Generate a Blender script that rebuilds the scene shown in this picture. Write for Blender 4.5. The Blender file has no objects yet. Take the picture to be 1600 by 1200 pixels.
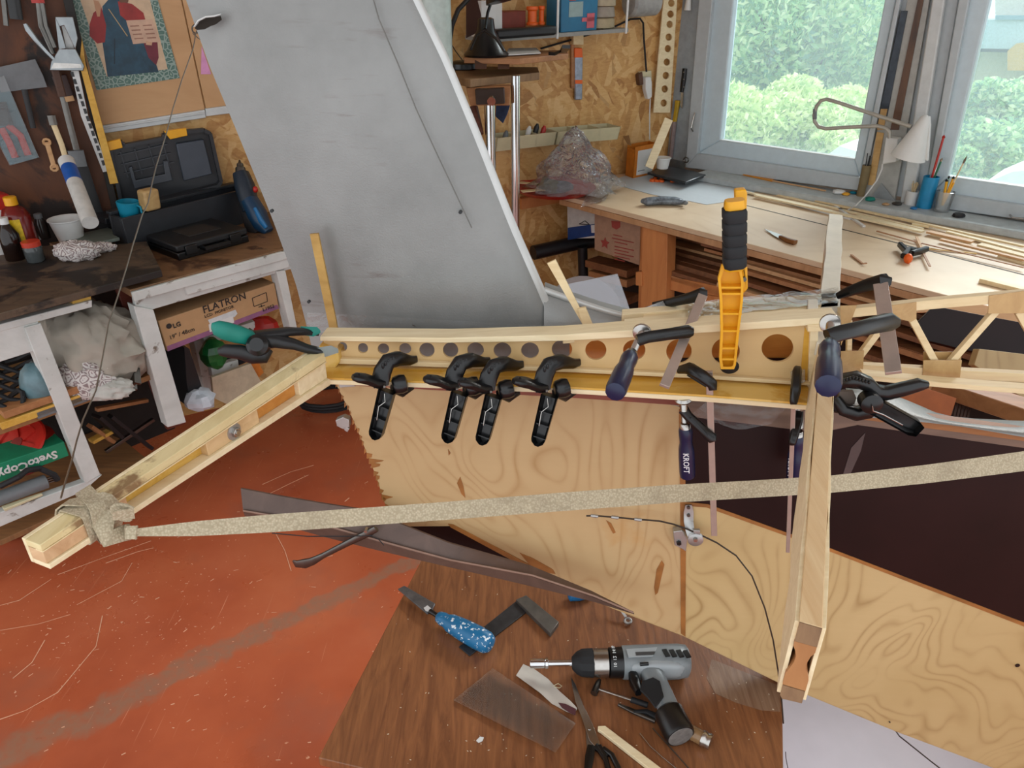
import bpy, bmesh, math, random
from mathutils import Vector, Matrix
V = Vector
random.seed(7)
sc = bpy.context.scene
# ---------------------------------------------------------------- camera, world, sun, exposure
F = 1150.0; TH = math.atan(.548); H = 1.65
CT, ST = math.cos(TH), math.sin(TH)
cd = bpy.data.cameras.new('camera'); cam = bpy.data.objects.new('camera', cd); sc.collection.objects.link(cam)
cam.location = (0, 0, H); cam.rotation_euler = (math.pi/2-TH, 0, 0)
cd.sensor_width = 36; cd.lens = 36*F/1600; cd.clip_start = .02; cd.clip_end = 200
sc.camera = cam
sc.view_settings.view_transform = 'Standard'; sc.view_settings.look = 'None'
sc.view_settings.gamma = 1; sc.view_settings.use_curve_mapping = False
sc.view_settings.exposure = 0.0
wd = bpy.data.worlds.new('world'); sc.world = wd; wd.use_nodes = True
bg = wd.node_tree.nodes['Background']; bg.inputs[0].default_value = (.93, .965, 1, 1); bg.inputs[1].default_value = 1.55
sl = bpy.data.lights.new('daylight', 'SUN'); sl.energy = 9.0; sl.angle = math.radians(35); sl.color = (1, .99, .96)
so = bpy.data.objects.new('daylight', sl); sc.collection.objects.link(so)
so.rotation_euler = V((-.62, -.55, -.72)).to_track_quat('-Z', 'Y').to_euler()
so.location = (4, 4, 5)
# ---------------------------------------------------------------- helpers
O = V((0, 0, H))
def ray(px, py):
    v = 600-py
    return V((px-800, F*CT+v*ST, -F*ST+v*CT))
def PZ(px, py, z):
    r = ray(px, py); return O+r*((z-H)/r.z)
def PN(px, py, pl):
    n, c = pl; r = ray(px, py); return O+r*((c-n.dot(O))/n.dot(r))
def PD(px, py, d): return O+ray(px, py)*(d/F)
def plane2(a, b):                       # vertical plane through two points
    d = b-a; n = V((-d.y, d.x, 0)).normalized(); return (n, n.dot(a))
def off(pl, d): return (pl[0], pl[1]+d)
UP = V((0, 0, 1))
class MB:
    def __init__(s): s.v = []; s.f = []
    def add(s, vs, fs):
        k = len(s.v); s.v += [V(p) for p in vs]; s.f += [tuple(i+k for i in f) for f in fs]; return s
    def prism(s, poly, o):
        n = len(poly); o = V(o)
        vs = list(poly)+[V(p)+o for p in poly]
        return s.add(vs, [tuple(range(n)), tuple(range(2*n-1, n-1, -1))]+[(i, (i+1) % n, n+(i+1) % n, n+i) for i in range(n)])
    def para(s, p, a, b, c):
        p, a, b, c = V(p), V(a), V(b), V(c)
        return s.prism([p, p+a, p+a+b, p+b], c)
    def box(s, c, sz, R=None):
        c = V(c); x, y, z = sz[0]/2, sz[1]/2, sz[2]/2
        M = R if R else Matrix.Identity(3)
        return s.prism([c+M@V(q) for q in ((-x, -y, -z), (x, -y, -z), (x, y, -z), (-x, y, -z))], M@V((0, 0, 2*z)))
    def sweep(s, path, sec, up=UP, shape='rect', n=10, cap=True):
        # sec: (w, h) or a list per point
        path = [V(p) for p in path]; m = len(path)
        if not isinstance(sec, list): sec = [sec]*m
        if shape == 'rect': prof = [(-.5, -.5), (.5, -.5), (.5, .5), (-.5, .5)]
        elif shape == 'soft': prof = [(-.5, -.3), (-.3, -.5), (.3, -.5), (.5, -.3), (.5, .3), (.3, .5), (-.3, .5), (-.5, .3)]
        elif shape == 'chan': prof = [(-.5, -.5), (-.3, -.5), (-.3, .2), (.3, .2), (.3, -.5), (.5, -.5), (.5, .5), (-.5, .5)]
        else: prof = [(.5*math.cos(2*math.pi*i/n), .5*math.sin(2*math.pi*i/n)) for i in range(n)]
        n = len(prof); vs = []; side0 = None
        for i, p in enumerate(path):
            t = (path[min(i+1, m-1)]-path[max(i-1, 0)])
            if t.length < 1e-9: t = V((0, 0, 1))
            t.normalize(); u = up[i] if isinstance(up, list) else up
            sd = t.cross(u)
            if sd.length < .05: sd = side0 if side0 else t.orthogonal()
            sd = sd.normalized()
            if side0 and not isinstance(up, list) and sd.dot(side0) < 0: sd = -sd
            side0 = sd; uu = sd.cross(t).normalized(); w, h = sec[i]
            vs += [p+sd*(a*w)+uu*(b*h) for a, b in prof]
        fs = []
        for i in range(m-1):
            for j in range(n):
                fs.append((i*n+j, i*n+(j+1) % n, (i+1)*n+(j+1) % n, (i+1)*n+j))
        if cap: fs += [tuple(range(n)), tuple(range(m*n-1, (m-1)*n-1, -1))]
        return s.add(vs, fs)
    def tube(s, path, r, n=8):
        path = [V(p) for p in path]
        rs = r if isinstance(r, list) else [r]*len(path)
        m = len(path); vs = []; ref = None
        for i, p in enumerate(path):
            t = (path[min(i+1, m-1)]-path[max(i-1, 0)]).normalized()
            if ref is None: ref = t.orthogonal().normalized()
            ref = (ref-t*ref.dot(t))
            if ref.length < 1e-6: ref = t.orthogonal()
            ref.normalize(); b = t.cross(ref)
            vs += [p+(ref*math.cos(2*math.pi*j/n)+b*math.sin(2*math.pi*j/n))*rs[i] for j in range(n)]
        fs = [(i*n+j, i*n+(j+1) % n, (i+1)*n+(j+1) % n, (i+1)*n+j) for i in range(m-1) for j in range(n)]
        fs += [tuple(range(n)), tuple(range(m*n-1, (m-1)*n-1, -1))]
        return s.add(vs, fs)
    def lathe(s, p, ax, prof, n=20):        # prof [(distance along axis, radius)]
        p = V(p); ax = V(ax).normalized(); a = ax.orthogonal().normalized(); b = ax.cross(a)
        vs = []; m = len(prof)
        for d, r in prof:
            r = max(r, 1e-5)
            vs += [p+ax*d+(a*math.cos(2*math.pi*j/n)+b*math.sin(2*math.pi*j/n))*r for j in range(n)]
        fs = [(i*n+j, i*n+(j+1) % n, (i+1)*n+(j+1) % n, (i+1)*n+j) for i in range(m-1) for j in range(n)]
        fs += [tuple(range(n)), tuple(range(m*n-1, (m-1)*n-1, -1))]
        return s.add(vs, fs)
    def ball(s, c, r, n=12, jit=0, R=None):
        c = V(c); r = V(r) if not isinstance(r, (int, float)) else V((r, r, r)); vs = []; m = n//2+1
        M = R if R else Matrix.Identity(3)
        for i in range(1, m):
            a = math.pi*i/m
            for j in range(n):
                b = 2*math.pi*j/n; k = 1+random.uniform(-jit, jit)
                vs.append(c+M@V((r.x*math.sin(a)*math.cos(b)*k, r.y*math.sin(a)*math.sin(b)*k, r.z*math.cos(a)*k)))
        top = len(vs); vs += [c+M@V((0, 0, r.z)), c-M@V((0, 0, r.z))]
        fs = [(i*n+j, i*n+(j+1) % n, (i+1)*n+(j+1) % n, (i+1)*n+j) for i in range(m-2) for j in range(n)]
        fs += [(top, (j+1) % n, j) for j in range(n)]+[(top+1, (m-2)*n+j, (m-2)*n+(j+1) % n) for j in range(n)]
        return s.add(vs, fs)
    def grid(s, g, th=None):                # g rows of points, th thickness vector
        R, Cn = len(g), len(g[0])
        vs = [V(p) for r in g for p in r]
        fs = [(i*Cn+j, i*Cn+j+1, (i+1)*Cn+j+1, (i+1)*Cn+j) for i in range(R-1) for j in range(Cn-1)]
        if th is not None:
            th = V(th); k = len(vs); vs += [p+th for p in vs[:k]]
            fs += [tuple(q+k for q in reversed(f)) for f in fs[:]]
            ring = [(0, j) for j in range(Cn)]+[(i, Cn-1) for i in range(1, R)]+[(R-1, j) for j in range(Cn-2, -1, -1)]+[(i, 0) for i in range(R-2, 0, -1)]
            ids = [a*Cn+b for a, b in ring]; m = len(ids)
            fs += [(ids[i], ids[(i+1) % m], ids[(i+1) % m]+k, ids[i]+k) for i in range(m)]
        return s.add(vs, fs)
    def holes(s, top, bot, hs, xf, bk, n=20):
        # plate in pixel space with elliptical holes: top/bot edge functions of x, hs (x,y,rx,ry), xf px->3D front, bk offset to the back
        for k, (cx, cy, rx, ry, x0, x1) in enumerate(hs):
            q = [(x0, top(x0)), (x1, top(x1)), (x1, bot(x1)), (x0, bot(x0))]
            angs = sorted([2*math.pi*i/n for i in range(n)]+[math.atan2(b-cy, a-cx) % (2*math.pi) for a, b in q])
            outer = []; inner = []
            for a in angs:
                dx, dy = math.cos(a), math.sin(a); best = 1e9
                for i in range(4):
                    (ax, ay), (bx, by) = q[i], q[(i+1) % 4]; ex, ey = bx-ax, by-ay
                    den = dx*ey-dy*ex
                    if abs(den) < 1e-9: continue
                    t = ((ax-cx)*ey-(ay-cy)*ex)/den; u = ((ax-cx)*dy-(ay-cy)*dx)/den
                    if t > 0 and -1e-4 <= u <= 1.0001: best = min(best, t)
                outer.append((cx+dx*best, cy+dy*best)); inner.append((cx+rx*dx, cy+ry*dy))
            m = len(angs); fo = [xf(*p) for p in outer]; fi = [xf(*p) for p in inner]; b = V(bk)
            vs = fo+fi+[p+b for p in fo]+[p+b for p in fi]; fs = []
            for i in range(m):
                j = (i+1) % m
                fs += [(i, j, m+j, m+i), (2*m+j, 2*m+i, 3*m+i, 3*m+j), (m+i, m+j, 3*m+j, 3*m+i), (j, i, 2*m+i, 2*m+j)]
            s.add(vs, fs)
        return s
    def build(s, name, mat, parent=None, bevel=0, flat=False, sub=0, kind=None, label=None, cat=None, group=None, ang=38, weld=False):
        off_ = WL[parent] if parent else None
        if parent is None:
            xs = [p.x for p in s.v]; ys = [p.y for p in s.v]; zs = [p.z for p in s.v]
            off_ = V(((min(xs)+max(xs))/2, (min(ys)+max(ys))/2, min(zs)))
        me = bpy.data.meshes.new(name); me.from_pydata([tuple(p-off_) for p in s.v], [], s.f)
        bm = bmesh.new(); bm.from_mesh(me)
        if weld: bmesh.ops.remove_doubles(bm, verts=bm.verts, dist=1e-5)
        bmesh.ops.recalc_face_normals(bm, faces=bm.faces); bm.to_mesh(me); bm.free()
        if not flat:
            me.polygons.foreach_set('use_smooth', [True]*len(me.polygons))
            try: me.set_sharp_from_angle(angle=math.radians(ang))
            except Exception: pass
        me.materials.append(mat)
        o = bpy.data.objects.new(name, me); sc.collection.objects.link(o)
        if parent: o.parent = parent; WL[o] = V(off_)
        else: o.location = off_; WL[o] = V(off_)
        if bevel:
            m = o.modifiers.new('bevel', 'BEVEL'); m.width = bevel; m.segments = 2; m.limit_method = 'ANGLE'; m.angle_limit = math.radians(40)
        if sub:
            m = o.modifiers.new('sub', 'SUBSURF'); m.levels = sub; m.render_levels = sub
        if kind: o['kind'] = kind
        if label: o['label'] = label
        if cat: o['category'] = cat
        if group: o['group'] = group
        return o
WL = {}
def thing(name, label, cat, loc, group=None):
    o = bpy.data.objects.new(name, None); sc.collection.objects.link(o); o.location = loc; WL[o] = V(loc)
    o.empty_display_size = .05
    o['label'] = label; o['category'] = cat
    if group: o['group'] = group
    return o
def dup(o, d=None, label=None, rotz=0, parent=None, scale=None):
    c = o.copy(); sc.collection.objects.link(c)
    if parent is not None: c.parent = parent
    else:
        c.location = o.location+V(d); c.rotation_euler.z += rotz
        if scale: c.scale = (scale,)*3
        if label: c['label'] = label
    for ch in [x for x in o.children]: dup(ch, parent=c)
    return c
def text_mesh(name, txt, mat, parent, p, xdir, ydir, size, ext=.0006, align='LEFT', bold=0, kind=None):
    cu = bpy.data.curves.new('t', 'FONT'); cu.body = txt; cu.size = size; cu.extrude = ext; cu.align_x = align; cu.offset = bold; cu.resolution_u = 2
    o = bpy.data.objects.new('t', cu); sc.collection.objects.link(o)
    dg = bpy.context.evaluated_depsgraph_get(); me = bpy.data.meshes.new_from_object(o.evaluated_get(dg))
    bpy.data.objects.remove(o); bpy.data.curves.remove(cu)
    x = V(xdir).normalized(); y = V(ydir); y = (y-x*y.dot(x)).normalized(); z = x.cross(y)
    M = Matrix((x, y, z)).transposed(); base = WL[parent]
    for v in me.vertices: v.co = M@v.co+V(p)-base
    me.materials.clear(); me.materials.append(mat); me.name = name
    b = bpy.data.objects.new(name, me); sc.collection.objects.link(b); b.parent = parent; WL[b] = base
    return b
# ---------------------------------------------------------------- materials
def C(h, a=1):
    r = [int(h[i:i+2], 16)/255 for i in (0, 2, 4)]
    return tuple([(x/12.92 if x <= .04045 else ((x+.055)/1.055)**2.4) for x in r]+[a])
class NT:
    def __init__(s, name):
        s.m = bpy.data.materials.new(name); s.m.use_nodes = True; s.t = s.m.node_tree; s.b = s.t.nodes['Principled BSDF']; s.out = s.t.nodes['Material Output']
        s.tc = None
    def n(s, typ, **kw):
        d = s.t.nodes.new(typ)
        for k, v in kw.items():
            if k == 'i':
                for kk, vv in v.items():
                    if hasattr(vv, 'is_output') : s.t.links.new(vv, d.inputs[kk])
                    else: d.inputs[kk].default_value = vv
            else: setattr(d, k, v)
        return d
    def co(s, scale=(1, 1, 1), rot=(0, 0, 0), loc=(0, 0, 0)):
        if not s.tc: s.tc = s.n('ShaderNodeTexCoord')
        m = s.n('ShaderNodeMapping', i={0: s.tc.outputs['Object']})
        m.inputs['Scale'].default_value = scale; m.inputs['Rotation'].default_value = rot; m.inputs['Location'].default_value = loc
        return m.outputs[0]
    def noise(s, sc_, vec, det=4, dist=0, rough=.6):
        d = s.n('ShaderNodeTexNoise', i={'Vector': vec, 'Scale': sc_, 'Detail': det, 'Distortion': dist, 'Roughness': rough}); return d.outputs[0]
    def ramp(s, fac, stops):
        d = s.n('ShaderNodeValToRGB', i={0: fac}); e = d.color_ramp.elements
        while len(e) < len(stops): e.new(.5)
        for k, (p, c) in enumerate(stops):
            e[k].position = p; e[k].color = c if not isinstance(c, str) else C(c)
        return d.outputs[0]
    def mix(s, fac, a, b, mode='MIX'):
        d = s.n('ShaderNodeMix', data_type='RGBA', blend_type=mode)
        for k, v in ((0, fac), (6, a), (7, b)):
            if hasattr(v, 'is_output'): s.t.links.new(v, d.inputs[k])
            else: d.inputs[k].default_value = C(v) if isinstance(v, str) else v
        return d.outputs[2]
    def math(s, op, a, b=0, clamp=False):
        d = s.n('ShaderNodeMath', operation=op, use_clamp=clamp)
        for k, v in ((0, a), (1, b)):
            if hasattr(v, 'is_output'): s.t.links.new(v, d.inputs[k])
            else: d.inputs[k].default_value = v
        return d.outputs[0]
    def set(s, col=None, rough=None, metal=None, **kw):
        def st(k, v):
            if v is None: return
            if isinstance(v, str): v = C(v)
            if hasattr(v, 'is_output'): s.t.links.new(v, s.b.inputs[k])
            else: s.b.inputs[k].default_value = v
        st('Base Color', col); st('Roughness', rough); st('Metallic', metal)
        for k, v in kw.items(): st(k.replace('_', ' '), v)
        return s
    def bump(s, h, dist=.002, strength=.6):
        d = s.n('ShaderNodeBump', i={'Height': h, 'Distance': dist, 'Strength': strength}); s.t.links.new(d.outputs[0], s.b.inputs['Normal']); return s
_mc = {}
def plain(c, rough=.5, metal=0, var=.12, scale=30, spec=.5, bump=0):
    k = (c, rough, metal, var, scale, spec, bump)
    if k in _mc: return _mc[k]
    t = NT('m_'+c); n = t.noise(scale, t.co(), 3)
    c0 = C(c); a = tuple(x*(1-var) for x in c0[:3])+(1,); b = tuple(min(1, x*(1+var)) for x in c0[:3])+(1,)
    t.set(t.ramp(n, [(.3, a), (.7, b)]), rough, metal); t.b.inputs['Specular IOR Level'].default_value = spec
    if bump: t.bump(n, bump)
    _mc[k] = t.m; return t.m
def wood(c1, c2, st=(2, 2, 60), rough=.55, rot=(0, 0, 0), scale=1.0, spots=None, dist=1.2):
    k = ('w', c1, c2, st, rough, rot, scale, spots)
    if k in _mc: return _mc[k]
    t = NT('wood_'+c1); v = t.co(st, rot); n = t.noise(scale, v, 6, dist); n2 = t.noise(4, t.co(), 3)
    col = t.ramp(n, [(.3, c1), (.68, c2)]); col = t.mix(t.math('MULTIPLY', n2, .35), col, c2)
    if spots:
        n3 = t.noise(spots[1], t.co(), 6, .6); f = t.ramp(n3, [(spots[2], (0, 0, 0, 1)), (spots[2]+.06, (1, 1, 1, 1))]); col = t.mix(f, col, spots[0])
    t.set(col, rough); t.bump(n, .0008, .4); _mc[k] = t.m; return t.m
def m_osb(c=('b07c42', 'cda062', 'e0bc86', '96622e'), s=1.0, name='osb'):
    t = NT(name)
    wv = t.n('ShaderNodeTexNoise', i={'Vector': t.co(), 'Scale': 5.0})
    def strands(rot, seed):
        v = t.n('ShaderNodeMapping', i={0: t.co((1, 1, 1), rot, (seed, seed, seed))}); v.inputs['Scale'].default_value = (7*s, 4*s, 26*s); v = v.outputs[0]; d = t.n('ShaderNodeTexVoronoi', i={'Vector': v, 'Scale': 1.3, 'Randomness': 1.0}); return d
    a = strands((0, .5, 0), 0); b = strands((0, -.9, 0), 3); c3 = strands((0, 1.45, 0), 7)
    sel = t.ramp(t.noise(9*s, t.co(), 2), [(.44, (0, 0, 0, 1)), (.46, (1, 1, 1, 1))]); sel2 = t.ramp(t.noise(8*s, t.co(loc=(4, 4, 4)), 2), [(.52, (0, 0, 0, 1)), (.54, (1, 1, 1, 1))])
    col = t.mix(sel, a.outputs['Color'], b.outputs['Color']); col = t.mix(sel2, col, c3.outputs['Color'])
    sp = t.n('ShaderNodeSeparateColor', i={0: col}); fine = t.noise(1, t.co((20*s, 20*s, 60*s), (.3, .5, .2)), 6, 1.5)
    val = t.math('ADD', t.math('MULTIPLY', sp.outputs[0], .42), t.math('MULTIPLY', fine, .55))
    out = t.ramp(val, [(.05, c[3]), (.22, c[0]), (.5, c[1]), (.85, c[2])])
    dk = t.ramp(sp.outputs[1], [(.03, (1, 1, 1, 1)), (.06, (0, 0, 0, 1))]); out = t.mix(t.math('MULTIPLY', dk, .35), out, '7a4a1c')
    t.set(out, .5); t.bump(val, .002, .4); return t.m
def m_ply(c1='c9a877', c2='d8bb8c', line='a87c48', sc_=2.2, st=(1, 1, .45), lines=14, rough=.45, stain=None, amt=.6, name='plywood'):
    t = NT(name); v = t.co(st); n = t.noise(sc_, v, 2, .6, .45)
    fr = t.math('FRACT', t.math('MULTIPLY', n, lines)); tri = t.math('ABSOLUTE', t.math('SUBTRACT', fr, .5))
    ln = t.ramp(tri, [(0.0, (1, 1, 1, 1)), (.09, (.5, .5, .5, 1)), (.22, (.08, .08, .08, 1)), (.4, (0, 0, 0, 1))])
    brk = t.ramp(t.noise(7, t.co(), 3), [(.35, (.1, .1, .1, 1)), (.7, (1, 1, 1, 1))])
    base = t.ramp(t.noise(3, t.co(), 5), [(.3, c1), (.7, c2)])
    base = t.mix(t.math('MULTIPLY', t.noise(1, t.co((8, 8, 160)), 3), .35), base, c1)
    col = t.mix(t.math('MULTIPLY', t.math('MULTIPLY', ln, brk), amt), base, line)
    if stain:
        f = t.ramp(t.noise(5, t.co(loc=(3, 1, 2)), 5, .3), [(.62, (0, 0, 0, 1)), (.70, (1, 1, 1, 1))]); col = t.mix(t.math('MULTIPLY', f, .6), col, stain)
    t.set(col, rough); return t.m
def m_glass(tint=(1, 1, 1, 1), haze=.12, rough=.02, gl=.12, hz='e8f2f5', name='glass', crinkle=0):
    t = NT(name); t.t.nodes.remove(t.b)
    tr = t.n('ShaderNodeBsdfTransparent', i={0: tint}); df = t.n('ShaderNodeBsdfTranslucent', i={0: C(hz)}); d2 = t.n('ShaderNodeBsdfDiffuse', i={0: C(hz)})
    ad = t.n('ShaderNodeMixShader', i={0: .5, 1: df.outputs[0], 2: d2.outputs[0]})
    m1 = t.n('ShaderNodeMixShader', i={0: haze, 1: tr.outputs[0], 2: ad.outputs[0]})
    g = t.n('ShaderNodeBsdfGlossy', i={'Roughness': rough}); lw = t.n('ShaderNodeFresnel', i={0: 1.45})
    if crinkle:
        bp = t.n('ShaderNodeBump', i={'Height': t.noise(28, t.co(), 3, .8), 'Distance': crinkle, 'Strength': 1.0}); t.t.links.new(bp.outputs[0], g.inputs['Normal']); t.t.links.new(bp.outputs[0], lw.inputs['Normal'])
    m2 = t.n('ShaderNodeMixShader', i={0: t.math('ADD', lw.outputs[0], gl, True), 1: m1.outputs[0], 2: g.outputs[0]})
    t.t.links.new(m2.outputs[0], t.out.inputs[0]); return t.m
def m_floor(A, B):
    t = NT('red_floor'); col = t.ramp(t.noise(1.6, t.co(), 5), [(.3, '9a482e'), (.5, 'af5737'), (.72, 'bc6744')])
    col = t.mix(t.ramp(t.noise(3.0, t.co(loc=(2, 5, 0)), 6), [(.55, (0, 0, 0, 1)), (.75, (.5, .5, .5, 1))]), col, '8f5a48')
    # fine chips and spatter
    sp = t.ramp(t.noise(75, t.co(), 4), [(.68, (0, 0, 0, 1)), (.70, (1, 1, 1, 1))]); ar = t.ramp(t.noise(2.2, t.co(loc=(1, 9, 0)), 4), [(.45, (0, 0, 0, 1)), (.6, (1, 1, 1, 1))])
    col = t.mix(t.math('MULTIPLY', t.math('MULTIPLY', sp, ar), .85), col, 'd8a080')
    for rot, lc in ((.6, 0), (.75, 6), (-.5, 3)):
        s1 = t.ramp(t.noise(1, t.co((160, 3, 1), (0, 0, rot), (lc, lc, 0)), 2), [(.70, (0, 0, 0, 1)), (.73, (1, 1, 1, 1))])
        a2 = t.ramp(t.noise(1.3, t.co(loc=(lc, 2, 0)), 3), [(.48, (0, 0, 0, 1)), (.6, (1, 1, 1, 1))])
        col = t.mix(t.math('MULTIPLY', t.math('MULTIPLY', s1, a2), .7), col, 'd09070')
    # long worn grey track running from A to B (floor coordinates)
    d = (B-A); L = d.length; d.normalize(); nrm = V((-d.y, d.x, 0)); c0 = nrm.dot(A)
    w = t.noise(7, t.co(), 5)
    dt = t.n('ShaderNodeVectorMath', operation='DOT_PRODUCT', i={0: t.co(), 1: nrm}); q = t.math('SUBTRACT', dt.outputs['Value'], c0)
    q = t.math('ABSOLUTE', t.math('ADD', q, t.math('MULTIPLY', t.math('SUBTRACT', w, .5), .17)))
    al = t.n('ShaderNodeVectorMath', operation='DOT_PRODUCT', i={0: t.co(), 1: d}); al = t.math('SUBTRACT', al.outputs['Value'], d.dot(A))
    wd_ = t.math('MAXIMUM', .012, t.math('SUBTRACT', .062, t.math('MULTIPLY', al, .028))); f = t.math('SUBTRACT', 1, t.math('DIVIDE', q, wd_), True)
    f = t.math('MULTIPLY', t.ramp(f, [(0, (0, 0, 0, 1)), (.45, (1, 1, 1, 1))]), t.ramp(t.noise(40, t.co(), 4), [(.3, (.45, .45, .45, 1)), (.6, (1, 1, 1, 1))]))
    col = t.mix(t.math('MULTIPLY', f, .75), col, '8c6e5a')
    t.set(col, t.ramp(t.noise(5, t.co(), 4), [(.3, (.22, .22, .22, 1)), (.7, (.45, .45, .45, 1))])); t.bump(t.noise(60, t.co(), 3), .0006, .3); return t.m
def m_silver():
    t = NT('silver_doped_fabric'); n = t.noise(6, t.co((1, 1, 1)), 5)
    col = t.ramp(n, [(.3, '7f807e'), (.7, '939492')])
    s1 = t.ramp(t.noise(1, t.co((9, 9, 80), (0, .12, 0)), 5), [(.57, (0, 0, 0, 1)), (.68, (1, 1, 1, 1))]); a = t.ramp(t.noise(6, t.co(loc=(1, 2, 3)), 4), [(.50, (0, 0, 0, 1)), (.62, (1, 1, 1, 1))])
    col = t.mix(t.math('MULTIPLY', t.math('MULTIPLY', s1, a), .6), col, '6f6360')
    t.set(col, .42, .35); wv = t.noise(420, t.co(), 2); t.bump(t.math('ADD', wv, t.math('MULTIPLY', n, 2)), .0012, .35); return t.m
def m_strap():
    t = NT('canvas_webbing'); ck = t.n('ShaderNodeTexVoronoi', i={'Vector': t.co((1, 1, 1)), 'Scale': 420.0})
    col = t.ramp(ck.outputs['Distance'], [(.1, 'bfb298'), (.7, 'a3967c')]); st = t.ramp(t.noise(9, t.co(), 5), [(.52, (0, 0, 0, 1)), (.68, (1, 1, 1, 1))])
    col = t.mix(t.math('MULTIPLY', st, .55), col, '7a6c58'); t.set(col, .9); t.bump(ck.outputs['Distance'], .001, .6); return t.m
# ---------------------------------------------------------------- shared materials
M = {}
M['osb'] = m_osb(); M['osb_dark'] = m_osb(('8a5226', 'a8692f', 'bd8444', '5e3415'), name='osb_shaded_old')
M['ply'] = m_ply('b5966b', 'c4a77b', '9c7444', sc_=4.2, st=(1, 1, .55), lines=22, stain='b88a50', amt=.75)
M['ply_r'] = m_ply('b59968', 'c4a97a', '84602f', sc_=4.0, st=(1, 1, .7), lines=20, amt=.6, name='plywood_right')
M['maroon'] = plain('1e0c0c', .4, var=.3, scale=6, spec=.22)
M['maroon2'] = plain('2e1714', .5, var=.3, scale=9)
M['pine'] = wood('d6bb8c', 'ead6ab', (3, 60, 60)); M['pine_pale'] = wood('dcc79c', 'f0e0bb', (3, 60, 60))
M['pine_scuff'] = wood('d2bd88', 'e8d8a8', (40, 8, 40), spots=('8f7350', 9, .56))
M['pine_y'] = wood('c29334', 'dbb25a', (3, 50, 50), .28)
M['pine_or'] = wood('b9742e', 'cf9147', (3, 40, 40), .35)
M['epoxy'] = wood('c08a28', 'dcae4c', (2, 30, 30), .2, spots=('e2bd6a', 6, .55))
M['webply'] = m_ply('d0ae78', 'dbbd8b', 'b88f58', sc_=2, amt=.15, name='rib_web_ply')
M['endgrain'] = wood('6e523a', '8f7050', (60, 60, 14)); M['endgrain_or'] = wood('96602f', 'b98250', (30, 20, 8))
M['white_paint'] = plain('c8cccc', .45, var=.06, spec=.4); M['white_worn'] = wood('b9bdb9', 'd6d9d6', (6, 6, 6), .5, spots=('75695c', 14, .63))
M['frame_paint'] = plain('b4bcc0', .4, var=.05); M['sash_paint'] = plain('c2d2da', .35, var=.04)
M['silver'] = m_silver(); M['silver_edge'] = plain('c3c5c3', .35, .3, var=.06)
M['black'] = plain('0c0d0f', .3, var=.25); M['blackm'] = plain('16171a', .45, var=.2); M['rubber'] = plain('151619', .7, var=.2)
M['steel'] = plain('b5b1ac', .25, 1, var=.1); M['steel_d'] = plain('6c6a66', .35, 1, var=.15); M['chrome'] = plain('cfcfd0', .12, 1, var=.04)
M['copper'] = plain('b3a298', .36, .5, var=.08); M['zinc'] = plain('b0b0ae', .4, .8, var=.1)
M['navy'] = plain('0f183c', .3, var=.1); M['yellow'] = plain('e3a312', .4, var=.05); M['green'] = plain('0d7a6c', .55, var=.06)
M['strap'] = m_strap(); M['rail'] = wood('4c3a32', '614c42', (20, 3, 20), .5); M['rail_l'] = wood('7a6052', '8e7262', (20, 3, 20), .45)
M['floor_l'] = plain('b9b1bb', .4, var=.06, scale=6)
M['film'] = m_glass(haze=.07, gl=.0, rough=.15, name='clear_film', crinkle=.004); M['film2'] = m_glass(haze=.3, gl=.08, rough=.15, name='milky_film')
M['glass'] = m_glass((.93, .98, 1, 1), haze=.16, gl=0, name='window_glass', hz='d8eef6')  # milky bluish haze mixed into the pane imitates overexposed daylight outside
M['white'] = plain('d9dad8', .5, var=.03); M['cream'] = plain('cbc3a0', .5, var=.05); M['red'] = plain('b3261c', .35, var=.1); M['orange'] = plain('e8641a', .45, var=.05)
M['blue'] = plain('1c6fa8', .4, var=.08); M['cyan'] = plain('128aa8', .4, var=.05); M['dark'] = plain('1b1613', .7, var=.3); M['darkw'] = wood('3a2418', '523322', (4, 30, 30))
M['grey'] = plain('6d7174', .5, var=.1); M['card'] = plain('b48f66', .7, var=.05); M['ink'] = plain('2a2624', .6); M['purple'] = plain('8a5a7c', .6)
M['benchtop'] = m_ply('cdb290', 'dfc9aa', 'b48e64', sc_=1.6, lines=10, amt=.3, name='bench_ply'); M['benchwood'] = wood('b06a38', 'cd8a50', (3, 20, 3))
M['plankd'] = wood('5d3822', '8a5a38', (3, 30, 30)); M['plankm'] = wood('8a5a36', 'b07c50', (3, 30, 30)); M['plankl'] = wood('b98a5c', 'd6ab7c', (3, 30, 30))
M['cable'] = plain('3a2f26', .5, .4); M['paper'] = plain('bcc4ca', .6, var=.03); M['cloth'] = plain('bdb6ac', .9, var=.12, scale=12, bump=.002)
M['tabletop'] = wood('5e3824', '935f3b', (70, 7, 6), .32, scale=1.0, rot=(0, 0, .15)); M['browntop'] = wood('6a4c34', '8a6848', (4, 30, 4), .55, spots=('4a3020', 6, .55))
M['darktop'] = wood('3a3029', '62503e', (4, 22, 4), .6, spots=('1f1a17', 5, .5)); M['redbrown'] = wood('50231a', '6b3022', (5, 5, 30), .5)
# pattern-printed rag
t = NT('patterned_rag'); vo = t.n('ShaderNodeTexVoronoi', i={'Vector': t.co(), 'Scale': 42.0}, feature='DISTANCE_TO_EDGE')
t.set(t.ramp(vo.outputs['Distance'], [(.05, 'cfcac6'), (.10, '8a7878'), (.16, '8a7878'), (.2, 'cfcac6'), (.33, 'cfcac6'), (.36, '9a8888')]), .9); M['rag'] = t.m

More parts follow.
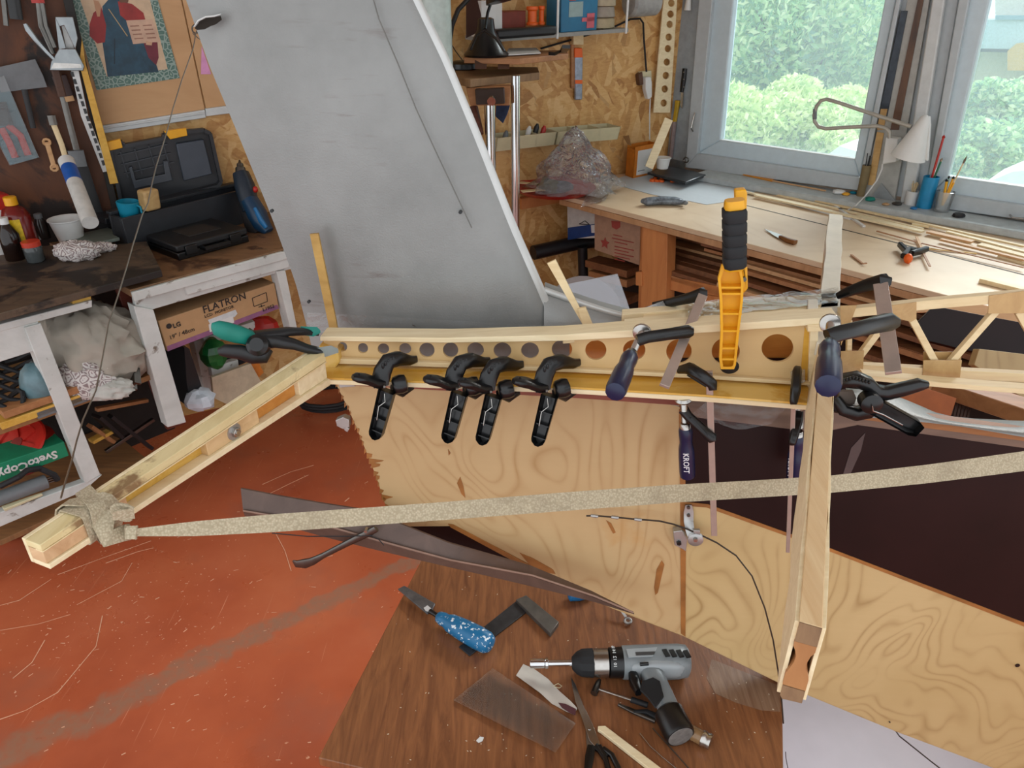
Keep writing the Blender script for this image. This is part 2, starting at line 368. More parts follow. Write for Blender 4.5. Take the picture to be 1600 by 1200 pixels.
s0, s1 = PZ(1120, 279, .83), PZ(1600, 363, .83)
WS = plane2(s0, s1)
if WS[0].y < 0: WS = (-WS[0], -WS[1])
WW = off(WS, .17); NW = WW[0]
_r = ray(250, 190); _pl = O+_r*(2.80/_r.y); WB = plane2(_pl, PN(1052, 150, WW))
if WB[0].y < 0: WB = (-WB[0], -WB[1])
NB = WB[0]
def isect(p, q):                          # vertical line where two vertical planes meet
    (a, c), (b, d) = p, q; D = a.x*b.y-a.y*b.x
    return V(((c*b.y-a.y*d)/D, (a.x*d-c*b.x)/D, 0))
CO = isect(WB, WW); UB = V((NB.y, -NB.x, 0)); UW = V((NW.y, -NW.x, 0))      # corner, along back wall (to the right), along window wall (to the right/near)
def pxpoly(mb, pts, pl, d): return mb.prism([PN(x, y, pl) for x, y in pts], pl[0]*d)
BL = CO-UB*5.2; WR = CO+UW*3.6
# floor
fp = [BL+V((0, 0, 0)), CO, WR, V((3.6, -1.2, 0)), V((-3.6, -1.2, 0)), V((-3.6, BL.y, 0))]
fb = MB().prism([p+V((0, 0, -.05)) for p in fp], (0, 0, .05))
xs = [p.x for p in fp]; ys = [p.y for p in fp]; fo = V(((min(xs)+max(xs))/2, (min(ys)+max(ys))/2, -.05))
fa_, fb_ = PZ(-20, 1195, 0), PZ(645, 875, 0)
fl = fb.build('floor', m_floor(fa_-fo, fb_-fo), kind='structure')
MB().prism([PZ(1222, 1060, .001), PZ(1420, 1100, .001), PZ(1780, 1260, .001), PZ(1700, 1420, .001), PZ(1180, 1420, .001), PZ(1150, 1050, .001)], (0, 0, .004)).build('floor_patch', M['floor_l'], fl, label='pale lilac grey painted part of the floor')
m = MB(); rs = random.Random(77)
def scr(pts, w=.003):
    P = [PZ(x, y, .0006) for x, y in pts]; m.sweep(P, [(w*rs.uniform(.4, 1), .0006) for _ in P])
for pts in (((410, 757), (432, 747), (455, 737), (490, 727)), ((420, 772), (450, 757), (482, 742)), ((90, 898), (160, 872), (236, 845)), ((0, 946), (30, 938), (80, 905)), ((0, 1124), (40, 1110), (90, 1082), (150, 1010), (160, 962)), ((120, 945), (190, 908), (206, 880)), ((165, 880), (215, 862), (240, 856)), ((0, 985), (60, 975), (110, 960)), ((430, 832), (445, 860), (455, 892)), ((470, 888), (500, 872), (520, 868)), ((20, 1060), (50, 1035), (70, 1000)), ((330, 700), (350, 690), (360, 680))): scr(pts)
for k in range(420):
    x, y = rs.uniform(0, 640), rs.uniform(640, 1190)
    if rs.random() < .5: x, y = rs.gauss(180, 120), rs.gauss(960, 70)
    L_ = rs.uniform(2, 9) if rs.random() < .3 else rs.uniform(.6, 2); a = rs.uniform(-.9, .2)
    scr(((x, y), (x+L_*math.cos(a), y+L_*math.sin(a))), rs.uniform(.0015, .004))
m.build('scratch_marks', plain('d8a384', .6), fl, kind='stuff', flat=True)
# back wall
MB().prism([BL, CO+UB*.1, CO+UB*.1+NB*.08, BL+NB*.08], (0, 0, 2.6)).build('wall_back', M['osb'], kind='structure')
wb = [o for o in sc.objects if o.name == 'wall_back'][0]
P1 = off(WB, -.012)
tan = wood('b98f62', 'c9a074', (2, 2, 8), .6)
m = MB(); pxpoly(m, [(60, -260), (215, -260), (283, 0), (320, 171), (158, 196), (108, 0)], P1, .012); m.build('wall_panel', tan, wb, bevel=.001)
m = MB(); pxpoly(m, [(217, -260), (330, -260), (440, 0), (480, 150), (322, 170.5), (285, 0)], P1, .012); m.build('wall_panel', tan, wb, bevel=.001)
m = MB(); pxpoly(m, [(157, 197), (320, 171.5), (322, 184), (160, 209)], off(WB, -.022), .02); pxpoly(m, [(158, 200), (320, 175), (321, 178), (159, 203)], off(WB, -.026), .01); m.build('trim_1', M['white_paint'], kind='structure', bevel=.002)
m = MB(); pxpoly(m, [(321, 170), (470, 150), (472, 163), (322, 182)], off(WB, -.024), .022); m.build('trim_2', M['white_paint'], kind='structure', bevel=.002)
# window wall: below the sill, pier by the corner, column between windows
wm = M['frame_paint']
wr = MB().prism([CO, WR, WR+NW*.12, CO+NW*.12], (0, 0, .845)).build('wall_right', plain('a8917c', .7), kind='structure')
def ext(x0, y0, x1, y1, y): return x0+(x1-x0)*(y-y0)/(y1-y0)
Y0 = -420
cx0 = PN(1071, 255, WW)
lx = ext(1092, 0, 1071, 255, Y0)
m = MB(); m.prism([CO+V((0, 0, .80)), V((cx0.x, cx0.y, .80)), V((cx0.x, cx0.y, 2.6)), CO+V((0, 0, 2.6))], NW*.12); m.build('pier', plain('9aa2a6', .5), wr)
def bar(mb, a, b, wa, wb_, pl, d):      # bar in pixel space between two (x0,x1,y) spans
    pxpoly(mb, [(a[0], a[2]), (a[1], a[2]), (b[1], b[2]), (b[0], b[2])], pl, d)
def xt(a, y): return ext(*a, y)
# window 1
for num, gl, gr, gb0, gb1, sl_, so_, sb, fo_l, fo_r, fb2 in (
    (1, (1146, 0, 1125, 219), (1382, 0, 1335, 249), 219, 249, (1113, 0, 1090, 234), (1400, 0, 1345, 268), (240, 277), (1092, 0, 1071, 255), (1407, 0, 1350, 290), (262, 299)),
    (2, (1546, 0, 1481, 276), (1836, 0, 1790, 318), 276, 320, (1514, 0, 1457, 294), (1866, 0, 1810, 345), (300, 352), (1498, 0, 1446, 300), (1880, 0, 1815, 360), (322, 374))):
    yT = Y0
    fr = MB()
    # outer frame: left, right, bottom
    pf = off(WW, -.03)
    pxpoly(fr, [(xt(fo_l, yT), yT), (xt(sl_, yT), yT), (xt(sl_, sb[0]), sb[0]), (xt(fo_l, fb2[0]), fb2[0])], pf, .10)
    pxpoly(fr, [(xt(so_, yT), yT), (xt(fo_r, yT), yT), (xt(fo_r, fb2[1]), fb2[1]), (xt(so_, sb[1]), sb[1])], pf, .10)
    pxpoly(fr, [(xt(fo_l, fb2[0]), fb2[0]), (xt(sl_, sb[0]), sb[0]), (xt(so_, sb[1]), sb[1]), (xt(fo_r, fb2[1]), fb2[1])], pf, .10)
    W = thing('window_%d' % num, '', '', PN((gl[2]+gr[2])/2, sb[0], WW)); del W['label']; del W['category']; W['kind'] = 'structure'
    fr.build('window_frame', wm, W, bevel=.004)
    sa = MB(); ps = off(WW, -.005)
    pxpoly(sa, [(xt(sl_, yT), yT), (xt(gl, yT), yT), (gl[2], gb0), (xt(sl_, sb[0]), sb[0])], ps, .05)
    pxpoly(sa, [(xt(gr, yT), yT), (xt(so_, yT), yT), (xt(so_, sb[1]), sb[1]), (gr[2], gb1)], ps, .05)
    pxpoly(sa, [(xt(sl_, sb[0]), sb[0]), (gl[2], gb0), (gr[2], gb1), (xt(so_, sb[1]), sb[1])], ps, .05)
    sa.build('sash', M['sash_paint'], W, bevel=.006)
    be = MB()
    for q in ([(gl[2]-3, gb0+3), (gl[2], gb0-1), (gr[2], gb1-1), (gr[2]+3, gb1+3)],):
        pxpoly(be, q, off(WW, .0), .03)
    be.build('glazing_bead', M['white'], W)
    g = MB(); pg = off(WW, .03); pxpoly(g, [(xt(gl, yT)-4, yT), (xt(gr, yT)+4, yT), (gr[2]+4, gb1+4), (gl[2]-4, gb0+4)], pg, .004); g.build('pane', M['glass'], W, flat=True)
# latch on window 1 and hook handles
m = MB(); p = PN(1085, 180, off(WW, -.04)); q = PN(1080, 200, off(WW, -.05)); m.tube([PN(1086, 176, off(WW, -.035)), p, q, PN(1083, 205, off(WW, -.035))], .004); m.build('latch', M['steel'], [o for o in sc.objects if o.name == 'window_1'][0])
m = MB(); m.tube([PN(1578, 336, off(WW, -.035)), PN(1582, 340, off(WW, -.07)), PN(1600, 342, off(WW, -.075))], .004); m.build('latch', M['steel'], [o for o in sc.objects if o.name == 'window_2'][0])
m = MB(); q0 = PN(1880, 300, WW); m.prism([V((q0.x, q0.y, .845)), WR+V((0, 0, .845)), WR+NW*.12+V((0, 0, .845)), V((q0.x, q0.y, .845))+NW*.12], (0, 0, 1.755)); m.build('pier', plain('9aa2a6', .5), wr)  # unseen wall stretch past the right window, added to block the sun
# column between
m = MB(); pxpoly(m, [(xt((1407, 0, 1350, 290), Y0), Y0), (xt((1498, 0, 1446, 300), Y0), Y0), (1440, 330), (1343, 305)], off(WW, 0), .10); m.build('mullion_column', M['frame_paint'], wr, bevel=.003)
m = MB(); pxpoly(m, [(xt((1457, 0, 1410, 300), Y0), Y0), (xt((1475, 0, 1428, 300), Y0), Y0), (1426, 322), (1406, 316)], off(WW, -.03), .03); m.build('cover_batten', M['white_paint'], wr, bevel=.006)
m = MB(); pxpoly(m, [(xt((1419, 0, 1350, 300), Y0), Y0), (xt((1452, 0, 1400, 300), Y0), Y0), (1397, 318), (1346, 308)], off(WW, -.02), .02); m.build('cover_batten', plain('a3a39e', .5), wr, bevel=.002)
# sill
za = .83
m = MB(); a = s0-UW*.35; b = s1+UW*.9
a = PZ(1078, 262, za)-UW*.02
sa_ = PN(1078, 300, WS); sa_ = V((sa_.x, sa_.y, za-.03)); sb_ = WR.copy(); sb_.z = za-.03; sb_ = sb_-NW*.17
m.prism([sa_, sb_, sb_+NW*.18, sa_+NW*.18], (0, 0, .03)); m.build('trim_3', plain('b2b9ba', .45), kind='structure', bevel=.006)
MB().prism([BL+V((0, 0, 2.6)), CO+NB*.1+NW*.1+V((0, 0, 2.6)), WR+NW*.12+V((0, 0, 2.6)), V((3.6, .1, 2.6)), V((-3.6, .1, 2.6)), V((-3.6, BL.y, 2.6))], (0, 0, .1)).build('ceiling', plain('d2cfc8', .8, var=.03), kind='structure')  # unseen ceiling, added and cut short to dim the room against outdoors
# ---------------------------------------------------------------- outside
G = []
gz = -.6
MB().prism([CO+NW*.3-UW*6+V((0, 0, gz-.1)), WR+NW*.3+UW*3+V((0, 0, gz-.1)), WR+NW*16+UW*8+V((0, 0, gz-.1)), CO+NW*16-UW*10+V((0, 0, gz-.1))], (0, 0, .1)).build('ground', plain('7d8a56', .9, scale=4), kind='structure')
def leafmat(name, a, b, c):
    t = NT(name); t.t.nodes.remove(t.b)
    oi = t.n('ShaderNodeNewGeometry'); col = t.ramp(oi.outputs['Random Per Island'], [(.0, a), (.4, b), (1, c)])
    d = t.n('ShaderNodeBsdfDiffuse', i={0: col}); tl = t.n('ShaderNodeBsdfTranslucent', i={0: col}); mx = t.n('ShaderNodeMixShader', i={0: .6, 1: d.outputs[0], 2: tl.outputs[0]})
    t.t.links.new(mx.outputs[0], t.out.inputs[0]); return t.m
lf = [leafmat('leaves_yellow', 'a4c878', 'deecaa', 'fbfdd8'), leafmat('leaves_green', '6a9e8e', 'b4dca0', 'f6fcd4'), leafmat('leaves_teal', '88b8b8', 'b0d8c8', 'd4eed8')]
def tree(c, blobs, n, mat_, label, leaf=.055, name='leafy_tree'):
    T = thing(name, label, 'tree', V((c[0], c[1], gz)))
    rnd = random.Random(n+int(c[0]*100)); vs = []; fs = []
    for k in range(n):
        bc, br = rnd.choice(blobs)
        d = V((rnd.gauss(0, 1), rnd.gauss(0, 1), rnd.gauss(0, 1))).normalized()*(rnd.random()**.3)
        p = V((bc[0]+d.x*br, bc[1]+d.y*br, bc[2]+d.z*br*.9)); a = V((rnd.gauss(0, 1), rnd.gauss(0, 1), rnd.gauss(0, 1))).normalized(); b = a.orthogonal().normalized()
        s = leaf*rnd.uniform(.6, 1.3); i = len(vs); vs += [p-a*s, p+b*s*.5, p+a*s, p-b*s*.5]; fs.append((i, i+1, i+2, i+3))
    MBx = MB(); MBx.v = vs; MBx.f = fs; MBx.build('foliage', mat_, T, flat=True, kind='stuff')
    tk = MB(); base = V((c[0], c[1], gz)); tk.tube([base, base+V((.03, 0, .5)), base+V((0, .05, 1.0))], [.09, .06, .04]); tk.build('trunk', M['darkw'], T)
    br_ = MB()
    for bc, r in blobs[:7]: br_.tube([base+V((.02, 0, .8)), (base+V((0, 0, 1.0)))*.5+V(bc)*.5, V(bc)], [.025, .014, .005], 5)
    br_.build('branch', M['darkw'], T)
def blobs_px(lst): return [(tuple(PD(x, y, d)), r/1150*d) for x, y, d, r in lst]
tree(PD(1230, 200, 9.5), blobs_px([(1180, 40, 9, 110), (1260, 60, 9.5, 110), (1340, 30, 9, 100), (1150, -60, 9, 110), (1300, -70, 9, 130), (1230, 130, 9.6, 95), (1340, 130, 9.6, 80), (1150, 120, 9.6, 80)]), 24000, lf[1], 'tall green tree filling the upper left window')
tree(PD(1200, 200, 7.6), blobs_px([(1150, 200, 7.4, 70), (1210, 205, 7.6, 65), (1270, 200, 7.6, 60), (1320, 190, 7.8, 60), (1120, 180, 7.6, 60), (1240, 170, 7.8, 55), (1300, 235, 7.2, 40)]), 20000, lf[0], 'lower yellow-green bush at the foot of the left window', .042, 'leafy_bush')
tree(PD(1380, 120, 12), blobs_px([(1150, 90, 12, 150), (1290, 110, 12, 150), (1390, 60, 12.5, 110), (1120, -60, 12, 140), (1290, -80, 12, 150)]), 4500, lf[2], 'bluish green tree behind the tall green tree', .13)
tree(PD(1560, 260, 8), blobs_px([(1570, 190, 8, 60), (1530, 230, 7.8, 50), (1590, 240, 7.6, 60), (1620, 180, 8, 70), (1650, 230, 8, 70), (1500, 258, 7.6, 32), (1545, 160, 8, 40)]), 15000, lf[1], 'loose green bush seen through the right window', .042, 'leafy_bush')
# house behind the right window
Hs = thing('neighbour_house', 'pale cream house with a blue-white roof edge beyond the right window', 'house', PD(1640, 300, 13))
Hs.location.z = gz; WL[Hs] = V(Hs.location)
hp = (NW, NW.dot(PD(1560, 100, 13)))
m = MB(); pxpoly(m, [(1440, 78), (2000, 96), (2000, 420), (1440, 380)], hp, 3); m.build('wall', plain('d8d2b8', .8), Hs)
m = MB(); pxpoly(m, [(1430, 30), (2000, 34), (2000, 84), (1430, 74)], off(hp, -.35), 3.6); m.build('roof_edge', plain('c6dce6', .6), Hs)
m = MB(); pxpoly(m, [(1555, -200), (2000, -200), (2000, 24), (1555, 24)], off(hp, -.1), 2.5); m.build('upper_wall', plain('d6d0c4', .8), Hs)
m = MB(); pxpoly(m, [(1574, 80), (1588, 68), (1650, 62), (1650, 112), (1574, 110)], off(hp, -.5), .1); m.build('orange_sign', plain('e6b85c', .6), Hs)
m = MB(); pxpoly(m, [(1555, 24), (2000, 26), (2000, 32), (1555, 31)], off(hp, -.4), .1); m.build('gutter', plain('7fa8b8', .5), Hs)
# pale tent-like roofs low behind both windows
for pts, lb in (([(1264, 262), (1312, 228), (1345, 238), (1400, 262), (1400, 290), (1264, 280)], 'white pitched roof low behind the left window'), ([(1535, 288), (1582, 268), (1640, 262), (1700, 300), (1700, 330), (1535, 310)], 'white pitched roof low behind the right window')):
    rp = (NW, NW.dot(PD(pts[1][0], pts[1][1], 6.4)))
    m = MB(); pxpoly(m, pts, rp, .8); o = m.build('shed_roof', plain('e9eef0', .5, var=.02), label=lb, cat='roof')
    ws = MB(); b = o.location; q = PN(pts[0][0]+6, pts[0][1]+10, rp); q2 = PN(pts[-2][0], pts[-2][1]-4, rp); q.z = gz; q2.z = gz
    ws.prism([q, q2, q2+NW*.8, q+NW*.8], (0, 0, PN(pts[-1][0], pts[-1][1], rp).z-gz+.01)); ws.build('shed_wall', plain('c9cfce', .7), o)
# ================================================================ the aircraft tail under construction
nR = V((.1, 1, 0)).normalized(); k_ = V((.1, 1, 0)).length
RIB = (nR, .93/k_); FUS = (nR, .975/k_); FIN = (nR, 1.03/k_); TR = (nR, 1.02/k_)
def lerp_tab(tab):
    def f(x):
        if x <= tab[0][0]: return tab[0][1]
        for (a, b), (c, d) in zip(tab, tab[1:]):
            if x <= c: return b+(d-b)*(x-a)/(c-a)
        (a, b), (c, d) = tab[-2:]; return b+(d-b)*(x-a)/(c-a)
    return f
# ---- fin
fin = thing('tail_fin', 'large silver fabric-covered tail fin standing behind the holed wooden rib', 'aircraft fin', PN(680, 530, FIN))
TE = [(255, -110), (288, -10), (330, 108), (372, 208), (425, 338), (462, 440), (485, 530), (490, 560)]
LE = [(604, -110), (651, -10), (702, 95), (752, 215), (806, 352), (850, 452), (882, 528), (890, 560)]
g1 = []; g2 = []; NS = 24
for i in range(30):
    t_ = i/29*(len(TE)-1); k = min(int(t_), len(TE)-2); f = t_-k
    a = PN(TE[k][0]+(TE[k+1][0]-TE[k][0])*f, TE[k][1]+(TE[k+1][1]-TE[k][1])*f, FIN); b = PN(LE[k][0]+(LE[k+1][0]-LE[k][0])*f, LE[k][1]+(LE[k+1][1]-LE[k][1])*f, FIN)
    r1 = []; r2 = []
    for j in range(NS+1):
        s_ = (1-math.cos(math.pi*j/NS*.5+0))if False else j/NS
        s_ = 1-(1-s_)**1.0 if s_ < .8 else s_
        q = 1-s_; th = .028*(1.75*math.sqrt(max(q, 0))*1.0-1.0*q-.75*q*q+.0)+.003*min(1, s_*8)
        th = max(th, .0015)
        if j == NS: th = 0.0
        p = a.lerp(b, s_); r1.append(p-nR*th); r2.append(p+nR*th)
    g1.append(r1); g2.append(r2)
m = MB(); m.grid(g1); m.grid([list(reversed(r)) for r in g2]); R = len(g1)
for row in (0, R-1): m.add([*g1[row], *reversed(g2[row])], [tuple(range(2*NS+2))])
m.grid([[g1[i][0], g2[i][0]] for i in range(R)])
m.build('skin', M['silver'], fin, ang=60)
def fin_pt(px, py, lift=.0):             # point on the near face of the fin under a pixel
    p = PN(px, py, off(FIN, -.020-lift)); return p
# leading edge tape, seam line
m = MB(); le = []
for i in range(25):
    t_ = i/24*(len(LE)-2.2); k = min(int(t_), len(LE)-2); f = t_-k
    le.append(PN(LE[k][0]+(LE[k+1][0]-LE[k][0])*f, LE[k][1]+(LE[k+1][1]-LE[k][1])*f, FIN)-UB*0+V((-.009, 0, 0)))
m.sweep(le, (.020, .012), up=nR, shape='round', n=12); m.build('leading_edge_strip', M['silver_edge'], fin)
m = MB()
sm = [(578, -20), (592, 30), (622, 100), (650, 170), (680, 235), (706, 290), (737, 356)]
pts = []
for (x, y) in sm:
    r = ray(x, y); best = None
    # march to the skin
    for i in range(R-1):
        pass
    pts.append(PN(x, y, off(FIN, -.0275)))
m.sweep(pts, (.0012, .002), up=nR); m.build('seam', plain('6b6a66', .6), fin)
# torn hole near the top left: ragged lips round a dark pocket
def ragged(cx, cy, rx, ry, n, j, pl, seed):
    r = random.Random(seed); return [PN(cx+rx*math.cos(2*math.pi*i/n)*(1+r.uniform(-j, j)), cy+ry*math.sin(2*math.pi*i/n)*(1+r.uniform(-j, j)), pl) for i in range(n)]
fpn = off(FIN, -.0215)
h = MB(); h.prism([PN(x, y, fpn) for x, y in ((304, 44), (312, 33), (322, 28), (334, 27), (343, 25), (345, 31), (336, 38), (328, 41), (318, 46), (308, 47))], nR*.003); h.build('torn_hole', plain('211a12', .9), fin)
h = MB(); lip = [PN(x, y, off(FIN, -.026)) for x, y in ((303, 42), (310, 32), (322, 26), (335, 25), (345, 22))]; h.sweep(lip, [(.001, .001), (.002, .002), (.002, .002), (.002, .002), (.001, .001)], up=nR, shape='soft'); h.build('torn_lip', M['silver_edge'], fin)
h = MB()
for x, y in ((424, 330), (719, 332), (482, 472)): h.lathe(PN(x, y, off(FIN, -.024)), nR, [(0, .0025), (.004, .0025)], 10)
h.build('pinhole', M['black'], fin, kind='stuff')
# dorsal fillet (cloth-covered) at the foot of the leading edge
m = MB(); g = []
for i in range(12):
    f = i/11; x0 = 850+f*152; yt = 452+(1-(1-f)**1.25)*46; yb = 528-f*24
    a = PN(x0, yt, off(FIN, .005)); row = []
    for j in range(7):
        q = j/6; row.append(PN(x0, yt+(yb-yt)*q, off(FIN, .005-.03*math.sin(q*1.5)*(1-f*.6))))
    g.append(row)
m.grid(g, nR*.03); m.build('dorsal_fillet', M['silver'], fin, ang=60)
m = MB(); m.sweep([r[0]-nR*.002 for r in g], (.010, .010), up=nR, shape='round'); m.build('fillet_edge', M['silver_edge'], fin)
# scratched scrap battens standing against the fin
def stick(name, pts, w, h, mat, label, cat, pl=None, bevel=.0008, group=None, up=UP):
    m = MB(); m.sweep(pts, (w, h), up=up); return m.build(name, mat, bevel=bevel, label=label, cat=cat, group=group)
m = MB(); m.prism([PN(x, y, off(FIN, -.036)) for x, y in ((484, 366), (497, 365), (529, 521), (516, 521))], nR*.004)
m.build('batten', wood('9a7434', 'c09a55', (8, 8, 30), .5, spots=('4a3517', 14, .58)), label='thin glue-stained batten standing upright against the left part of the fin', cat='batten')
m = MB(); m.prism([PN(x, y, off(FIN, -.045)) for x, y in ((855, 412), (868, 406), (915, 500), (922, 508), (912, 510))], nR*.004)
m.build('batten', M['pine'], label='pale tapering batten leaning on the foot of the fin', cat='batten')
m = MB(); m.prism([PN(x, y, off(FIN, -.05)) for x, y in ((903, 483), (915, 481), (926, 508), (911, 510))], nR*.006)
m.build('batten_offcut', M['pine'], label='short batten offcut at the foot of the leaning batten', cat='batten')

# ---- rib
rib = thing('root_rib', 'long wooden rib with a row of round lightening holes', 'aircraft rib', PN(880, 600, RIB))
wt = lerp_tab([(500, 531), (700, 534), (880, 532), (1000, 527), (1150, 515), (1275, 506)])
wbm = lerp_tab([(500, 560), (640, 565), (900, 577), (1100, 586), (1275, 599)])
HS = [(535, 542, 7.5, 7.5), (567, 544, 8, 8), (599, 545, 9, 8.5), (633, 545, 9.5, 9), (667, 547, 12, 11.5), (704, 547, 12, 12), (743, 547, 13, 12), (785, 548, 14, 13), (828, 548, 14, 13), (878, 546, 16, 15), (931, 547, 16.5, 15.5), (991, 547, 17.5, 16), (1061, 549, 20, 19), (1134, 549, 22, 21), (1215, 544, 25, 22)]
mid = [506]+[(HS[i][0]+HS[i+1][0])/2 for i in range(len(HS)-1)]+[1278]
m = MB(); m.holes(wt, wbm, [(*h, mid[i], mid[i+1]) for i, h in enumerate(HS)], lambda x, y: PN(x, y, RIB), nR*.004, 28); m.build('web', M['webply'], rib)
m = MB(); m.prism([PN(x, y, off(RIB, -.0008)) for x, y in ((1258, 507), (1277, 506), (1277, 597), (1250, 597), (1254, 550))], nR*.002); m.build('glue_smear', M['epoxy'], rib)
ct = lerp_tab([(500, 521), (700, 523), (878, 517), (1000, 507), (1150, 497), (1310, 488)])
cb = lerp_tab([(500, 533), (700, 536), (878, 533), (1000, 527), (1150, 517), (1275, 508), (1310, 506)])
def strip_px(mb, xs, fy0, fy1, pl, dvec):
    for a, b in zip(xs, xs[1:]): pass
    up_ = [PN(x, fy0(x), pl) for x in xs]; lo = [PN(x, fy1(x), pl) for x in xs]
    mb.grid([up_, lo], dvec)
xs_ = [500, 600, 700, 800, 880, 960, 1040, 1120, 1200, 1275, 1310]
m = MB(); strip_px(m, xs_, lambda x: cb(x)-(cb(x)-ct(x))*.6, cb, off(RIB, -.014), nR*.032); m.build('cap_strip', M['pine_pale'], rib, bevel=.001)
# second layer of laminated strips fanning out behind the cap towards the right
lay = [((880, 514), (1000, 503), (1310, 481), 9), ((975, 502), (1120, 488), (1310, 474), 8), ((1005, 494), (1150, 481), (1262, 470), 8), ((972, 487), (1120, 474), (1310, 461), 8)]
zt = H-.418
for k, (a, b, c, w) in enumerate(lay):
    m = MB(); z = zt-.004+.003*(k % 2)
    up_ = [PZ(x, y-w*.5, z) for x, y in (a, b, c)]; lo = [PZ(x, y+w*.55, z) for x, y in (a, b, c)]
    m.grid([up_, lo], (0, 0, -.018)); m.build('laminated_strip', M['pine_pale'] if k % 2 else M['pine'], rib, bevel=.001)
m = MB(); m.prism([PZ(x, y, zt+.004) for x, y in ((1262, 468), (1278, 467), (1279, 486), (1262, 488))], (0, 0, -.012)); m.build('joint_block', plain('cfc4ae', .3), rib, bevel=.001)
gl_ = m_glass((1, 1, .97, 1), haze=.08, gl=.06, rough=.1, name='wet_glue_film', hz='f2ead8', crinkle=.004)
m = MB(); g = []
for i in range(24):
    f = i/23; x = 1075+f*235; row = []
    for j in range(4):
        y = 497-f*24-j*8+random.uniform(-1.5, 1.5); row.append(PZ(x, y, zt+.0015+random.uniform(0, .0022)))
    g.append(row)
m.grid(g); m.build('wrinkled_film', gl_, rib)
# lower flange: batten ledge, glued flat flange
fb_b = lerp_tab([(510, 568), (640, 572), (900, 582), (1100, 592), (1275, 603)]); ff = lerp_tab([(505, 590), (700, 597), (900, 605), (1100, 617), (1275, 631)])
xs2 = [508, 600, 700, 800, 900, 1000, 1100, 1200, 1278]
m = MB(); strip_px(m, xs2, wbm, lambda x: wbm(x)+(fb_b(x)-wbm(x))*.9+1, off(RIB, -.008), nR*.008); m.build('ledge', M['pine'], rib, bevel=.001)
bk = [PN(x, fb_b(x), RIB) for x in xs2]; fr_ = [PZ(x, ff(x), b.z) for x, b in zip(xs2, bk)]
m = MB(); m.grid([bk, fr_], (0, 0, -.003)); m.build('flange', M['epoxy'], rib)
m = MB(); m.grid([[p+V((0, 0, -.0032)) for p in bk], [p+V((0, -.001, -.0032)) for p in fr_]], (0, 0, -.007)); m.build('flange_board', M['pine_pale'], rib, bevel=.0008)
# end post of the rib at the left, glued joint
m = MB(); m.prism([PN(x, y, off(RIB, -.012)) for x, y in ((498, 540), (528, 552), (531, 566), (516, 586), (500, 580))], nR*.03); m.build('joint_gusset', M['epoxy'], rib, bevel=.002)
m = MB(); m.prism([PN(x, y, off(RIB, -.006)) for x, y in ((1266, 512), (1279, 511), (1276, 640), (1262, 634))], nR*.012); m.build('end_post', M['pine_pale'], rib, bevel=.001)
m = MB(); m.prism([PN(x, y, off(RIB, -.016)) for x, y in ((1262, 508), (1312, 505), (1312, 517), (1262, 519))], nR*.02); m.build('packing_block', M['pine'], rib, bevel=.001)

# ---- fuselage
fus = thing('fuselage', 'plywood and dark maroon fuselage side hanging below the holed rib', 'aircraft fuselage', PN(900, 950, FUS))
def fpoly(name, pts, mat, th=.006, lift=0, parent=fus, **kw):
    m = MB(); m.prism([PN(x, y, off(FUS, -lift)) for x, y in pts], nR*(th+lift)); return m.build(name, mat, parent, **kw)
fpoly('side_panel', [(521, 592), (545, 640), (566, 690), (588, 745), (603, 792), (603, 823), (706, 822), (840, 893), (955, 948), (1068, 993), (1066, 790), (1062, 636), (900, 600), (700, 585), (560, 575)], M['ply'], label='pale birch plywood side panel')
fpoly('side_panel', [(1069, 788), (1105, 792), (1300, 862), (1450, 918), (1600, 978), (2150, 1189), (2150, 1469), (1600, 1217), (1400, 1142), (1225, 1070), (1069, 993)], M['ply_r'], label='long plywood side strip with swirling grain')
fpoly('painted_panel', [(1062, 560), (1300, 560), (1340, 648), (1600, 690), (2150, 791), (2150, 1189), (1600, 978), (1450, 918), (1300, 862), (1105, 792), (1066, 788)], M['maroon'], label='dark maroon painted panel')
fpoly('painted_panel', [(592, 824), (706, 823), (838, 892), (845, 900), (720, 880), (600, 846)], M['maroon'], label='small dark maroon panel')
grey_skin = plain('7c7f7e', .55, .1, var=.35, scale=14)
fpoly('upper_skin', [(512, 528), (890, 524), (890, 590), (560, 580)], grey_skin, .005, -.002, label='dirty grey upper skin seen through the small holes')
fpoly('upper_skin', [(890, 524), (1285, 500), (1285, 610), (890, 592)], M['pine_or'], .005, -.002, label='brown upper skin seen through the large holes')
glue = plain('94602f', .4, var=.3, scale=20)
fpoly('glue_seam', [(1061, 640), (1068, 640), (1072, 790), (1071, 995), (1064, 990), (1063, 800)], glue, .001, .0012)
fpoly('glue_seam', [(1066, 784), (1106, 788), (1300, 858), (1600, 973), (2150, 1184), (2150, 1190), (1600, 979), (1300, 863), (1104, 793), (1066, 790)], glue, .001, .0012)
fpoly('glue_seam', [(700, 819), (708, 820), (842, 890), (952, 943), (950, 947), (838, 896), (704, 824)], glue, .001, .0014)
r_ = random.Random(3)
m = MB()
for i in range(26):
    y = 590+i*9; xe = lerp_tab([(592, 521), (640, 545), (690, 566), (745, 588), (792, 603), (823, 603)])(y); w = r_.choice((3, 5, 8, 14, 22))*r_.uniform(.5, 1.1) if y > 700 else r_.uniform(1, 4)
    y += r_.uniform(-3, 3)
    m.prism([PN(x, q, off(FUS, -.0006)) for x, q in ((xe, y), (xe+w, y+r_.uniform(1, 4)), (xe+w*.9, y+r_.uniform(4, 7)), (xe, y+9))], nR*.001)
m.build('glue_drip', glue, fus, kind='stuff')
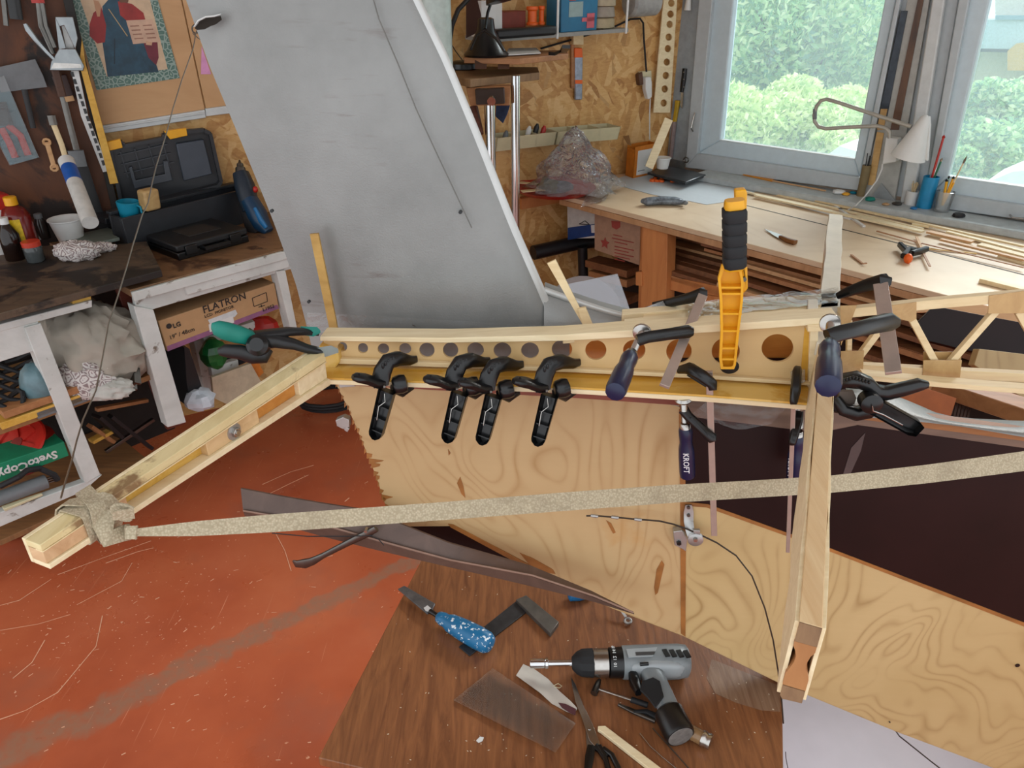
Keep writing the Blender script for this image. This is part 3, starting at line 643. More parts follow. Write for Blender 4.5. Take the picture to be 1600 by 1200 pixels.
for pts in ([(719, 745), (724, 760), (727, 778), (721, 772), (714, 755)], [(812, 864), (832, 872), (864, 890), (868, 897), (842, 893), (825, 880)], [(1034, 876), (1038, 882), (1028, 926), (1024, 930), (1022, 918), (1026, 890)], [(700, 702), (704, 708), (701, 712)], [(947, 813), (955, 818), (962, 832), (958, 834)]):
    fpoly('glue_patch', pts, glue, .001, .0008)
fpoly('reinforcement_patch', [(1313, 755), (1330, 700), (1352, 676), (1345, 705), (1322, 756)], plain('4a3a38', .5), .001, .0008)
# grey-brown band just below the flange (right), edge strip, silver fairing on top
fpoly('edge_strip', [(1070, 622), (1280, 640), (1340, 652), (1600, 688), (2150, 780), (2150, 801), (1600, 700), (1340, 664), (1280, 676), (1070, 650)], wood('5d4a40', '7c6454', (4, 4, 30), .4), .004, .004)
fpoly('edge_strip', [(1320, 640), (1600, 679), (2150, 771), (2150, 781), (1600, 689), (1320, 652)], wood('7a4a22', 'a0693a', (4, 4, 30), .5), .02, .006, label='brown wooden edge strip')
fpoly('edge_strip', [(540, 590), (1070, 620), (1070, 634), (900, 622), (545, 602)], wood('6a2e20', '8a4632', (4, 4, 30), .4), .003, .004, label='reddish-brown band painting the shade under the flange')  # shade below the rib flange painted as a dark reddish band
m = MB(); g = []
tp = lerp_tab([(1318, 606), (1380, 612), (1420, 626), (1470, 648), (1520, 655), (1600, 659), (1720, 664)]); bt = lerp_tab([(1318, 650), (1400, 655), (1500, 666), (1600, 683), (1720, 702)])
for i in range(18):
    x = 1318+i*24*(1 if i < 10 else 2.6)-(0 if i < 10 else 345); row = []
    for j in range(7): q = j/6; row.append(PN(x, tp(x)+(bt(x)-tp(x))*q, off(FUS, .05-.062*math.sin(q*math.pi/2))))
    g.append(row)
m.grid(g, nR*.02+V((0, 0, -.01))); m.build('fairing', M['silver'], fus, ang=60)
# back side, bottom and end of the body so that it is a box, not a sheet
D = nR*.12
bt_px = [(603, 823), (706, 824), (840, 896), (955, 950), (1068, 994), (1225, 1071), (1400, 1143), (1600, 1218), (2150, 1471)]
m = MB(); bl = [PN(x, y, off(FUS, .003)) for x, y in bt_px]; m.grid([bl, [p+D for p in bl]], (0, 0, .006)); m.build('bottom_skin', M['ply_r'], fus)
el = [PN(x, y, off(FUS, .003)) for x, y in ((521, 592), (545, 640), (566, 690), (588, 745), (603, 792), (603, 823))]
m = MB(); m.grid([el, [p+D*.25 for p in el]], (.006, 0, 0)); m.build('end_skin', M['ply'], fus)
# hinge brackets on the tail end
def bracket(px, py, s=1.0):
    m = MB(); pl = off(FUS, -.004)
    m.prism([PN(px-9*s, py-7*s, pl), PN(px+18*s, py-8*s, pl), PN(px+20*s, py+6*s, pl), PN(px-4*s, py+8*s, pl)], nR*.004); b = m.build('hinge_bracket', M['zinc'], fus, bevel=.0006)
    m = MB(); m.lathe(PN(px+2, py, off(FUS, -.009)), nR, [(0, .003), (.002, .0045), (.006, .0045)], 6); m.build('bolt', M['steel_d'], b)
bracket(535, 598); 
m = MB(); pl = off(FUS, -.006); m.prism([PN(x, y, pl) for x, y in ((524, 657), (536, 652), (545, 656), (546, 668), (536, 671), (526, 666))], nR*.012); m.prism([PN(x, y, pl) for x, y in ((536, 666), (546, 670), (543, 676), (538, 673))], nR*.006); m.build('hinge_bracket', M['zinc'], fus, bevel=.001)
m = MB(); m.lathe(PN(1590, 1040, off(FUS, -.001)), nR, [(0, .004), (.002, .003)], 12); m.build('rivet_hole', M['black'], fus)

# ---- brown rail and lever across the lower left of the fuselage
RL = off(FUS, -.05)
top_ = lerp_tab([(374, 763), (460, 780), (560, 799), (594, 838), (700, 862), (828, 885), (924, 925), (990, 957)]); 
top_ = lerp_tab([(374, 763), (460, 780), (570, 797), (700, 848), (828, 885), (924, 925), (990, 958)])
rdg = lerp_tab([(380, 799), (498, 820), (603, 850), (700, 876), (828, 900), (924, 932), (990, 960)])
bot_ = lerp_tab([(383, 806), (522, 845), (660, 878), (760, 901), (840, 920), (960, 950), (990, 962)])
xr = [376, 430, 500, 570, 640, 700, 760, 828, 880, 924, 985]
rail = thing('angle_rail', 'long dark brown angle rail crossing in front of the plywood', 'rail', PN(600, 870, RL))
m = MB(); m.grid([[PN(x+(4 if x < 400 else 0), rdg(x), off(RL, -.012)) for x in xr], [PN(x, top_(x), off(RL, .006)) for x in xr]], nR*.003); m.build('upper_leaf', M['rail'], rail)
m = MB(); m.grid([[PN(x+(4 if x < 400 else 0), rdg(x)-2, off(RL, -.012)) for x in xr], [PN(x+6, bot_(x), off(RL, -.004)) for x in xr]], nR*.003); m.build('lower_leaf', M['rail'], rail)
m = MB(); m.sweep([PN(x+4, rdg(x)-1, off(RL, -.0135)) for x in xr], (.0035, .002), up=nR, shape='soft'); m.build('bead', M['rail_l'], rail)
lev = MB()
L0 = off(RL, -.02)
lev.sweep([PN(x, y, L0) for x, y in ((458, 876), (463, 881), (475, 881), (488, 877), (505, 868), (540, 850), (575, 833), (588, 826))], [(.004, .002), (.014, .004), (.018, .005), (.014, .005), (.009, .006), (.010, .006), (.012, .006), (.011, .005)], up=nR, shape='soft')
lv = lev.build('lever', M['steel_d'], label='grey metal lever with a flattened spoon end on the brown rail', cat='lever', ang=60)
m = MB(); m.lathe(PN(571, 831, off(L0, -.006)), nR, [(0, .003), (.003, .004), (.008, .004)], 6); m.build('screw', M['steel'], lv)
m = MB(); m.tube([PN(x, y, off(L0, -.003)) for x, y in ((425, 833), (480, 838), (540, 838), (580, 837), (592, 843), (600, 852))], .0009, 6); m.build('thread', M['black'], label='thin dark thread lying along the brown rail', cat='thread')

# ---- left spar (channel section) reaching to the lower left
zl = H-.445
lsp = thing('left_spar', 'pale wooden channel-section beam reaching to the lower left corner', 'beam', PZ(280, 700, zl-.05))
A0 = PZ(62, 852, zl); A1 = PZ(508, 551, zl)       # top right edge, near -> far
bx = (A1-A0).normalized(); by = V((bx.y, -bx.x, 0))   # by points to the right
B0 = PZ(25, 838, zl)                                # left edge of the top, near
wN = abs((B0-A0).dot(by))
def Lp(f, s, z): return A0.lerp(A1, f)-by*s+V((0, 0, z))
hN, hF = .028, .050
def hh(f): return hN+(hF-hN)*f
def lbeam(name, s0_, s1_, z0, z1, mat, f0=0, f1=1, **kw):   # z0,z1 as fractions of local height from the top
    m = MB(); fs = [f0+(f1-f0)*i/6 for i in range(7)]
    rows = [[Lp(f, s0_, -z0*hh(f)), Lp(f, s1_, -z0*hh(f)), Lp(f, s1_, -z1*hh(f)), Lp(f, s0_, -z1*hh(f))] for f in fs]
    vs = [p for r in rows for p in r]; fc = [(i*4+j, i*4+(j+1) % 4, i*4+4+(j+1) % 4, i*4+4+j) for i in range(6) for j in range(4)]+[(0, 1, 2, 3), (27, 26, 25, 24)]
    m.add(vs, fc); return m.build(name, mat, lsp, bevel=.0008, **kw)
wT = max(wN, .026)
lbeam('upper_cap', 0, wT*.62, 0, .26, M['pine_scuff']); lbeam('lower_cap', -.002, wT*.62, .8, 1.0, M['pine_pale'])
lbeam('cap_lamination', -.0006, wT*.3, .27, .31, M['pine'])
lbeam('side_skin', wT*.63, wT*.78, -.02, 1.0, M['pine_pale'], .0, .985, label='pale skin strip along the far side')
lbeam('web', wT*.4, wT*.62, .3, .8, M['pine_y'], .12, 1)
lbeam('end_block', .0005, wT*.62, .3, .8, wood('b98d64', 'd9b68c', (10, 40, 40)), 0, .215, label='near end filler block')
lbeam('filler_block', .002, wT*.5, .3, .8, wood('c4a070', 'dcbc8c', (6, 40, 40)), .475, .675, label='filler block carrying a bolt')
lbeam('filler_block', .002, wT*.5, .3, .8, M['pine_pale'], .86, 1)
lbeam('varnished_bay', wT*.30, wT*.42, .3, .8, M['pine_or'], .675, .86, label='orange varnished recess')
bp = Lp(.575, .002, -.55*hh(.575)); 
b = MB(); b.lathe(bp, by, [(0, .0105), (.0012, .0105), (.0014, .0095)], 24); bo = b.build('washer', M['zinc'], lsp)
b = MB(); b.lathe(bp+by*.0012, by, [(0, .0062), (.0045, .0062), (.005, .0055)], 6); b.lathe(bp+by*.005, by, [(0, .0035), (.003, .003)], 12); b.build('bolt', M['steel'], bo)

# ---- right spar coming towards the camera
rsp = thing('right_spar', 'tall pale spar beam with a carved end pointing at the viewer on the right', 'beam', PZ(1268, 1000, zt-.083))
N0 = PZ(1267, 976, zt); N1 = PZ(1306, 334, zt); cx_ = (N1-N0).normalized(); cy_ = V((cx_.y, -cx_.x, 0)); Ls = (N1-N0).length
def Rp(d, s, z): return N0+cx_*d+cy_*s+V((0, 0, z))
hb = .080
dr = PZ(1290, 640, zt); dR = (dr-N0).dot(cx_)       # the beam dives under the rib here
def rbeam(name, w0, w1, z0, z1, mat, d0, d1, n=8, wob=0, **kw):
    m = MB(); vs = []; rr = random.Random(5)
    for i in range(n+1):
        d = d0+(d1-d0)*i/n; a = rr.uniform(-wob, wob); b_ = rr.uniform(-wob, wob)
        vs += [Rp(d, w0-a, z0), Rp(d, w1+b_, z0), Rp(d, w1+b_, z1), Rp(d, w0-a, z1)]
    fc = [(i*4+j, i*4+(j+1) % 4, i*4+4+(j+1) % 4, i*4+4+j) for i in range(n) for j in range(4)]+[(0, 1, 2, 3), (4*n+3, 4*n+2, 4*n+1, 4*n)]
    m.add(vs, fc); return m.build(name, mat, rsp, bevel=.0006, **kw)
spm = wood('cfa878', 'e4c79a', (60, 3, 60), .4, rot=(0, 0, -.38))
rbeam('upper_cap', -.0080, .0080, 0, -.020, spm, .0, Ls*.42)
rbeam('upper_cap', -.0135, .0135, -.001, -.020, plain('d2cbb8', .35, var=.08, scale=25), Ls*.44, Ls, 14, .0012, label='far end coated in whitish glue')
rbeam('lower_cap', -.0080, .0080, -.068, -.0825, M['pine'], .0, Ls)
rbeam('side_skin', -.0106, -.0081, -.003, -.082, M['pine_pale'], .003, Ls*.55, 14, .0011, label='pale scalloped skin')
rbeam('side_skin', .0081, .0106, -.003, -.082, M['pine_pale'], .003, Ls*.55, 14, .0011, label='pale scalloped skin')
# carved web end: hourglass outline facing the viewer
prof = [(-.0113, -.020), (.0113, -.020), (.0112, -.026), (.0080, -.031), (.0062, -.038), (.0070, -.045), (.0105, -.052), (.0122, -.056), (.0122, -.068), (-.0122, -.068), (-.0122, -.055), (-.0095, -.049), (-.0068, -.042), (-.0062, -.035), (-.0085, -.029), (-.0113, -.025)]
m = MB(); m.prism([Rp(-.0006, a*.70, z) for a, z in prof], cx_*(Ls*.9)); m.build('web', wood('905c34', 'b07c4c', (30, 20, 6), .5, rot=(.2, .5, 0)), rsp, label='orange web with a waisted end')
m = MB(); m.prism([Rp(-.001, a*.70, z) for a, z in ((-.0114, 0), (.0114, -.0005), (.0114, -.0195), (-.0114, -.0195))], cx_*.001); m.build('end_grain', M['endgrain'], rsp)
m = MB(); m.prism([Rp(-.001, a*.70, z) for a, z in ((-.012, -.0685), (.012, -.0685), (.012, -.082), (-.009, -.0835), (-.012, -.080))], cx_*.001); m.build('end_grain', M['endgrain'], rsp)

# ---- lattice rib on the right
lat = thing('lattice_rib', 'open lattice rib of pale sticks and plywood gussets at the right', 'aircraft rib', PN(1450, 600, TR))
def chord(name, pts, w, h, mat=M['pine'], pl=TR, **kw):
    m = MB(); m.sweep([PN(x, y, pl) for x, y in pts], (w, h), up=UP); return m.build(name, mat, lat, bevel=.0008, **kw)
chord('top_chord', [(1310, 489), (1450, 474), (1600, 461), (2000, 428)], .012, .014)
chord('bottom_chord', [(1345, 574), (1450, 580), (1600, 588), (2000, 616)], .012, .014)
chord('front_batten', [(1345, 585), (1470, 597), (1600, 607), (2000, 636)], .02, .008, M['pine'], off(TR, -.03))
for a, b in (((1421, 492), (1461, 566)), ((1562, 478), (1484, 566)), ((1376, 512), (1340, 560)), ((1590, 486), (1640, 575)), ((1720, 462), (1655, 578)), ((1740, 462), (1810, 588)), ((1880, 450), (1825, 588))):
    chord('diagonal', [a, b], .009, .0095)
chord('diagonal', [(1327, 500), (1326, 552)], .008, .007)
for pts in ([(1388, 478), (1432, 472), (1432, 498), (1424, 503), (1412, 500), (1398, 497)], [(1546, 462), (1612, 453), (1612, 489), (1544, 490)], [(1443, 563), (1503, 563), (1500, 590), (1442, 589)], [(1314, 549), (1350, 548), (1348, 586), (1314, 585)], [(1313, 478), (1339, 477), (1326, 512), (1314, 540)]):
    m = MB(); m.prism([PN(x, y, off(TR, -.0075)) for x, y in pts], nR*.0012); m.build('gusset', wood('a88352', 'c6a36e', (20, 20, 20), .4), lat)
for pts in ([(1443, 550), (1503, 550), (1500, 575), (1442, 575)],):
    m = MB(); m.prism([PN(x, y, off(TR, .0075)) for x, y in pts], nR*.0012); m.build('gusset', wood('a88352', 'c6a36e', (20, 20, 20), .4), lat)
# ---- clear film scraps under the rib
m = MB(); g = []
for i in range(10):
    f = i/9; row = []
    for j in range(6):
        q = j/5; row.append(PN(1110+f*125-q*30, 622+q*(46-abs(f-.6)*34)+f*8, off(FUS, -.012-random.uniform(0, .006))))
    g.append(row)
m.grid(g); m.build('film_scrap', M['film'], label='crinkled clear film hanging under the right end of the rib', cat='plastic film')
m = MB(); g = []
for i in range(14):
    f = i/13; x = 480+f*395; row = []
    for j in range(4): row.append(PN(x, 520-(j/3)*(10+22*(1-f)), off(FIN, -.034-random.uniform(0, .002))))
    g.append(row)
m.grid(g); m.build('film_scrap', M['film'], label='clear film strip tucked along the foot of the fin', cat='plastic film')
# ================================================================ clamps
def Q(px, py, d=0): return PN(px, py, off(RIB, d))
def spring_clamp(ox, oy, label, s=1.0):
    # ox,oy pixel shift relative to the first clamp; pieces laid out on planes in front of the rib
    def P(x, y, d): return PN(ox+(x-600)*s, oy+(y-590)*s, off(RIB, d))
    T = thing('spring_clamp', label, 'clamp', P(612, 700, -.05), 'black spring clamps along the rib flange')
    m = MB()                              # upper jaw arch, ends on the web
    m.sweep([P(650, 561, -.010), P(640, 563, -.022), P(622, 560, -.040), P(606, 565, -.052), P(598, 580, -.060), P(594, 596, -.064), P(596, 604, -.066)], [(.010, .006), (.014, .010), (.020, .014), (.022, .016), (.024, .014), (.024, .012), (.020, .010)], up=V((0, -1, .4)), shape='soft'); m.build('upper_jaw', M['black'], T, ang=60)
    m = MB()                              # rubber ribs on the arch
    for k in range(7):
        f = k/6; a = P(598+26*f, 572-10*f-4*math.sin(f*3), -.064+.02*f); m.ball(a, (.0022, .002, .0045), 8)
    m.build('grip_ribs', M['blackm'], T, kind='stuff')
    m = MB(); m.sweep([P(600, 598, -.066), P(588, 598, -.072), P(572, 592, -.082), P(558, 590, -.090), P(551, 590, -.094)], [(.016, .010), (.019, .010), (.018, .010), (.016, .009), (.008, .006)], up=V((0, -.3, 1)), shape='soft'); m.build('handle', M['black'], T, ang=60)
    m = MB(); m.lathe(P(561, 586, -.098), (0, -.3, 1), [(0, .0014), (.002, .0014)], 8); m.build('hang_hole', plain('000000', .9), T)
    m = MB(); m.lathe(P(613, 603, -.062), V((.92, .25, .1)), [(0, .008), (.003, .012), (.012, .0135), (.019, .012), (.021, .006)], 24); m.build('pivot', M['black'], T, ang=50)
    m = MB(); m.lathe(P(602, 604, -.075), V((-.9, -.3, 0)), [(0, .003), (.003, .003)], 10); m.build('pivot_pin', M['steel_d'], T)
    # lower jaw under the flange
    m = MB(); m.sweep([P(616, 606, -.058), P(628, 612, -.048), P(640, 604, -.036), P(640, 596, -.030)], [(.012, .016), (.014, .014), (.014, .010), (.010, .008)], up=V((0, -1, .2)), shape='soft'); m.build('lower_jaw', M['black'], T, ang=60)
    # lower handle: open channel with cross webs and the spring wire
    up_ = V((-.25, -1, .5)); a, b = P(607, 610, -.066), P(588, 684, -.078); dv = (b-a)
    sd = dv.cross(up_).normalized(); uu = sd.cross(dv).normalized()
    n = 17; g = []
    for i in range(n):
        f = i/(n-1); w = .0115*(1-.18*f)*(1 if f < .86 else max(.25, math.sqrt(max(0, 1-((f-.86)/.145)**2)))); c = a+dv*f; dep = .010
        g.append([c-sd*w+uu*dep*.9, c-sd*w*.95, c-sd*w*.6-uu*dep*.35, c+sd*w*.6-uu*dep*.35, c+sd*w*.95, c+sd*w+uu*dep*.9])
    m = MB(); m.grid(g, -uu*.0022); 
    for e in (0, n-1): m.add([*g[e]], [tuple(range(6))])
    hd = m.build('handle', M['black'], T)
    m = MB()
    for f in (.35, .6, .86):
        c = a+dv*f; m.box(c-uu*.001, (.017, .0015, .008), Matrix((sd, dv.normalized(), uu)).transposed())
    m.build('cross_web', M['black'], hd)
    m = MB(); m.tube([a+dv*.05+sd*.002+uu*.006, a+dv*.2-sd*.002+uu*.006, a+dv*.33+sd*.005+uu*.007, a+dv*.62+sd*.004+uu*.004], .0009, 6); m.build('spring', M['steel'], hd)
    return T
spring_clamp(600, 590, 'black spring clamp on the rib flange, first from the left end')
spring_clamp(713, 593, 'black spring clamp on the rib flange, second from the left end', 1.02)
spring_clamp(766, 598, 'black spring clamp on the rib flange, third from the left, crowding the second')
spring_clamp(853, 596, 'black spring clamp on the rib flange, alone to the right of the crowded pair', 1.04)

# teal-handled spring clamp lying on the left spar joint
T = thing('spring_clamp', 'black spring clamp with a teal upper handle at the left end of the rib', 'clamp', PD(430, 570, .98))
def Z(x, y, d): return PD(x, y, d)
m = MB(); m.sweep([Z(331, 510, .93), Z(338, 512, .93), Z(352, 517, .94), Z(370, 522, .95), Z(390, 528, .96), Z(396, 531, .965)], [(.004, .010), (.014, .020), (.019, .024), (.020, .024), (.018, .021), (.010, .014)], up=UP, shape='round', n=14); m.build('handle', M['green'], T, label='teal rubber handle', ang=60)
m = MB(); m.sweep([Z(386, 524, .965), Z(398, 528, .97), Z(420, 524, .98), Z(450, 518, 1.0), Z(480, 518, 1.02), Z(496, 521, 1.03)], [(.02, .018), (.022, .016), (.020, .014), (.018, .010), (.015, .008), (.012, .005)], up=UP, shape='soft'); m.build('upper_jaw', M['blackm'], T, ang=60)
m = MB(); m.sweep([Z(400, 532, .97), Z(430, 532, .98), Z(460, 538, .99), Z(480, 545, 1.0), Z(510, 550, 1.01)], [(.020, .022), (.022, .016), (.018, .012), (.015, .010), (.012, .006)], up=UP, shape='soft'); m.build('lower_jaw', M['blackm'], T, ang=60)
m = MB(); m.sweep([Z(342, 550, .95), Z(352, 548, .95), Z(375, 550, .955), Z(395, 556, .96), Z(410, 556, .965), Z(415, 545, .968)], [(.008, .010), (.014, .018), (.017, .020), (.02, .022), (.022, .022), (.02, .02)], up=UP, shape='round', n=12); m.build('handle', M['blackm'], T, label='black lower handle', ang=60)
m = MB(); m.lathe(Z(404, 540, .955), V((.1, -.8, .5)), [(-.012, .011), (-.008, .014), (.008, .014), (.012, .009)], 18); m.build('pivot', M['black'], T)
m = MB(); m.prism([Z(x, y, 1.005) for x, y in ((493, 550), (518, 546), (529, 551), (508, 558))], (0, 0, .006)); m.build('jaw_pad', plain('7d8480', .4), T)
m = MB(); m.prism([Z(x, y, 1.02) for x, y in ((470, 514), (496, 515), (501, 520), (490, 526), (474, 524))], (0, 0, .004)); m.build('jaw_pad', M['green'], T)

# big black spring clamp on the right spar
T = thing('spring_clamp', 'large black spring clamp opening to the left beside the right spar', 'clamp', Q(1380, 690, -.03))
def S(x, y, d=-.03): return Q(x, y, d)
m = MB(); m.sweep([S(1306, 604, -.02), S(1320, 594), S(1338, 592), S(1356, 600), S(1368, 612), S(1385, 614), S(1410, 608), S(1436, 601), S(1450, 601)], [(.012, .012), (.016, .020), (.018, .024), (.018, .022), (.018, .020), (.018, .016), (.018, .015), (.016, .014), (.008, .008)], up=nR, shape='soft')
m.build('upper_arm', M['black'], T, ang=60)
m = MB()
for k in range(9): m.ball(S(1318+k*5, 590+abs(k-3)*1.4, -.045), (.002, .003, .003), 8)
m.build('grip_ribs', M['blackm'], T, kind='stuff')
m = MB(); m.sweep([S(1306, 622, -.02), S(1318, 640), S(1338, 646), S(1356, 642), S(1366, 634)], [(.012, .014), (.016, .018), (.018, .018), (.018, .020), (.018, .018)], up=nR, shape='soft'); m.build('lower_jaw', M['black'], T, ang=60)
m = MB(); m.prism([S(x, y, -.02) for x, y in ((1312, 612), (1334, 612), (1338, 622), (1335, 632), (1318, 630), (1310, 625))], nR*.006); m.build('jaw_pad', plain('6c6058', .8), T)
a, b = S(1362, 630, -.035), S(1434, 670, -.04); dv = b-a; uu = -nR; sd = dv.cross(uu).normalized(); g = []
for i in range(9):
    f = i/8; w = .0115*(1 if f < .93 else .7); c = a+dv*f; g.append([c-sd*w+uu*.009, c-sd*w, c-sd*w*.6-uu*.004, c+sd*w*.6-uu*.004, c+sd*w, c+sd*w+uu*.009])
m = MB(); m.grid(g, nR*.003)
for e in (0, 8): m.add(g[e], [tuple(range(6))])
m.build('handle', M['black'], T)
m = MB(); m.lathe(S(1364, 634, -.055), nR, [(0, .008), (.003, .014), (.02, .014)], 18); m.build('pivot', M['black'], T)
m = MB(); m.tube([S(1363, 634, -.058), S(1364, 642, -.058), S(1380, 648, -.05), S(1410, 664, -.046)], .001, 6); m.build('spring', M['steel'], T)

# yellow bar clamp
T = thing('bar_clamp', 'tall yellow trigger clamp with a black ribbed grip standing over the rib', 'clamp', Q(1140, 590, -.03))
yl = -.035
def Y(x, y, d=yl): return Q(x, y, d)
m = MB()                                # body plate around the pockets
outl = [(1128, 414), (1158, 414), (1162, 440), (1161, 470), (1155, 520), (1150, 570), (1147, 577), (1126, 577), (1124, 560), (1126, 520), (1125, 470), (1122, 436)]
m.prism([Y(x, y) for x, y in outl], nR*.006)
bd = m.build('body', M['yellow'], T, bevel=.001)
m = MB(); r1 = [Y(x, y, yl-.012) for x, y in outl]; r0 = [Y(x, y, yl) for x, y in outl]; cxy = (1141, 500)
ins = [Y(x+(4 if x < 1141 else -4), min(max(y, 420), 573), yl-.012) for x, y in outl]; ins0 = [Y(x+(4 if x < 1141 else -4), min(max(y, 420), 573), yl) for x, y in outl]
n = len(outl); vs = r1+r0+ins+ins0; fc = []
for i in range(n):
    j = (i+1) % n; fc += [(i, j, 2*n+j, 2*n+i), (i, j, n+j, n+i), (2*n+i, 2*n+j, 3*n+j, 3*n+i), (n+i, n+j, 3*n+j, 3*n+i)]
m.add(vs, fc); m.build('rim', M['yellow'], bd)
for y, xa, xb in ((448, 1125, 1160), (458, 1126, 1160), (489, 1128, 1159), (516, 1128, 1156), (543, 1128, 1153), (560, 1127, 1151)):
    m = MB(); m.prism([Y(x, q, yl-.011) for x, q in ((xa, y), (xb, y), (xb, y+3), (xa, y+3))], nR*.011); m.build('cross_rib', M['yellow'], bd)
m = MB(); m.sweep([Y(1147, 418, -.045), Y(1147, 392, -.05), Y(1148, 355, -.055), Y(1148, 320, -.06), Y(1148, 312, -.06)], [(.024, .020), (.024, .022), (.023, .022), (.023, .022), (.021, .018)], up=nR, shape='soft'); m.build('handle_core', M['yellow'], T, ang=60)
m = MB()
for k in range(5):
    y0 = 326+k*18; dk = -.0615+.0028*k; m.sweep([Y(1147.5, y0, dk), Y(1147.5, y0+2, dk), Y(1147.5, y0+15, dk+.002), Y(1147.5, y0+17.5, dk+.002)], [(.0235, .026), (.0262, .030), (.0262, .030), (.0235, .026)], up=nR, shape='soft')
m.build('grip', M['rubber'], T, ang=60)
m = MB(); m.prism([Y(x, y, -.03) for x, y in ((1149, 298), (1166, 296), (1168, 303), (1163, 414), (1168, 416), (1169, 452), (1161, 460), (1158, 440), (1160, 414), (1156, 330), (1150, 326))], nR*.014); m.build('trigger', M['yellow'], T, bevel=.002)
m = MB(); m.ball(Y(1140, 573, -.02), (.013, .008, .010), 14); m.build('pad', M['rubber'], T)
m = MB(); m.lathe(Y(1163, 437, -.036), nR, [(0, .003), (.004, .003)], 10); m.build('pin', M['steel_d'], T)

# F-clamps
def fclamp(label, bar0, bar1, bw, fixed, slide, screw, handle, dark=False, dd=(0, 0, 0)):
    T = thing('screw_clamp', label, 'clamp', PD(*bar1), 'blue-handled screw clamps')
    a, b = PD(*bar0), PD(*bar1); vdir = (O-a).normalized()
    m = MB(); m.sweep([a, b], (bw, .005), up=vdir); m.build('bar', M['copper'], T, bevel=.0006)
    for nm, pts in (('fixed_arm', fixed), ('sliding_arm', slide)):
        m = MB(); pp = [PD(*p[:3]) for p in pts]; m.sweep(pp, [(p[3], p[4]) for p in pts], up=vdir, shape='soft'); ar = m.build(nm, M['black'], T, ang=50)
        m = MB(); m.sweep([pp[0].lerp(pp[-1], .25)+vdir*pts[0][4]*.55, pp[0].lerp(pp[-1], .8)+vdir*pts[0][4]*.55], (.003, .002), up=vdir); m.build('web_groove', M['blackm'], ar)
    s0_, s1_ = PD(*screw[0]), PD(*screw[1]); ax = (s1_-s0_).normalized(); Ln = (s1_-s0_).length
    m = MB(); pr = [(0, .0042)]; k = 0
    while k*.0028 < Ln: pr += [(k*.0028, .0050), (k*.0028+.0014, .0038)]; k += 1
    m.lathe(s0_, ax, pr, 12); m.build('screw_thread', M['steel'], T)
    m = MB(); m.lathe(s0_-ax*.004, ax, [(0, .010), (.003, .013), (.006, .012), (.008, .006)], 18); m.build('swivel_pad', M['steel'], T)
    h0, h1 = PD(*handle[0]), PD(*handle[1]); ax = (h1-h0).normalized(); Ln = (h1-h0).length; R_ = handle[2]
    m = MB(); m.lathe(h0-ax*.008, ax, [(0, R_*.55), (.001, R_*.62), (.010, R_*.70)], 20); m.build('ferrule', M['steel'], T)
    m = MB(); m.lathe(h0, ax, [(0, R_*.72), (.06*Ln, R_*.86), (.18*Ln, R_*.84), (.30*Ln, R_*.78), (.42*Ln, R_*.95), (.6*Ln, R_), (.93*Ln, R_), (.99*Ln, R_*.94), (Ln, R_*.7)], 12)
    hd = m.build('handle', M['navy'], T, ang=50)
    return T, hd, h0, h1, vdir
K = 'blue-handled screw clamp '
fclamp(K+'leaning right over the middle of the rib', (1098, 462, 1.02), (1038, 604, .92), .013,
       [(1022, 478, 1.1, .012, .010), (1050, 472, 1.08, .013, .012), (1080, 465, 1.05, .016, .013), (1099, 459, 1.03, .018, .014), (1104, 459, 1.03, .010, .010)],
       [(996, 532, .94, .015, .014), (1010, 527, .94, .015, .013), (1045, 522, .95, .015, .012), (1074, 518, .96, .017, .014), (1083, 518, .96, .010, .010)],
       [(1003, 520, .975), (988, 552, .92)], [(985, 556, .915), (961, 613, .84), .0125])
fclamp(K+'with its bar right of the tall right spar', (1376, 444, 1.0), (1396, 583, .9), .0185,
       [(1310, 462, 1.09, .010, .010), (1330, 454, 1.07, .015, .012), (1360, 444, 1.03, .018, .014), (1382, 439, 1.0, .020, .016), (1390, 440, 1.0, .012, .012)],
       [(1293, 527, .84, .018, .016), (1310, 521, .84, .018, .014), (1350, 512, .86, .018, .014), (1388, 503, .9, .022, .016), (1400, 504, .91, .012, .012)],
       [(1297, 506, .92), (1296, 536, .83)], [(1296, 541, .82), (1294, 604, .74), .0135])
T_, hd, h0, h1, vd = fclamp(K+'hanging below the flange with its handle over the plywood seam', (1108, 580, .97), (1116, 836, 1.12), .009,
       [(1062, 578, 1.0, .010, .010), (1078, 576, .98, .016, .014), (1098, 588, .96, .016, .018), (1113, 600, .96, .014, .018), (1114, 610, .96, .010, .008)],
       [(1068, 640, 1.02, .015, .016), (1075, 650, 1.02, .013, .014), (1095, 668, 1.02, .013, .015), (1112, 684, 1.02, .015, .016), (1114, 690, 1.02, .010, .010)],
       [(1068, 622, 1.0), (1070, 658, 1.03)], [(1071, 668, 1.035), (1074, 744, 1.08), .0115])
wl = plain('e8e8ea', .5)
dz = (h1-h0).normalized(); sdv = dz.cross(vd).normalized()
WLk = WL[T_]; 
if sdv.x < 0: sdv = -sdv
text_mesh('lettering', 'KROFT', wl, T_, h0+dz*(h1-h0).length*.50+vd*.0128-sdv*.0042, dz, sdv, .0115)
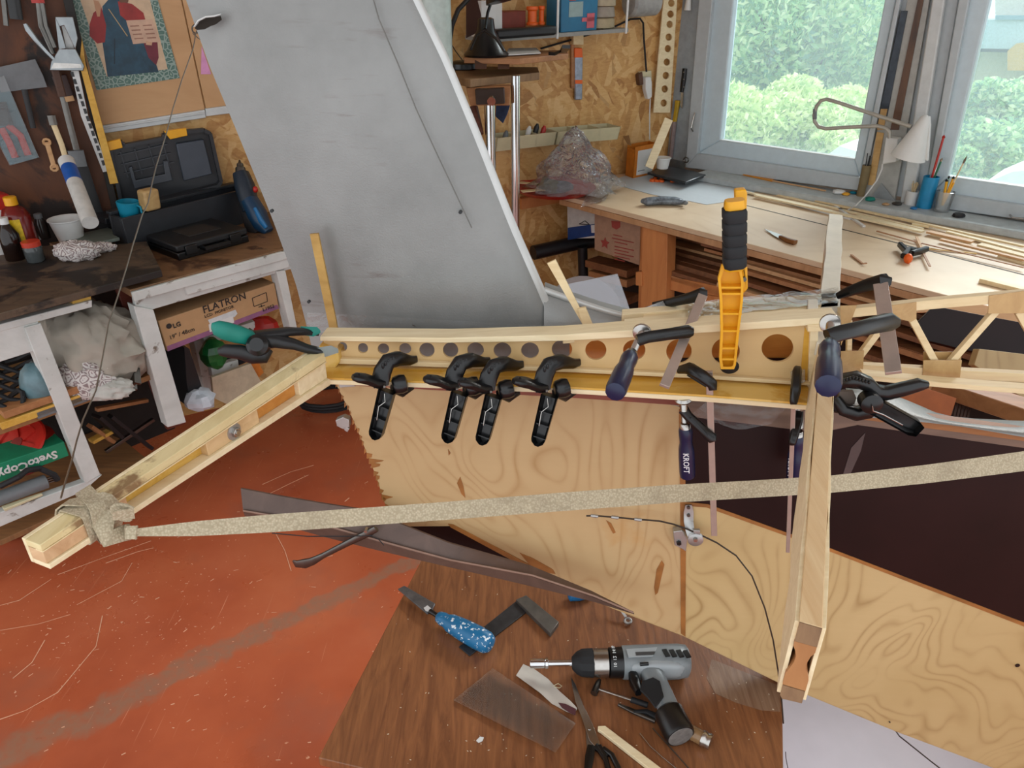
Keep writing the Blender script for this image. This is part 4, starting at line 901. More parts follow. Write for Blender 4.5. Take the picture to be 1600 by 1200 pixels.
T_, hd, h0, h1, vd = fclamp(K+'hanging in front of the maroon panel beside the right spar', (1241, 600, .97), (1231, 862, 1.14), .006,
       [(1246, 578, .985, .010, .012), (1245, 584, .975, .012, .016), (1243, 610, .96, .013, .020), (1240, 628, .96, .010, .014), (1240, 632, .96, .008, .008)],
       [(1249, 645, 1.03, .010, .014), (1246, 660, 1.02, .013, .016), (1241, 680, 1.01, .012, .018), (1238, 692, 1.01, .010, .014), (1238, 696, 1.01, .006, .008)],
       [(1249, 632, 1.02), (1250, 668, 1.05)], [(1246, 680, 1.06), (1242, 750, 1.1), .0125])
dz = (h1-h0).normalized(); sdv = dz.cross(vd).normalized()
if sdv.x < 0: sdv = -sdv
text_mesh('lettering', 'KROFT', wl, T_, h0+dz*(h1-h0).length*.5+vd*.0105-sdv*.0105, dz, sdv, .011)
m = MB(); m.prism([Q(x, y, -.010) for x, y in ((1236, 582), (1258, 578), (1258, 596), (1250, 600), (1236, 600))], nR*.003); m.build('film_scrap', M['film2'], label='small milky film square under the jaw beside the right spar', cat='plastic film')
m = MB(); m.prism([PD(x, y, 1.08) for x, y in ((1010, 480), (1036, 470), (1040, 478), (1030, 484), (1012, 486))], (0, .01, -.004)); m.build('film_scrap', M['film2'], label='milky film square under the leaning clamp fixed jaw', cat='plastic film')

# ---- canvas strap: knot on the left spar, run across to the right
st = thing('canvas_strap', 'long grey canvas strap knotted on the left beam and stretched to the right', 'strap', PD(200, 850, .72))
tp_ = lerp_tab([(212, 826), (300, 815), (420, 804), (560, 794), (700, 784), (900, 768), (1060, 757), (1190, 750), (1300, 743), (1450, 726), (1600, 705), (1740, 684)])
bt_ = lerp_tab([(212, 838), (300, 838), (420, 832), (560, 822), (700, 812), (900, 797), (1060, 785), (1190, 777), (1300, 770), (1450, 755), (1600, 736), (1740, 717)])
dp = lerp_tab([(212, .70), (1280, .90), (1740, .96)])
g = []
for i in range(64):
    x = 214+i*30; w = [PD(x, tp_(x)+(bt_(x)-tp_(x))*q, dp(x)) for q in (0, .33, .67, 1)]; g.append(w)
m = MB(); m.grid(g, (0, .0014, -.0010)); m.build('strap_run', M['strap'], st)
def band(fa, fb, r, w, name='wrap', tw=0):   # loop round the left spar between two positions along it
    m = MB(); pts = []; ups = []; n = 20; h_ = hh(fa)
    for i in range(n+1):
        a = 2*math.pi*i/n; f = fa+(fb-fa)*(.5-.5*math.cos(a))
        sq = lambda v: math.copysign(min(1, abs(v)*1.35), v)
        s_ = wT*.39+sq(math.cos(a))*(wT*.39+r); z = -h_*.5+sq(math.sin(a))*(h_*.52+r)
        pts.append(Lp(f, s_, z)); ups.append((pts[-1]-Lp(f, wT*.39, -h_*.5)).normalized())
    m.sweep(pts, [(w, .0016)]*(n+1), up=ups); return m.build(name, M['strap'], st, ang=50)
band(.11, .12, .002, .017); band(.145, .155, .003, .018); band(.10, .17, .0048, .016); band(.17, .13, .006, .015)
m = MB(); kn = [Lp(.15, -.004, -.006), Lp(.13, -.010, -.014), Lp(.12, -.016, -.026), Lp(.16, -.022, -.030), PD(200, 832, .70), PD(214, 832, .70)]
m.sweep(kn, [(.018, .005), (.020, .008), (.018, .010), (.016, .009), (.012, .005), (.013, .003)], up=V((.2, -.7, .6)), shape='soft'); m.build('knot', M['strap'], st, ang=50)
m = MB(); c0_ = PD(193, 802, .70); pts = [c0_+V((.010*math.cos(a)*(1-a/9), 0, .007*math.sin(a)*(1-a/9))) for a in [k*.5 for k in range(12)]]
m.sweep([PD(176, 806, .69)]+pts, (.014, .0014), up=V((.3, 1, .1))); m.build('curled_tail', M['strap'], st, ang=60)
# ---- wire from the torn hole down past the left table
wr_ = [(320, 40, 1.36), (309, 44, 1.34), (306, 52, 1.33), (302, 75, 1.32), (284, 125, 1.28), (270, 170, 1.24), (268, 178, 1.24), (258, 215, 1.21), (244, 260, 1.17), (238, 285, 1.15), (231, 318, 1.12), (222, 336, 1.1), (211, 372, 1.07), (208, 381, 1.06), (200, 410, 1.04), (188, 450, 1.01), (183, 466, 1.0), (170, 505, .97), (160, 560, .93), (150, 610, .89), (130, 655, .86), (120, 688, .83), (112, 720, .80), (100, 760, .76), (95, 779, .74)]
m = MB(); m.tube([PD(*p) for p in wr_], .0010, 6); W_ = m.build('bracing_wire', plain('8c867c', .35, .8), label='thin kinked wire from the torn hole down to the left beam', cat='wire')
m = MB(); m.tube([PD(301, 52, 1.33), PD(310, 60, 1.33), PD(325, 68, 1.34)], .0008, 5); m.tube([PD(306+6*math.cos(a), 45+7*math.sin(a), 1.335) for a in [k*.6 for k in range(11)]], .0014, 6); m.build('twist', M['steel_d'], W_)
# ---- pulley bracket with control cable
PL = off(FUS, -.012)
pu = thing('cable_pulley', 'small aluminium pulley bracket screwed over the plywood seam', 'pulley', PN(1080, 860, PL))
m = MB(); m.sweep([PN(x, y, off(PL, d)) for x, y, d in ((1076, 789, .008), (1076, 800, .008), (1076, 815, .006), (1078, 828, -.004), (1082, 840, -.008))], [(.010, .002), (.0155, .002), (.015, .002), (.014, .002), (.014, .002)], up=nR, shape='soft'); arm = m.build('strap_arm', M['zinc'], pu)
m = MB()
for y in (794, 806): m.lathe(PN(1076, y, off(PL, .004)), nR, [(0, .0028), (.003, .003)], 10)
m.build('screw', M['steel_d'], arm)
m = MB(); m.prism([PN(x, y, off(PL, -.002)) for x, y in ((1052, 831), (1066, 829), (1074, 842), (1072, 862), (1066, 858), (1054, 852))], nR*.012); m.build('side_plate', M['zinc'], pu, bevel=.001)
m = MB(); m.lathe(PN(1087, 845, off(PL, -.014)), nR, [(0, .010), (.0015, .0125), (.004, .0105), (.0065, .0125), (.008, .010)], 26); w_ = m.build('wheel', M['zinc'], pu)
m = MB(); m.lathe(PN(1087, 845, off(PL, -.019)), nR, [(0, .0035), (.006, .004)], 6); m.build('bolt', M['steel'], w_)
m = MB(); m.lathe(PN(1061, 850, off(PL, -.006)), nR, [(0, .004), (.005, .0045)], 6); m.build('bolt', M['black'], pu)
m = MB(); m.prism([PN(x, y, off(PL, -.012)) for x, y in ((1083, 829), (1094, 829), (1094, 836), (1085, 837))], nR*.006); m.build('cable_guard', M['zinc'], pu, bevel=.001)
cb_ = thing('control_cable', 'thin steel control cable looping from the plywood over the pulley and down', 'cable', PN(1200, 1000, PL))
pth = [(916, 806), (930, 806), (960, 808), (990, 811), (1030, 814), (1052, 819), (1072, 826), (1095, 836), (1120, 848), (1150, 868), (1175, 900), (1195, 950), (1208, 1000), (1216, 1050), (1221, 1090), (1224, 1130)]
m = MB(); m.tube([PN(x, y, off(PL, -.006 - (.0 if x < 1100 else .03*(x-1100)/120))) for x, y in pth], .0014, 6); m.build('wire_rope', M['cable'], cb_)
for x in (930, 962, 998):
    m = MB(); m.lathe(PN(x-7, lerp_tab(pth)(x)-.5, off(PL, -.006)), V((1, -.1, -.06)), [(0, .0022), (.001, .0028), (.011, .0028), (.012, .0022)], 10); m.build('crimp_sleeve', M['zinc'], cb_)
m = MB(); m.tube([PN(1390, 1128, off(FUS, -.002)), PZ(1405, 1150, .2), PZ(1455, 1190, .1), PZ(1500, 1225, .05)], .0015, 6); m.build('loose_wire', M['cable'], label='loose dark wire trailing below the plywood strip at the bottom right', cat='wire')
# ================================================================ left: two worktables against the back wall
# --- farther table (white apron, toolbox on top)
z1 = .83
a1, b1 = PZ(203, 453, z1), PZ(446, 388, z1); e1 = (b1-a1).normalized(); n1 = V((-e1.y, e1.x, 0))
if n1.y < 0: n1 = -n1
dw = NB.dot(CO)                                   # distance of the back wall
def to_wall(p, d, gap=.01): return (dw-gap-NB.dot(p))/NB.dot(d)
W1 = to_wall(a1, n1)
t1 = thing('workbench_table', 'white-painted wooden table carrying the open toolbox', 'table', V((a1.x, a1.y, 0)))
b1x = a1+e1*1.05
m = MB(); m.prism([p+V((0, 0, -.025)) for p in (a1, b1x, b1x+n1*max(.3, to_wall(b1x, n1)), a1+n1*W1)], (0, 0, .025)); m.build('table_top', M['browntop'], t1, bevel=.002)
m = MB(); m.para(a1-n1*.012+V((0, 0, -.035)), e1*1.05, n1*.012, (0, 0, .030)); m.build('edge_lipping', M['white_worn'], t1, bevel=.002)
FP = plane2(a1, b1)
if FP[0].y < 0: FP = (-FP[0], -FP[1])
def fpx(x, y, d=0): return PN(x, y, off(FP, d))
def fbox(m, pts, d=.02, o_=0): m.prism([fpx(x, y, o_) for x, y in pts], FP[0]*d)
m = MB(); fbox(m, [(209, 462), (470, 390), (470, 416), (241, 483), (214, 490)], .02, .01); m.build('apron', M['white_worn'], t1, bevel=.002)
m = MB(); fbox(m, [(285, 437), (452, 392), (452, 418), (293, 461)], .02, -.006); m.build('drawer_front', M['white_worn'], t1, bevel=.002)
for pts, o_ in (([(209, 478), (240, 484), (291, 660), (262, 668)], 0), ([(432, 424), (446, 422), (466, 520), (456, 524)], .0)):
    m = MB(); fbox(m, pts, .05, o_); m.build('leg', M['white_worn'], t1, bevel=.002)
m = MB(); fbox(m, [(303, 534), (320, 530), (338, 618), (322, 622)], .05, .35); m.build('leg', M['white_worn'], t1, bevel=.002)
m = MB(); fbox(m, [(380, 505), (396, 500), (404, 530), (390, 534)], .05, .35); m.build('leg', M['white_worn'], t1, bevel=.002)
m = MB(); fbox(m, [(318, 528), (398, 502), (399, 512), (320, 540)], .03, .30); m.build('rear_rail', M['white_worn'], t1, bevel=.002)
m = MB(); fbox(m, [(330, 575), (372, 562), (374, 576), (332, 590)], .03, .25); m.build('rear_rail', M['white_worn'], t1, bevel=.002)
# dark back and boards under it
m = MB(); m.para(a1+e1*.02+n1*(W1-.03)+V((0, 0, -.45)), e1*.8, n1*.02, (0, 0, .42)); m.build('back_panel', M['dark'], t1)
# monitor carton slung under the top
T = thing('carton', 'brown printed monitor carton with a purple stripe under the white table', 'box', fpx(350, 540, .06))
ct_ = [(247, 502), (429, 442), (436, 482), (262, 549)]
m = MB(); m.prism([fpx(x, y, .03) for x, y in ct_], FP[0]*.14); bx_ = m.build('carton_body', M['card'], T, bevel=.002)
m = MB(); m.prism([fpx(x, y, .0295) for x, y in ((261, 541), (433, 476), (436, 482), (262, 549))], FP[0]*.001); m.build('purple_stripe', M['purple'], T)
m = MB(); m.prism([fpx(x, y, .0292) for x, y in ((325, 500), (368, 484), (371, 490), (367, 495), (329, 508))], FP[0]*.001); m.build('hand_hole', plain('c9ced0', .6), T, label='pale hand hole')
m = MB(); m.prism([fpx(x, y, .029) for x, y in ((326, 507), (364, 494), (366, 504), (328, 519))], FP[0]*.001); m.build('paper_label', M['white'], T, label='small white paper label')
ex = (fpx(430, 460, .029)-fpx(262, 520, .029)).normalized()
def ftext(tx, x, y, size, mt=None, bold=0): text_mesh('lettering', tx, mt or M['ink'], T, fpx(x, y, .0285), ex, UP, size, bold=bold)
ftext('FLATRON', 318, 490, .036, bold=.0003); ftext('LCD  MONITOR', 320, 497, .015); ftext('LG', 271, 513, .022, bold=.0005); ftext('19" / 48cm', 265, 531, .020); ftext('L1952', 411, 487, .019)
m = MB(); m.lathe(fpx(264, 509.5, .0285), -FP[0], [(0, .009), (.001, .009)], 18); m.build('round_mark', M['ink'], T)
for seg in (((394, 466), (416, 457)), ((416, 457), (418, 471)), ((418, 471), (397, 479)), ((397, 479), (394, 466)), ((404, 480), (414, 477)), ((408, 476), (409, 480))):
    m = MB(); m.sweep([fpx(*seg[0], .0285), fpx(*seg[1], .0285)], (.002, .0012), up=FP[0]); m.build('screen_outline', M['ink'], T)
# things below the carton
m = MB(); m.prism([fpx(x, y, .12) for x, y in ((288, 543), (296, 545), (322, 625), (300, 640), (292, 600))], FP[0]*.3); m.build('dark_board', M['blackm'], label='dark board standing under the white table left of its inner leg', cat='board')
m = MB(); m.prism([fpx(x, y, .2) for x, y in ((331, 590), (392, 568), (410, 600), (372, 640), (334, 622))], FP[0]*.015); m.build('pale_board', plain('c4b69c', .6), label='pale sheet of board leaning under the white table', cat='board', bevel=.001)
m = MB(); m.prism([fpx(x, y, .22) for x, y in ((392, 568), (402, 562), (412, 582), (404, 590))], FP[0]*.01); m.build('orange_board', plain('cf7a2c', .6), label='orange board edge behind the pale sheet under the white table', cat='board')
m = MB(); m.ball(fpx(334, 552, .26), (.05, .05, .06), 12, .1); m.build('green_bag', plain('1d6a35', .3, var=.5, scale=12), label='crinkled dark green bag behind the carton', cat='bag', ang=20)
m = MB(); m.ball(fpx(313, 625, .1), (.05, .05, .04), 12, .18); m.build('white_bag', plain('c7d0da', .5), label='white crumpled bag at the foot of the white table leg', cat='bag', ang=20)
m = MB(); m.ball(fpx(410, 512, .35), (.07, .03, .05), 10, .1); m.build('red_bundle', M['red'], label='red cloth bundle behind the carton by the right leg', cat='cloth', ang=20)
m = MB(); m.para(fpx(352, 580, .3), ex*.14, FP[0]*.03, (0, 0, .05)); m.build('dark_box', plain('1c2a34', .5), label='small dark box behind the pale sheet of board', cat='box', bevel=.002)
# --- toolbox open against the wall
def T1(x, y, h=0): return PZ(x, y, z1+h)
tb = thing('toolbox', 'open black plastic toolbox with yellow latches against the left wall', 'toolbox', T1(280, 350))
# lid standing near the wall
lc = [T1(188, 326, .12), T1(345, 290, .12)]
LDP = plane2(lc[0], lc[1])
if LDP[0].y < 0: LDP = (-LDP[0], -LDP[1])
dlp = PN(345, 288, WB).dot(LDP[0]);
LDP = off(WB, -.06)
def lpx(x, y, d=0): return PN(x, y, off(LDP, d))
dg = plain('23262b', .4, var=.15)
lidp = [(171, 228), (192, 222), (192, 228), (255, 216), (256, 209), (318, 203), (328, 208), (345, 283), (340, 290), (204, 322), (190, 320)]
m = MB(); m.prism([lpx(x, y) for x, y in lidp], LDP[0]*.02); ld = m.build('lid', dg, tb, bevel=.002)
m = MB()
for a, b in zip(lidp, lidp[1:]+lidp[:1]): m.sweep([lpx(*a, -.015), lpx(*b, -.015)], (.012, .03), up=LDP[0])
m.build('lid_rim', dg, ld, kind=None)
m = MB(); m.prism([lpx(x, y, -.02) for x, y in ((275, 225), (318, 218), (332, 272), (287, 283))], LDP[0]*.02); m.build('lid_compartment', plain('3d4550', .35, var=.1), ld, bevel=.003)
for i in range(4):
    m = MB(); m.sweep([lpx(188+i*22, 237-i*5, -.006), lpx(200+i*22, 277-i*5, -.006)], (.004, .008), up=LDP[0]); m.build('lid_rib', plain('33383f', .4), ld)
for i in range(3):
    m = MB(); m.sweep([lpx(184+i*5, 243+i*14, -.006), lpx(262+i*5, 225+i*14, -.006)], (.004, .008), up=LDP[0]); m.build('lid_rib', plain('33383f', .4), ld)
m = MB(); m.prism([lpx(x, y, -.02) for x, y in ((201, 262), (206, 260), (212, 282), (258, 272), (255, 252), (262, 251), (270, 282), (210, 295))], LDP[0]*.012); m.build('lid_handle', plain('3a4048', .35), ld, bevel=.002)
for pts in ([(167, 222), (188, 217), (192, 231), (171, 236)], [(256, 205), (291, 200), (293, 212), (266, 218)]):
    m = MB(); m.prism([lpx(x, y, -.035) for x, y in pts], LDP[0]*.02); m.build('latch', M['yellow'], tb, bevel=.002)
# base tub
bp_ = [T1(186, 392), T1(378, 340)]
bd_ = (bp_[1]-bp_[0]); be_ = bd_.normalized(); bn = V((-be_.y, be_.x, 0))
if bn.y < 0: bn = -bn
m = MB(); hT = .125; TD = min(.2, to_wall(bp_[0], bn, .1), to_wall(bp_[1], bn, .1)); print('TD', TD, W1)
m.para(bp_[0]+V((0, 0, .0)), bd_, bn*.012, (0, 0, hT)); m.para(bp_[0]+bn*(TD-.01), bd_, bn*.012, (0, 0, hT)); m.para(bp_[0], be_*.012, bn*TD, (0, 0, hT)); m.para(bp_[1]-be_*.012, be_*.012, bn*TD, (0, 0, hT)); m.para(bp_[0], bd_, bn*TD, (0, 0, .01))
m.build('tub', dg, tb, bevel=.002)
m = MB(); m.para(bp_[0]-bn*.008+V((0, 0, hT)), bd_, bn*.03, (0, 0, .012)); m.build('tub_rim', dg, tb, bevel=.002)
m = MB(); m.para(bp_[0]+bn*.08+be_*.02+V((0, 0, hT*.6)), bd_*.9, bn*.1, (0, 0, .02)); m.build('tray', plain('1d2025', .4), tb, bevel=.002)
# things in the toolbox
T = thing('plastic_cup', 'teal plastic cup standing in the open toolbox', 'cup', T1(203, 345, .09))
c = T1(204, 342, .10); m = MB(); m.lathe(c, V((.1, 0, 1)), [(0, .03), (.06, .038), (.062, .034), (.01, .028)], 20); m.build('cup_body', M['cyan'], T); m = MB(); m.tube([c+V((.036, -.01, .05)), c+V((.05, -.012, .045)), c+V((.05, -.012, .02)), c+V((.033, -.01, .012))], .004); m.build('cup_handle', M['cyan'], T)
m = MB(); p = T1(230, 332, .13); m.para(p, be_*.055, bn*.05, (0.005, 0, .07)); m.build('wood_block', wood('a5824f', 'c8a873', (20, 20, 30)), label='pale wooden block standing in the open toolbox', cat='block', bevel=.008)
# black tool case in front
T = thing('tool_case', 'flat black plastic tool case in front of the open toolbox', 'case', T1(315, 380))
c0_, c1_ = T1(280, 408), T1(390, 378); ce = (c1_-c0_); ch = .052; cn = V((-ce.y, ce.x, 0)).normalized()
if cn.y < 0: cn = -cn
m = MB(); m.prism([c0_, c1_, c1_+cn*.23-ce*.04, c0_+cn*.23-ce*.02], (0, 0, ch*.5)); m.build('lower_shell', M['black'], T, bevel=.004)
m = MB(); m.prism([p+V((0, 0, ch*.53)) for p in (c0_, c1_, c1_+cn*.23-ce*.04, c0_+cn*.23-ce*.02)], (0, 0, ch*.47)); m.build('upper_shell', M['blackm'], T, bevel=.006)
for f in (.10, .72):
    m = MB(); m.para(c0_+ce*f-cn*.008+V((0, 0, ch*.25)), ce*.16, cn*.01, (0, 0, ch*.6)); m.build('case_latch', M['black'], T, bevel=.002)
m = MB(); m.sweep([c0_+ce*.32+V((0, 0, ch*.5)), c0_+ce*.32-cn*.025+V((0, 0, ch*.5)), c0_+ce*.66-cn*.025+V((0, 0, ch*.5)), c0_+ce*.66+V((0, 0, ch*.5))], (.014, .014), shape='soft'); m.build('case_handle', M['black'], T)
m = MB(); m.prism([c0_+ce*.3+cn*.06+V((0, 0, ch)), c0_+ce*.75+cn*.06+V((0, 0, ch)), c0_+ce*.7+cn*.16+V((0, 0, ch)), c0_+ce*.28+cn*.16+V((0, 0, ch))], (0, 0, .003)); m.build('lid_label', plain('2b2724', .6), T)
# blue power tool at the right of the toolbox
T = thing('heat_gun', 'blue and black power tool standing nose-up by the fin', 'power tool', T1(400, 360))
def G_(x, y, d): return PD(x, y, d)
dG = T1(405, 362).y*CT+(H-z1)*ST
m = MB(); m.lathe(G_(377, 275, dG), G_(374, 248, dG)-G_(377, 275, dG), [(0, .021), (.03, .018), (.034, .013), (.045, .012), (.05, .006), (.06, .003)], 14); m.build('nozzle', M['steel_d'], T)
m = MB(); m.sweep([G_(376, 270, dG), G_(382, 290, dG), G_(388, 312, dG), G_(392, 330, dG)], [(.05, .05), (.065, .06), (.06, .06), (.05, .05)], up=V((0, 1, .3)), shape='soft'); m.build('gear_head', plain('1c2a38', .4), T, ang=60)
m = MB(); m.sweep([G_(390, 312, dG-.01), G_(402, 335, dG-.01), G_(410, 352, dG-.01), G_(420, 362, dG-.01)], [(.05, .06), (.06, .07), (.05, .06), (.03, .04)], up=V((0, 1, .3)), shape='soft'); m.build('motor_housing', plain('153a58', .35), T, ang=60); m = MB(); m.sweep([G_(398, 325, dG-.045), G_(408, 345, dG-.045), G_(416, 356, dG-.04)], [(.012, .01), (.02, .012), (.014, .01)], up=V((0, 1, .3)), shape='soft'); m.build('blue_stripe', M['blue'], T)
m = MB(); m.sweep([G_(384, 318, dG+.01), G_(394, 350, dG+.01), G_(404, 366, dG+.01)], [(.05, .04), (.05, .05), (.06, .05)], up=V((0, 1, .3)), shape='soft'); m.build('grip', M['rubber'], T, ang=60)
m = MB(); m.ball(G_(399, 296, dG-.03), (.010, .01, .012), 10); m.build('red_button', M['red'], T)

# --- nearer table (dark slab top, open shelves below)
z2 = .87
a2, b2 = PZ(-40, 500, z2), PZ(252, 422, z2); e2 = (b2-a2).normalized(); n2 = V((-e2.y, e2.x, 0))
if n2.y < 0: n2 = -n2
t2 = thing('workbench', 'grimy dark-topped workbench with open shelves at the left edge', 'workbench', V((b2.x, b2.y, 0))-e2*.4)
c2 = PZ(229, 377, z2)
W2 = to_wall(a2, n2)
m = MB(); m.prism([p+V((0, 0, -.022)) for p in (a2, b2, c2, c2+n2*.06-e2*.1, a2+n2*W2)], (0, 0, .022)); m.build('bench_top', M['darktop'], t2, bevel=.002)
SP = plane2(a2, b2)
if SP[0].y < 0: SP = (-SP[0], -SP[1])
SP = off(SP, .03)
def spx(x, y, d=0): return PN(x, y, off(SP, d))
def sbox(m, pts, d=.03, o_=0): m.prism([spx(x, y, o_) for x, y in pts], SP[0]*d)
for nm, pts, d, o_, mt in (('front_rail', [(-20, 512), (144, 469), (144, 480), (-20, 524)], .03, 0, 'white_worn'),
      ('apron', [(-20, 522), (60, 502), (62, 546), (-20, 572)], .03, .003, 'white_worn'),
      ('leg', [(38, 512), (64, 505), (157, 742), (134, 756)], .045, -.004, 'white_worn'),
      ('bottom_rail', [(-20, 808), (136, 752), (160, 742), (130, 768), (-20, 832)], .03, 0, 'white_worn'),
      ('spacer_block', [(112, 466), (142, 456), (143, 469), (114, 478)], .03, .01, 'pine_y'),
      ('side_board', [(180, 445), (206, 454), (290, 662), (262, 672), (235, 600)], .02, .10, 'redbrown')):
    m = MB(); sbox(m, pts, d, o_); m.build(nm, M[mt], t2, bevel=.002)
# shelves
zsA = PN(120, 622, SP).z; zsB = PN(60, 770, SP).z
dep = .42
def shelf(y0, y1, mat, zz, o_=.02):
    A = spx(-20, y0, o_); B = spx(240, y1, o_); A.z = B.z = zz; B = A+(B-A)
    m = MB(); m.prism([A, B, B+SP[0]*dep, A+SP[0]*dep], (0, 0, -.018)); return m.build('shelf', mat, t2, bevel=.001)
shelf(662, 600, wood('7a5430', 'a5784a', (4, 30, 4), .6), zsA-.02); shelf(805, 700, wood('6a4a30', '94683f', (4, 30, 4), .6), .18)
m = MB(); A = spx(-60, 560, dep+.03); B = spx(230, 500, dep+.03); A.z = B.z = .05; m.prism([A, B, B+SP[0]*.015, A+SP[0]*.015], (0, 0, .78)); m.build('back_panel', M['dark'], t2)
# flat strips stored on the rail under the slab
zr = z2-.05
for k, (x, y, w, c, lb) in enumerate(((22, 494, 15, 'grey', 'leftmost'), (46, 487, 13, 'steel_d', 'second from left'), (62, 482, 10, 'zinc', 'third from left'), (82, 478, 22, 'blackm', 'widest and darkest'), (104, 472, 12, 'steel_d', 'rightmost'))):
    p = PZ(x, y+4, zr); m = MB(); m.para(p, e2*(w/1150*1.9), n2*.3, (0, 0, .008)); m.build('metal_strip', M[c], label='flat metal strip stored under the dark slab, '+lb, cat='metal strip', group='metal strips under the slab', bevel=.001)
# things on the dark slab
def T2(x, y, h=0): return PZ(x, y, z2+h)
T = thing('canister', 'red canister with a white label at the left edge of the dark bench', 'canister', T2(18, 392))
c = T2(12, 388); m = MB(); m.para(c-e2*.07, e2*.13, n2*.07, (0, 0, .17)); m.build('can_body', M['red'], T, bevel=.012)
m = MB(); m.para(c-e2*.05-n2*.002+V((0, 0, .08)), e2*.10, n2*.002, (0, 0, .045)); m.build('can_label', M['white'], T)
def bottle(name, label, px, py, prof, mat, cap, capmat, extra=None):
    T = thing(name, label, 'bottle', T2(px, py)); c = T2(px, py)
    m = MB(); m.lathe(c, UP, prof, 20); m.build('bottle_body', mat, T, ang=50)
    m = MB(); m.lathe(c, UP, cap, 18); m.build('cap', capmat, T)
    return T, c
oil = plain('6e1712', .15, var=.2)
T, c = bottle('oil_bottle', 'red oil bottle with a yellow cap and yellow label', 43, 395, [(0, .038), (.003, .042), (.12, .042), (.145, .032), (.155, .016), (.16, .014)], oil, [(.158, .019), (.182, .019), (.184, .016)], M['yellow'])
m = MB(); g = [[c+V((.0428*math.cos(a), .0428*math.sin(a), z)) for a in [-2.2+k*.2 for k in range(8)]] for z in (.03, .075, .12)]; m.grid(g); lb_ = m.build('bottle_label', plain('d9b81c', .5, var=.3, scale=60), T)
T, c = bottle('brown_bottle', 'dark brown glass bottle with a white cap in front of the oil bottle', 26, 405, [(0, .026), (.003, .029), (.08, .029), (.105, .018), (.118, .010)], plain('1e100c', .12), [(.115, .013), (.135, .013)], M['white'])
T, c = bottle('small_jar', 'small glass jar with a red lid on the dark bench', 57, 408, [(0, .024), (.003, .027), (.045, .027), (.052, .024)], plain('4a4f50', .1, var=.3), [(.05, .027), (.064, .027), (.066, .025)], plain('c03a24', .35))
T, c = bottle('white_tin', 'short white container at the far left behind the brown bottle', 2, 395, [(0, .026), (.06, .026)], M['white'], [(.06, .02), (.065, .02)], M['white'])
T, c = bottle('dark_bottle', 'small dark bottle behind the red oil bottle', 70, 372, [(0, .02), (.05, .02), (.07, .012)], plain('2b2522', .2), [(.07, .013), (.085, .013)], M['grey'])
T = thing('plastic_tub', 'white plastic tub at the back of the dark bench', 'tub', T2(112, 372)); c = T2(112, 375)
m = MB(); m.lathe(c, UP, [(0, .038), (.07, .052), (.072, .056), (.076, .056), (.074, .050), (.01, .036)], 24); m.build('tub_body', M['white'], T)
T = thing('sealant_tube', 'blue and white sealant cartridge leaning at the back of the dark bench', 'tube', T2(135, 350)); a = PD(141, 348, 2.25); b = PD(103, 250, 2.4)
L_ = (b-a).length; ax = b-a
m = MB(); m.lathe(a, ax, [(0, .024), (L_*.62, .024)], 20); m.build('white_section', plain('c9cac6', .4), T)
m = MB(); m.lathe(a+ax*.62, ax, [(0, .0242), (L_*.24, .0242)], 20); m.build('blue_section', plain('1a56a8', .4), T)
m = MB(); m.lathe(a+ax*.86, ax, [(0, .024), (L_*.12, .0245), (L_*.13, .012)], 20); m.build('top_section', M['white'], T)
rg = lambda nm, lb, c, r, mt, sd, cat='rag', n=26, sq=1: None
from mathutils import noise as mn
def rag(name, label, blobs, mat, seed):
    T = MB()                              # crumpled cloth: folded, flattened lumps
    for (c, rx, ry, hz_) in blobs:
        rows = []; nu, nv = 44, 20; c = V(c)+V((0, 0, hz_*.42))
        for i in range(nv+1):
            th = math.pi*i/nv; row = []
            for j in range(nu):
                ph = 2*math.pi*j/nu; d = V((math.sin(th)*math.cos(ph), math.sin(th)*math.sin(ph), math.cos(th)))
                q = d*1.6+V((seed*3.1, seed, 0)); f = 1-abs(mn.noise(q*1.3))*1.0+.45*mn.noise(q*3.1)+.16*mn.noise(q*7)
                k = .62+.48*f*.8
                p = V((d.x*rx*k, d.y*ry*k, d.z*hz_*.6*k)); p.z = max(p.z, -hz_*.415); row.append(c+p)
            row.append(row[0]); rows.append(row)
        T.grid(rows)
    return T.build(name, mat, label=label, cat='rag', ang=80)
rag('printed_rag', 'crumpled rag with a printed ring pattern on the dark bench top', [(T2(124, 404, .0), .075, .05, .06), (T2(160, 392), .05, .03, .03)], M['rag'], 2)
m = MB(); m.para(T2(118, 388), e2*.16, n2*.12, (0, 0, .012)); m.para(T2(150, 385, .012), e2*.08, n2*.06, (0, 0, .012)); m.build('metal_tray', plain('6e7870', .45, .3), label='grey-green metal tray under the printed rag', cat='tray', bevel=.003)
# shelf contents
def S2(x, y, zz): return PZ(x, y, zz)
zA = zsA-.02
sk = plain('a39c90', .9, var=.15, scale=8, bump=.004)
rag('sack', 'large pale grey-beige sack heaped on the upper shelf', [(S2(130, 620, zA)+V((0, .12, 0)), .17, .15, .26)], sk, 5)
rag('printed_rag', 'ring-patterned rag spilling over the upper shelf under the sack', [(S2(138, 618, zA), .10, .05, .12)], M['rag'], 9)
rag('white_cloth', 'whitish cloth at the front edge of the upper shelf', [(S2(170, 618, zA), .085, .05, .06)], plain('b9b7b0', .9, var=.08, bump=.003), 11)
T = thing('paper_roll', 'yellow paper roll poking out of the upper shelf', 'roll', spx(175, 545, .0)); a = spx(184, 540, .0); ax = SP[0]*.9-e2*.45+V((0, 0, .15))
m = MB(); m.lathe(a, ax, [(0, .026), (.3, .026)], 22); m.build('outer_wind', plain('d9bf74', .6), T)
m = MB(); m.lathe(a-ax.normalized()*.002, ax, [(0, .014), (.004, .014), (.0041, .012)], 18); m.build('core', plain('a5803e', .7), T)
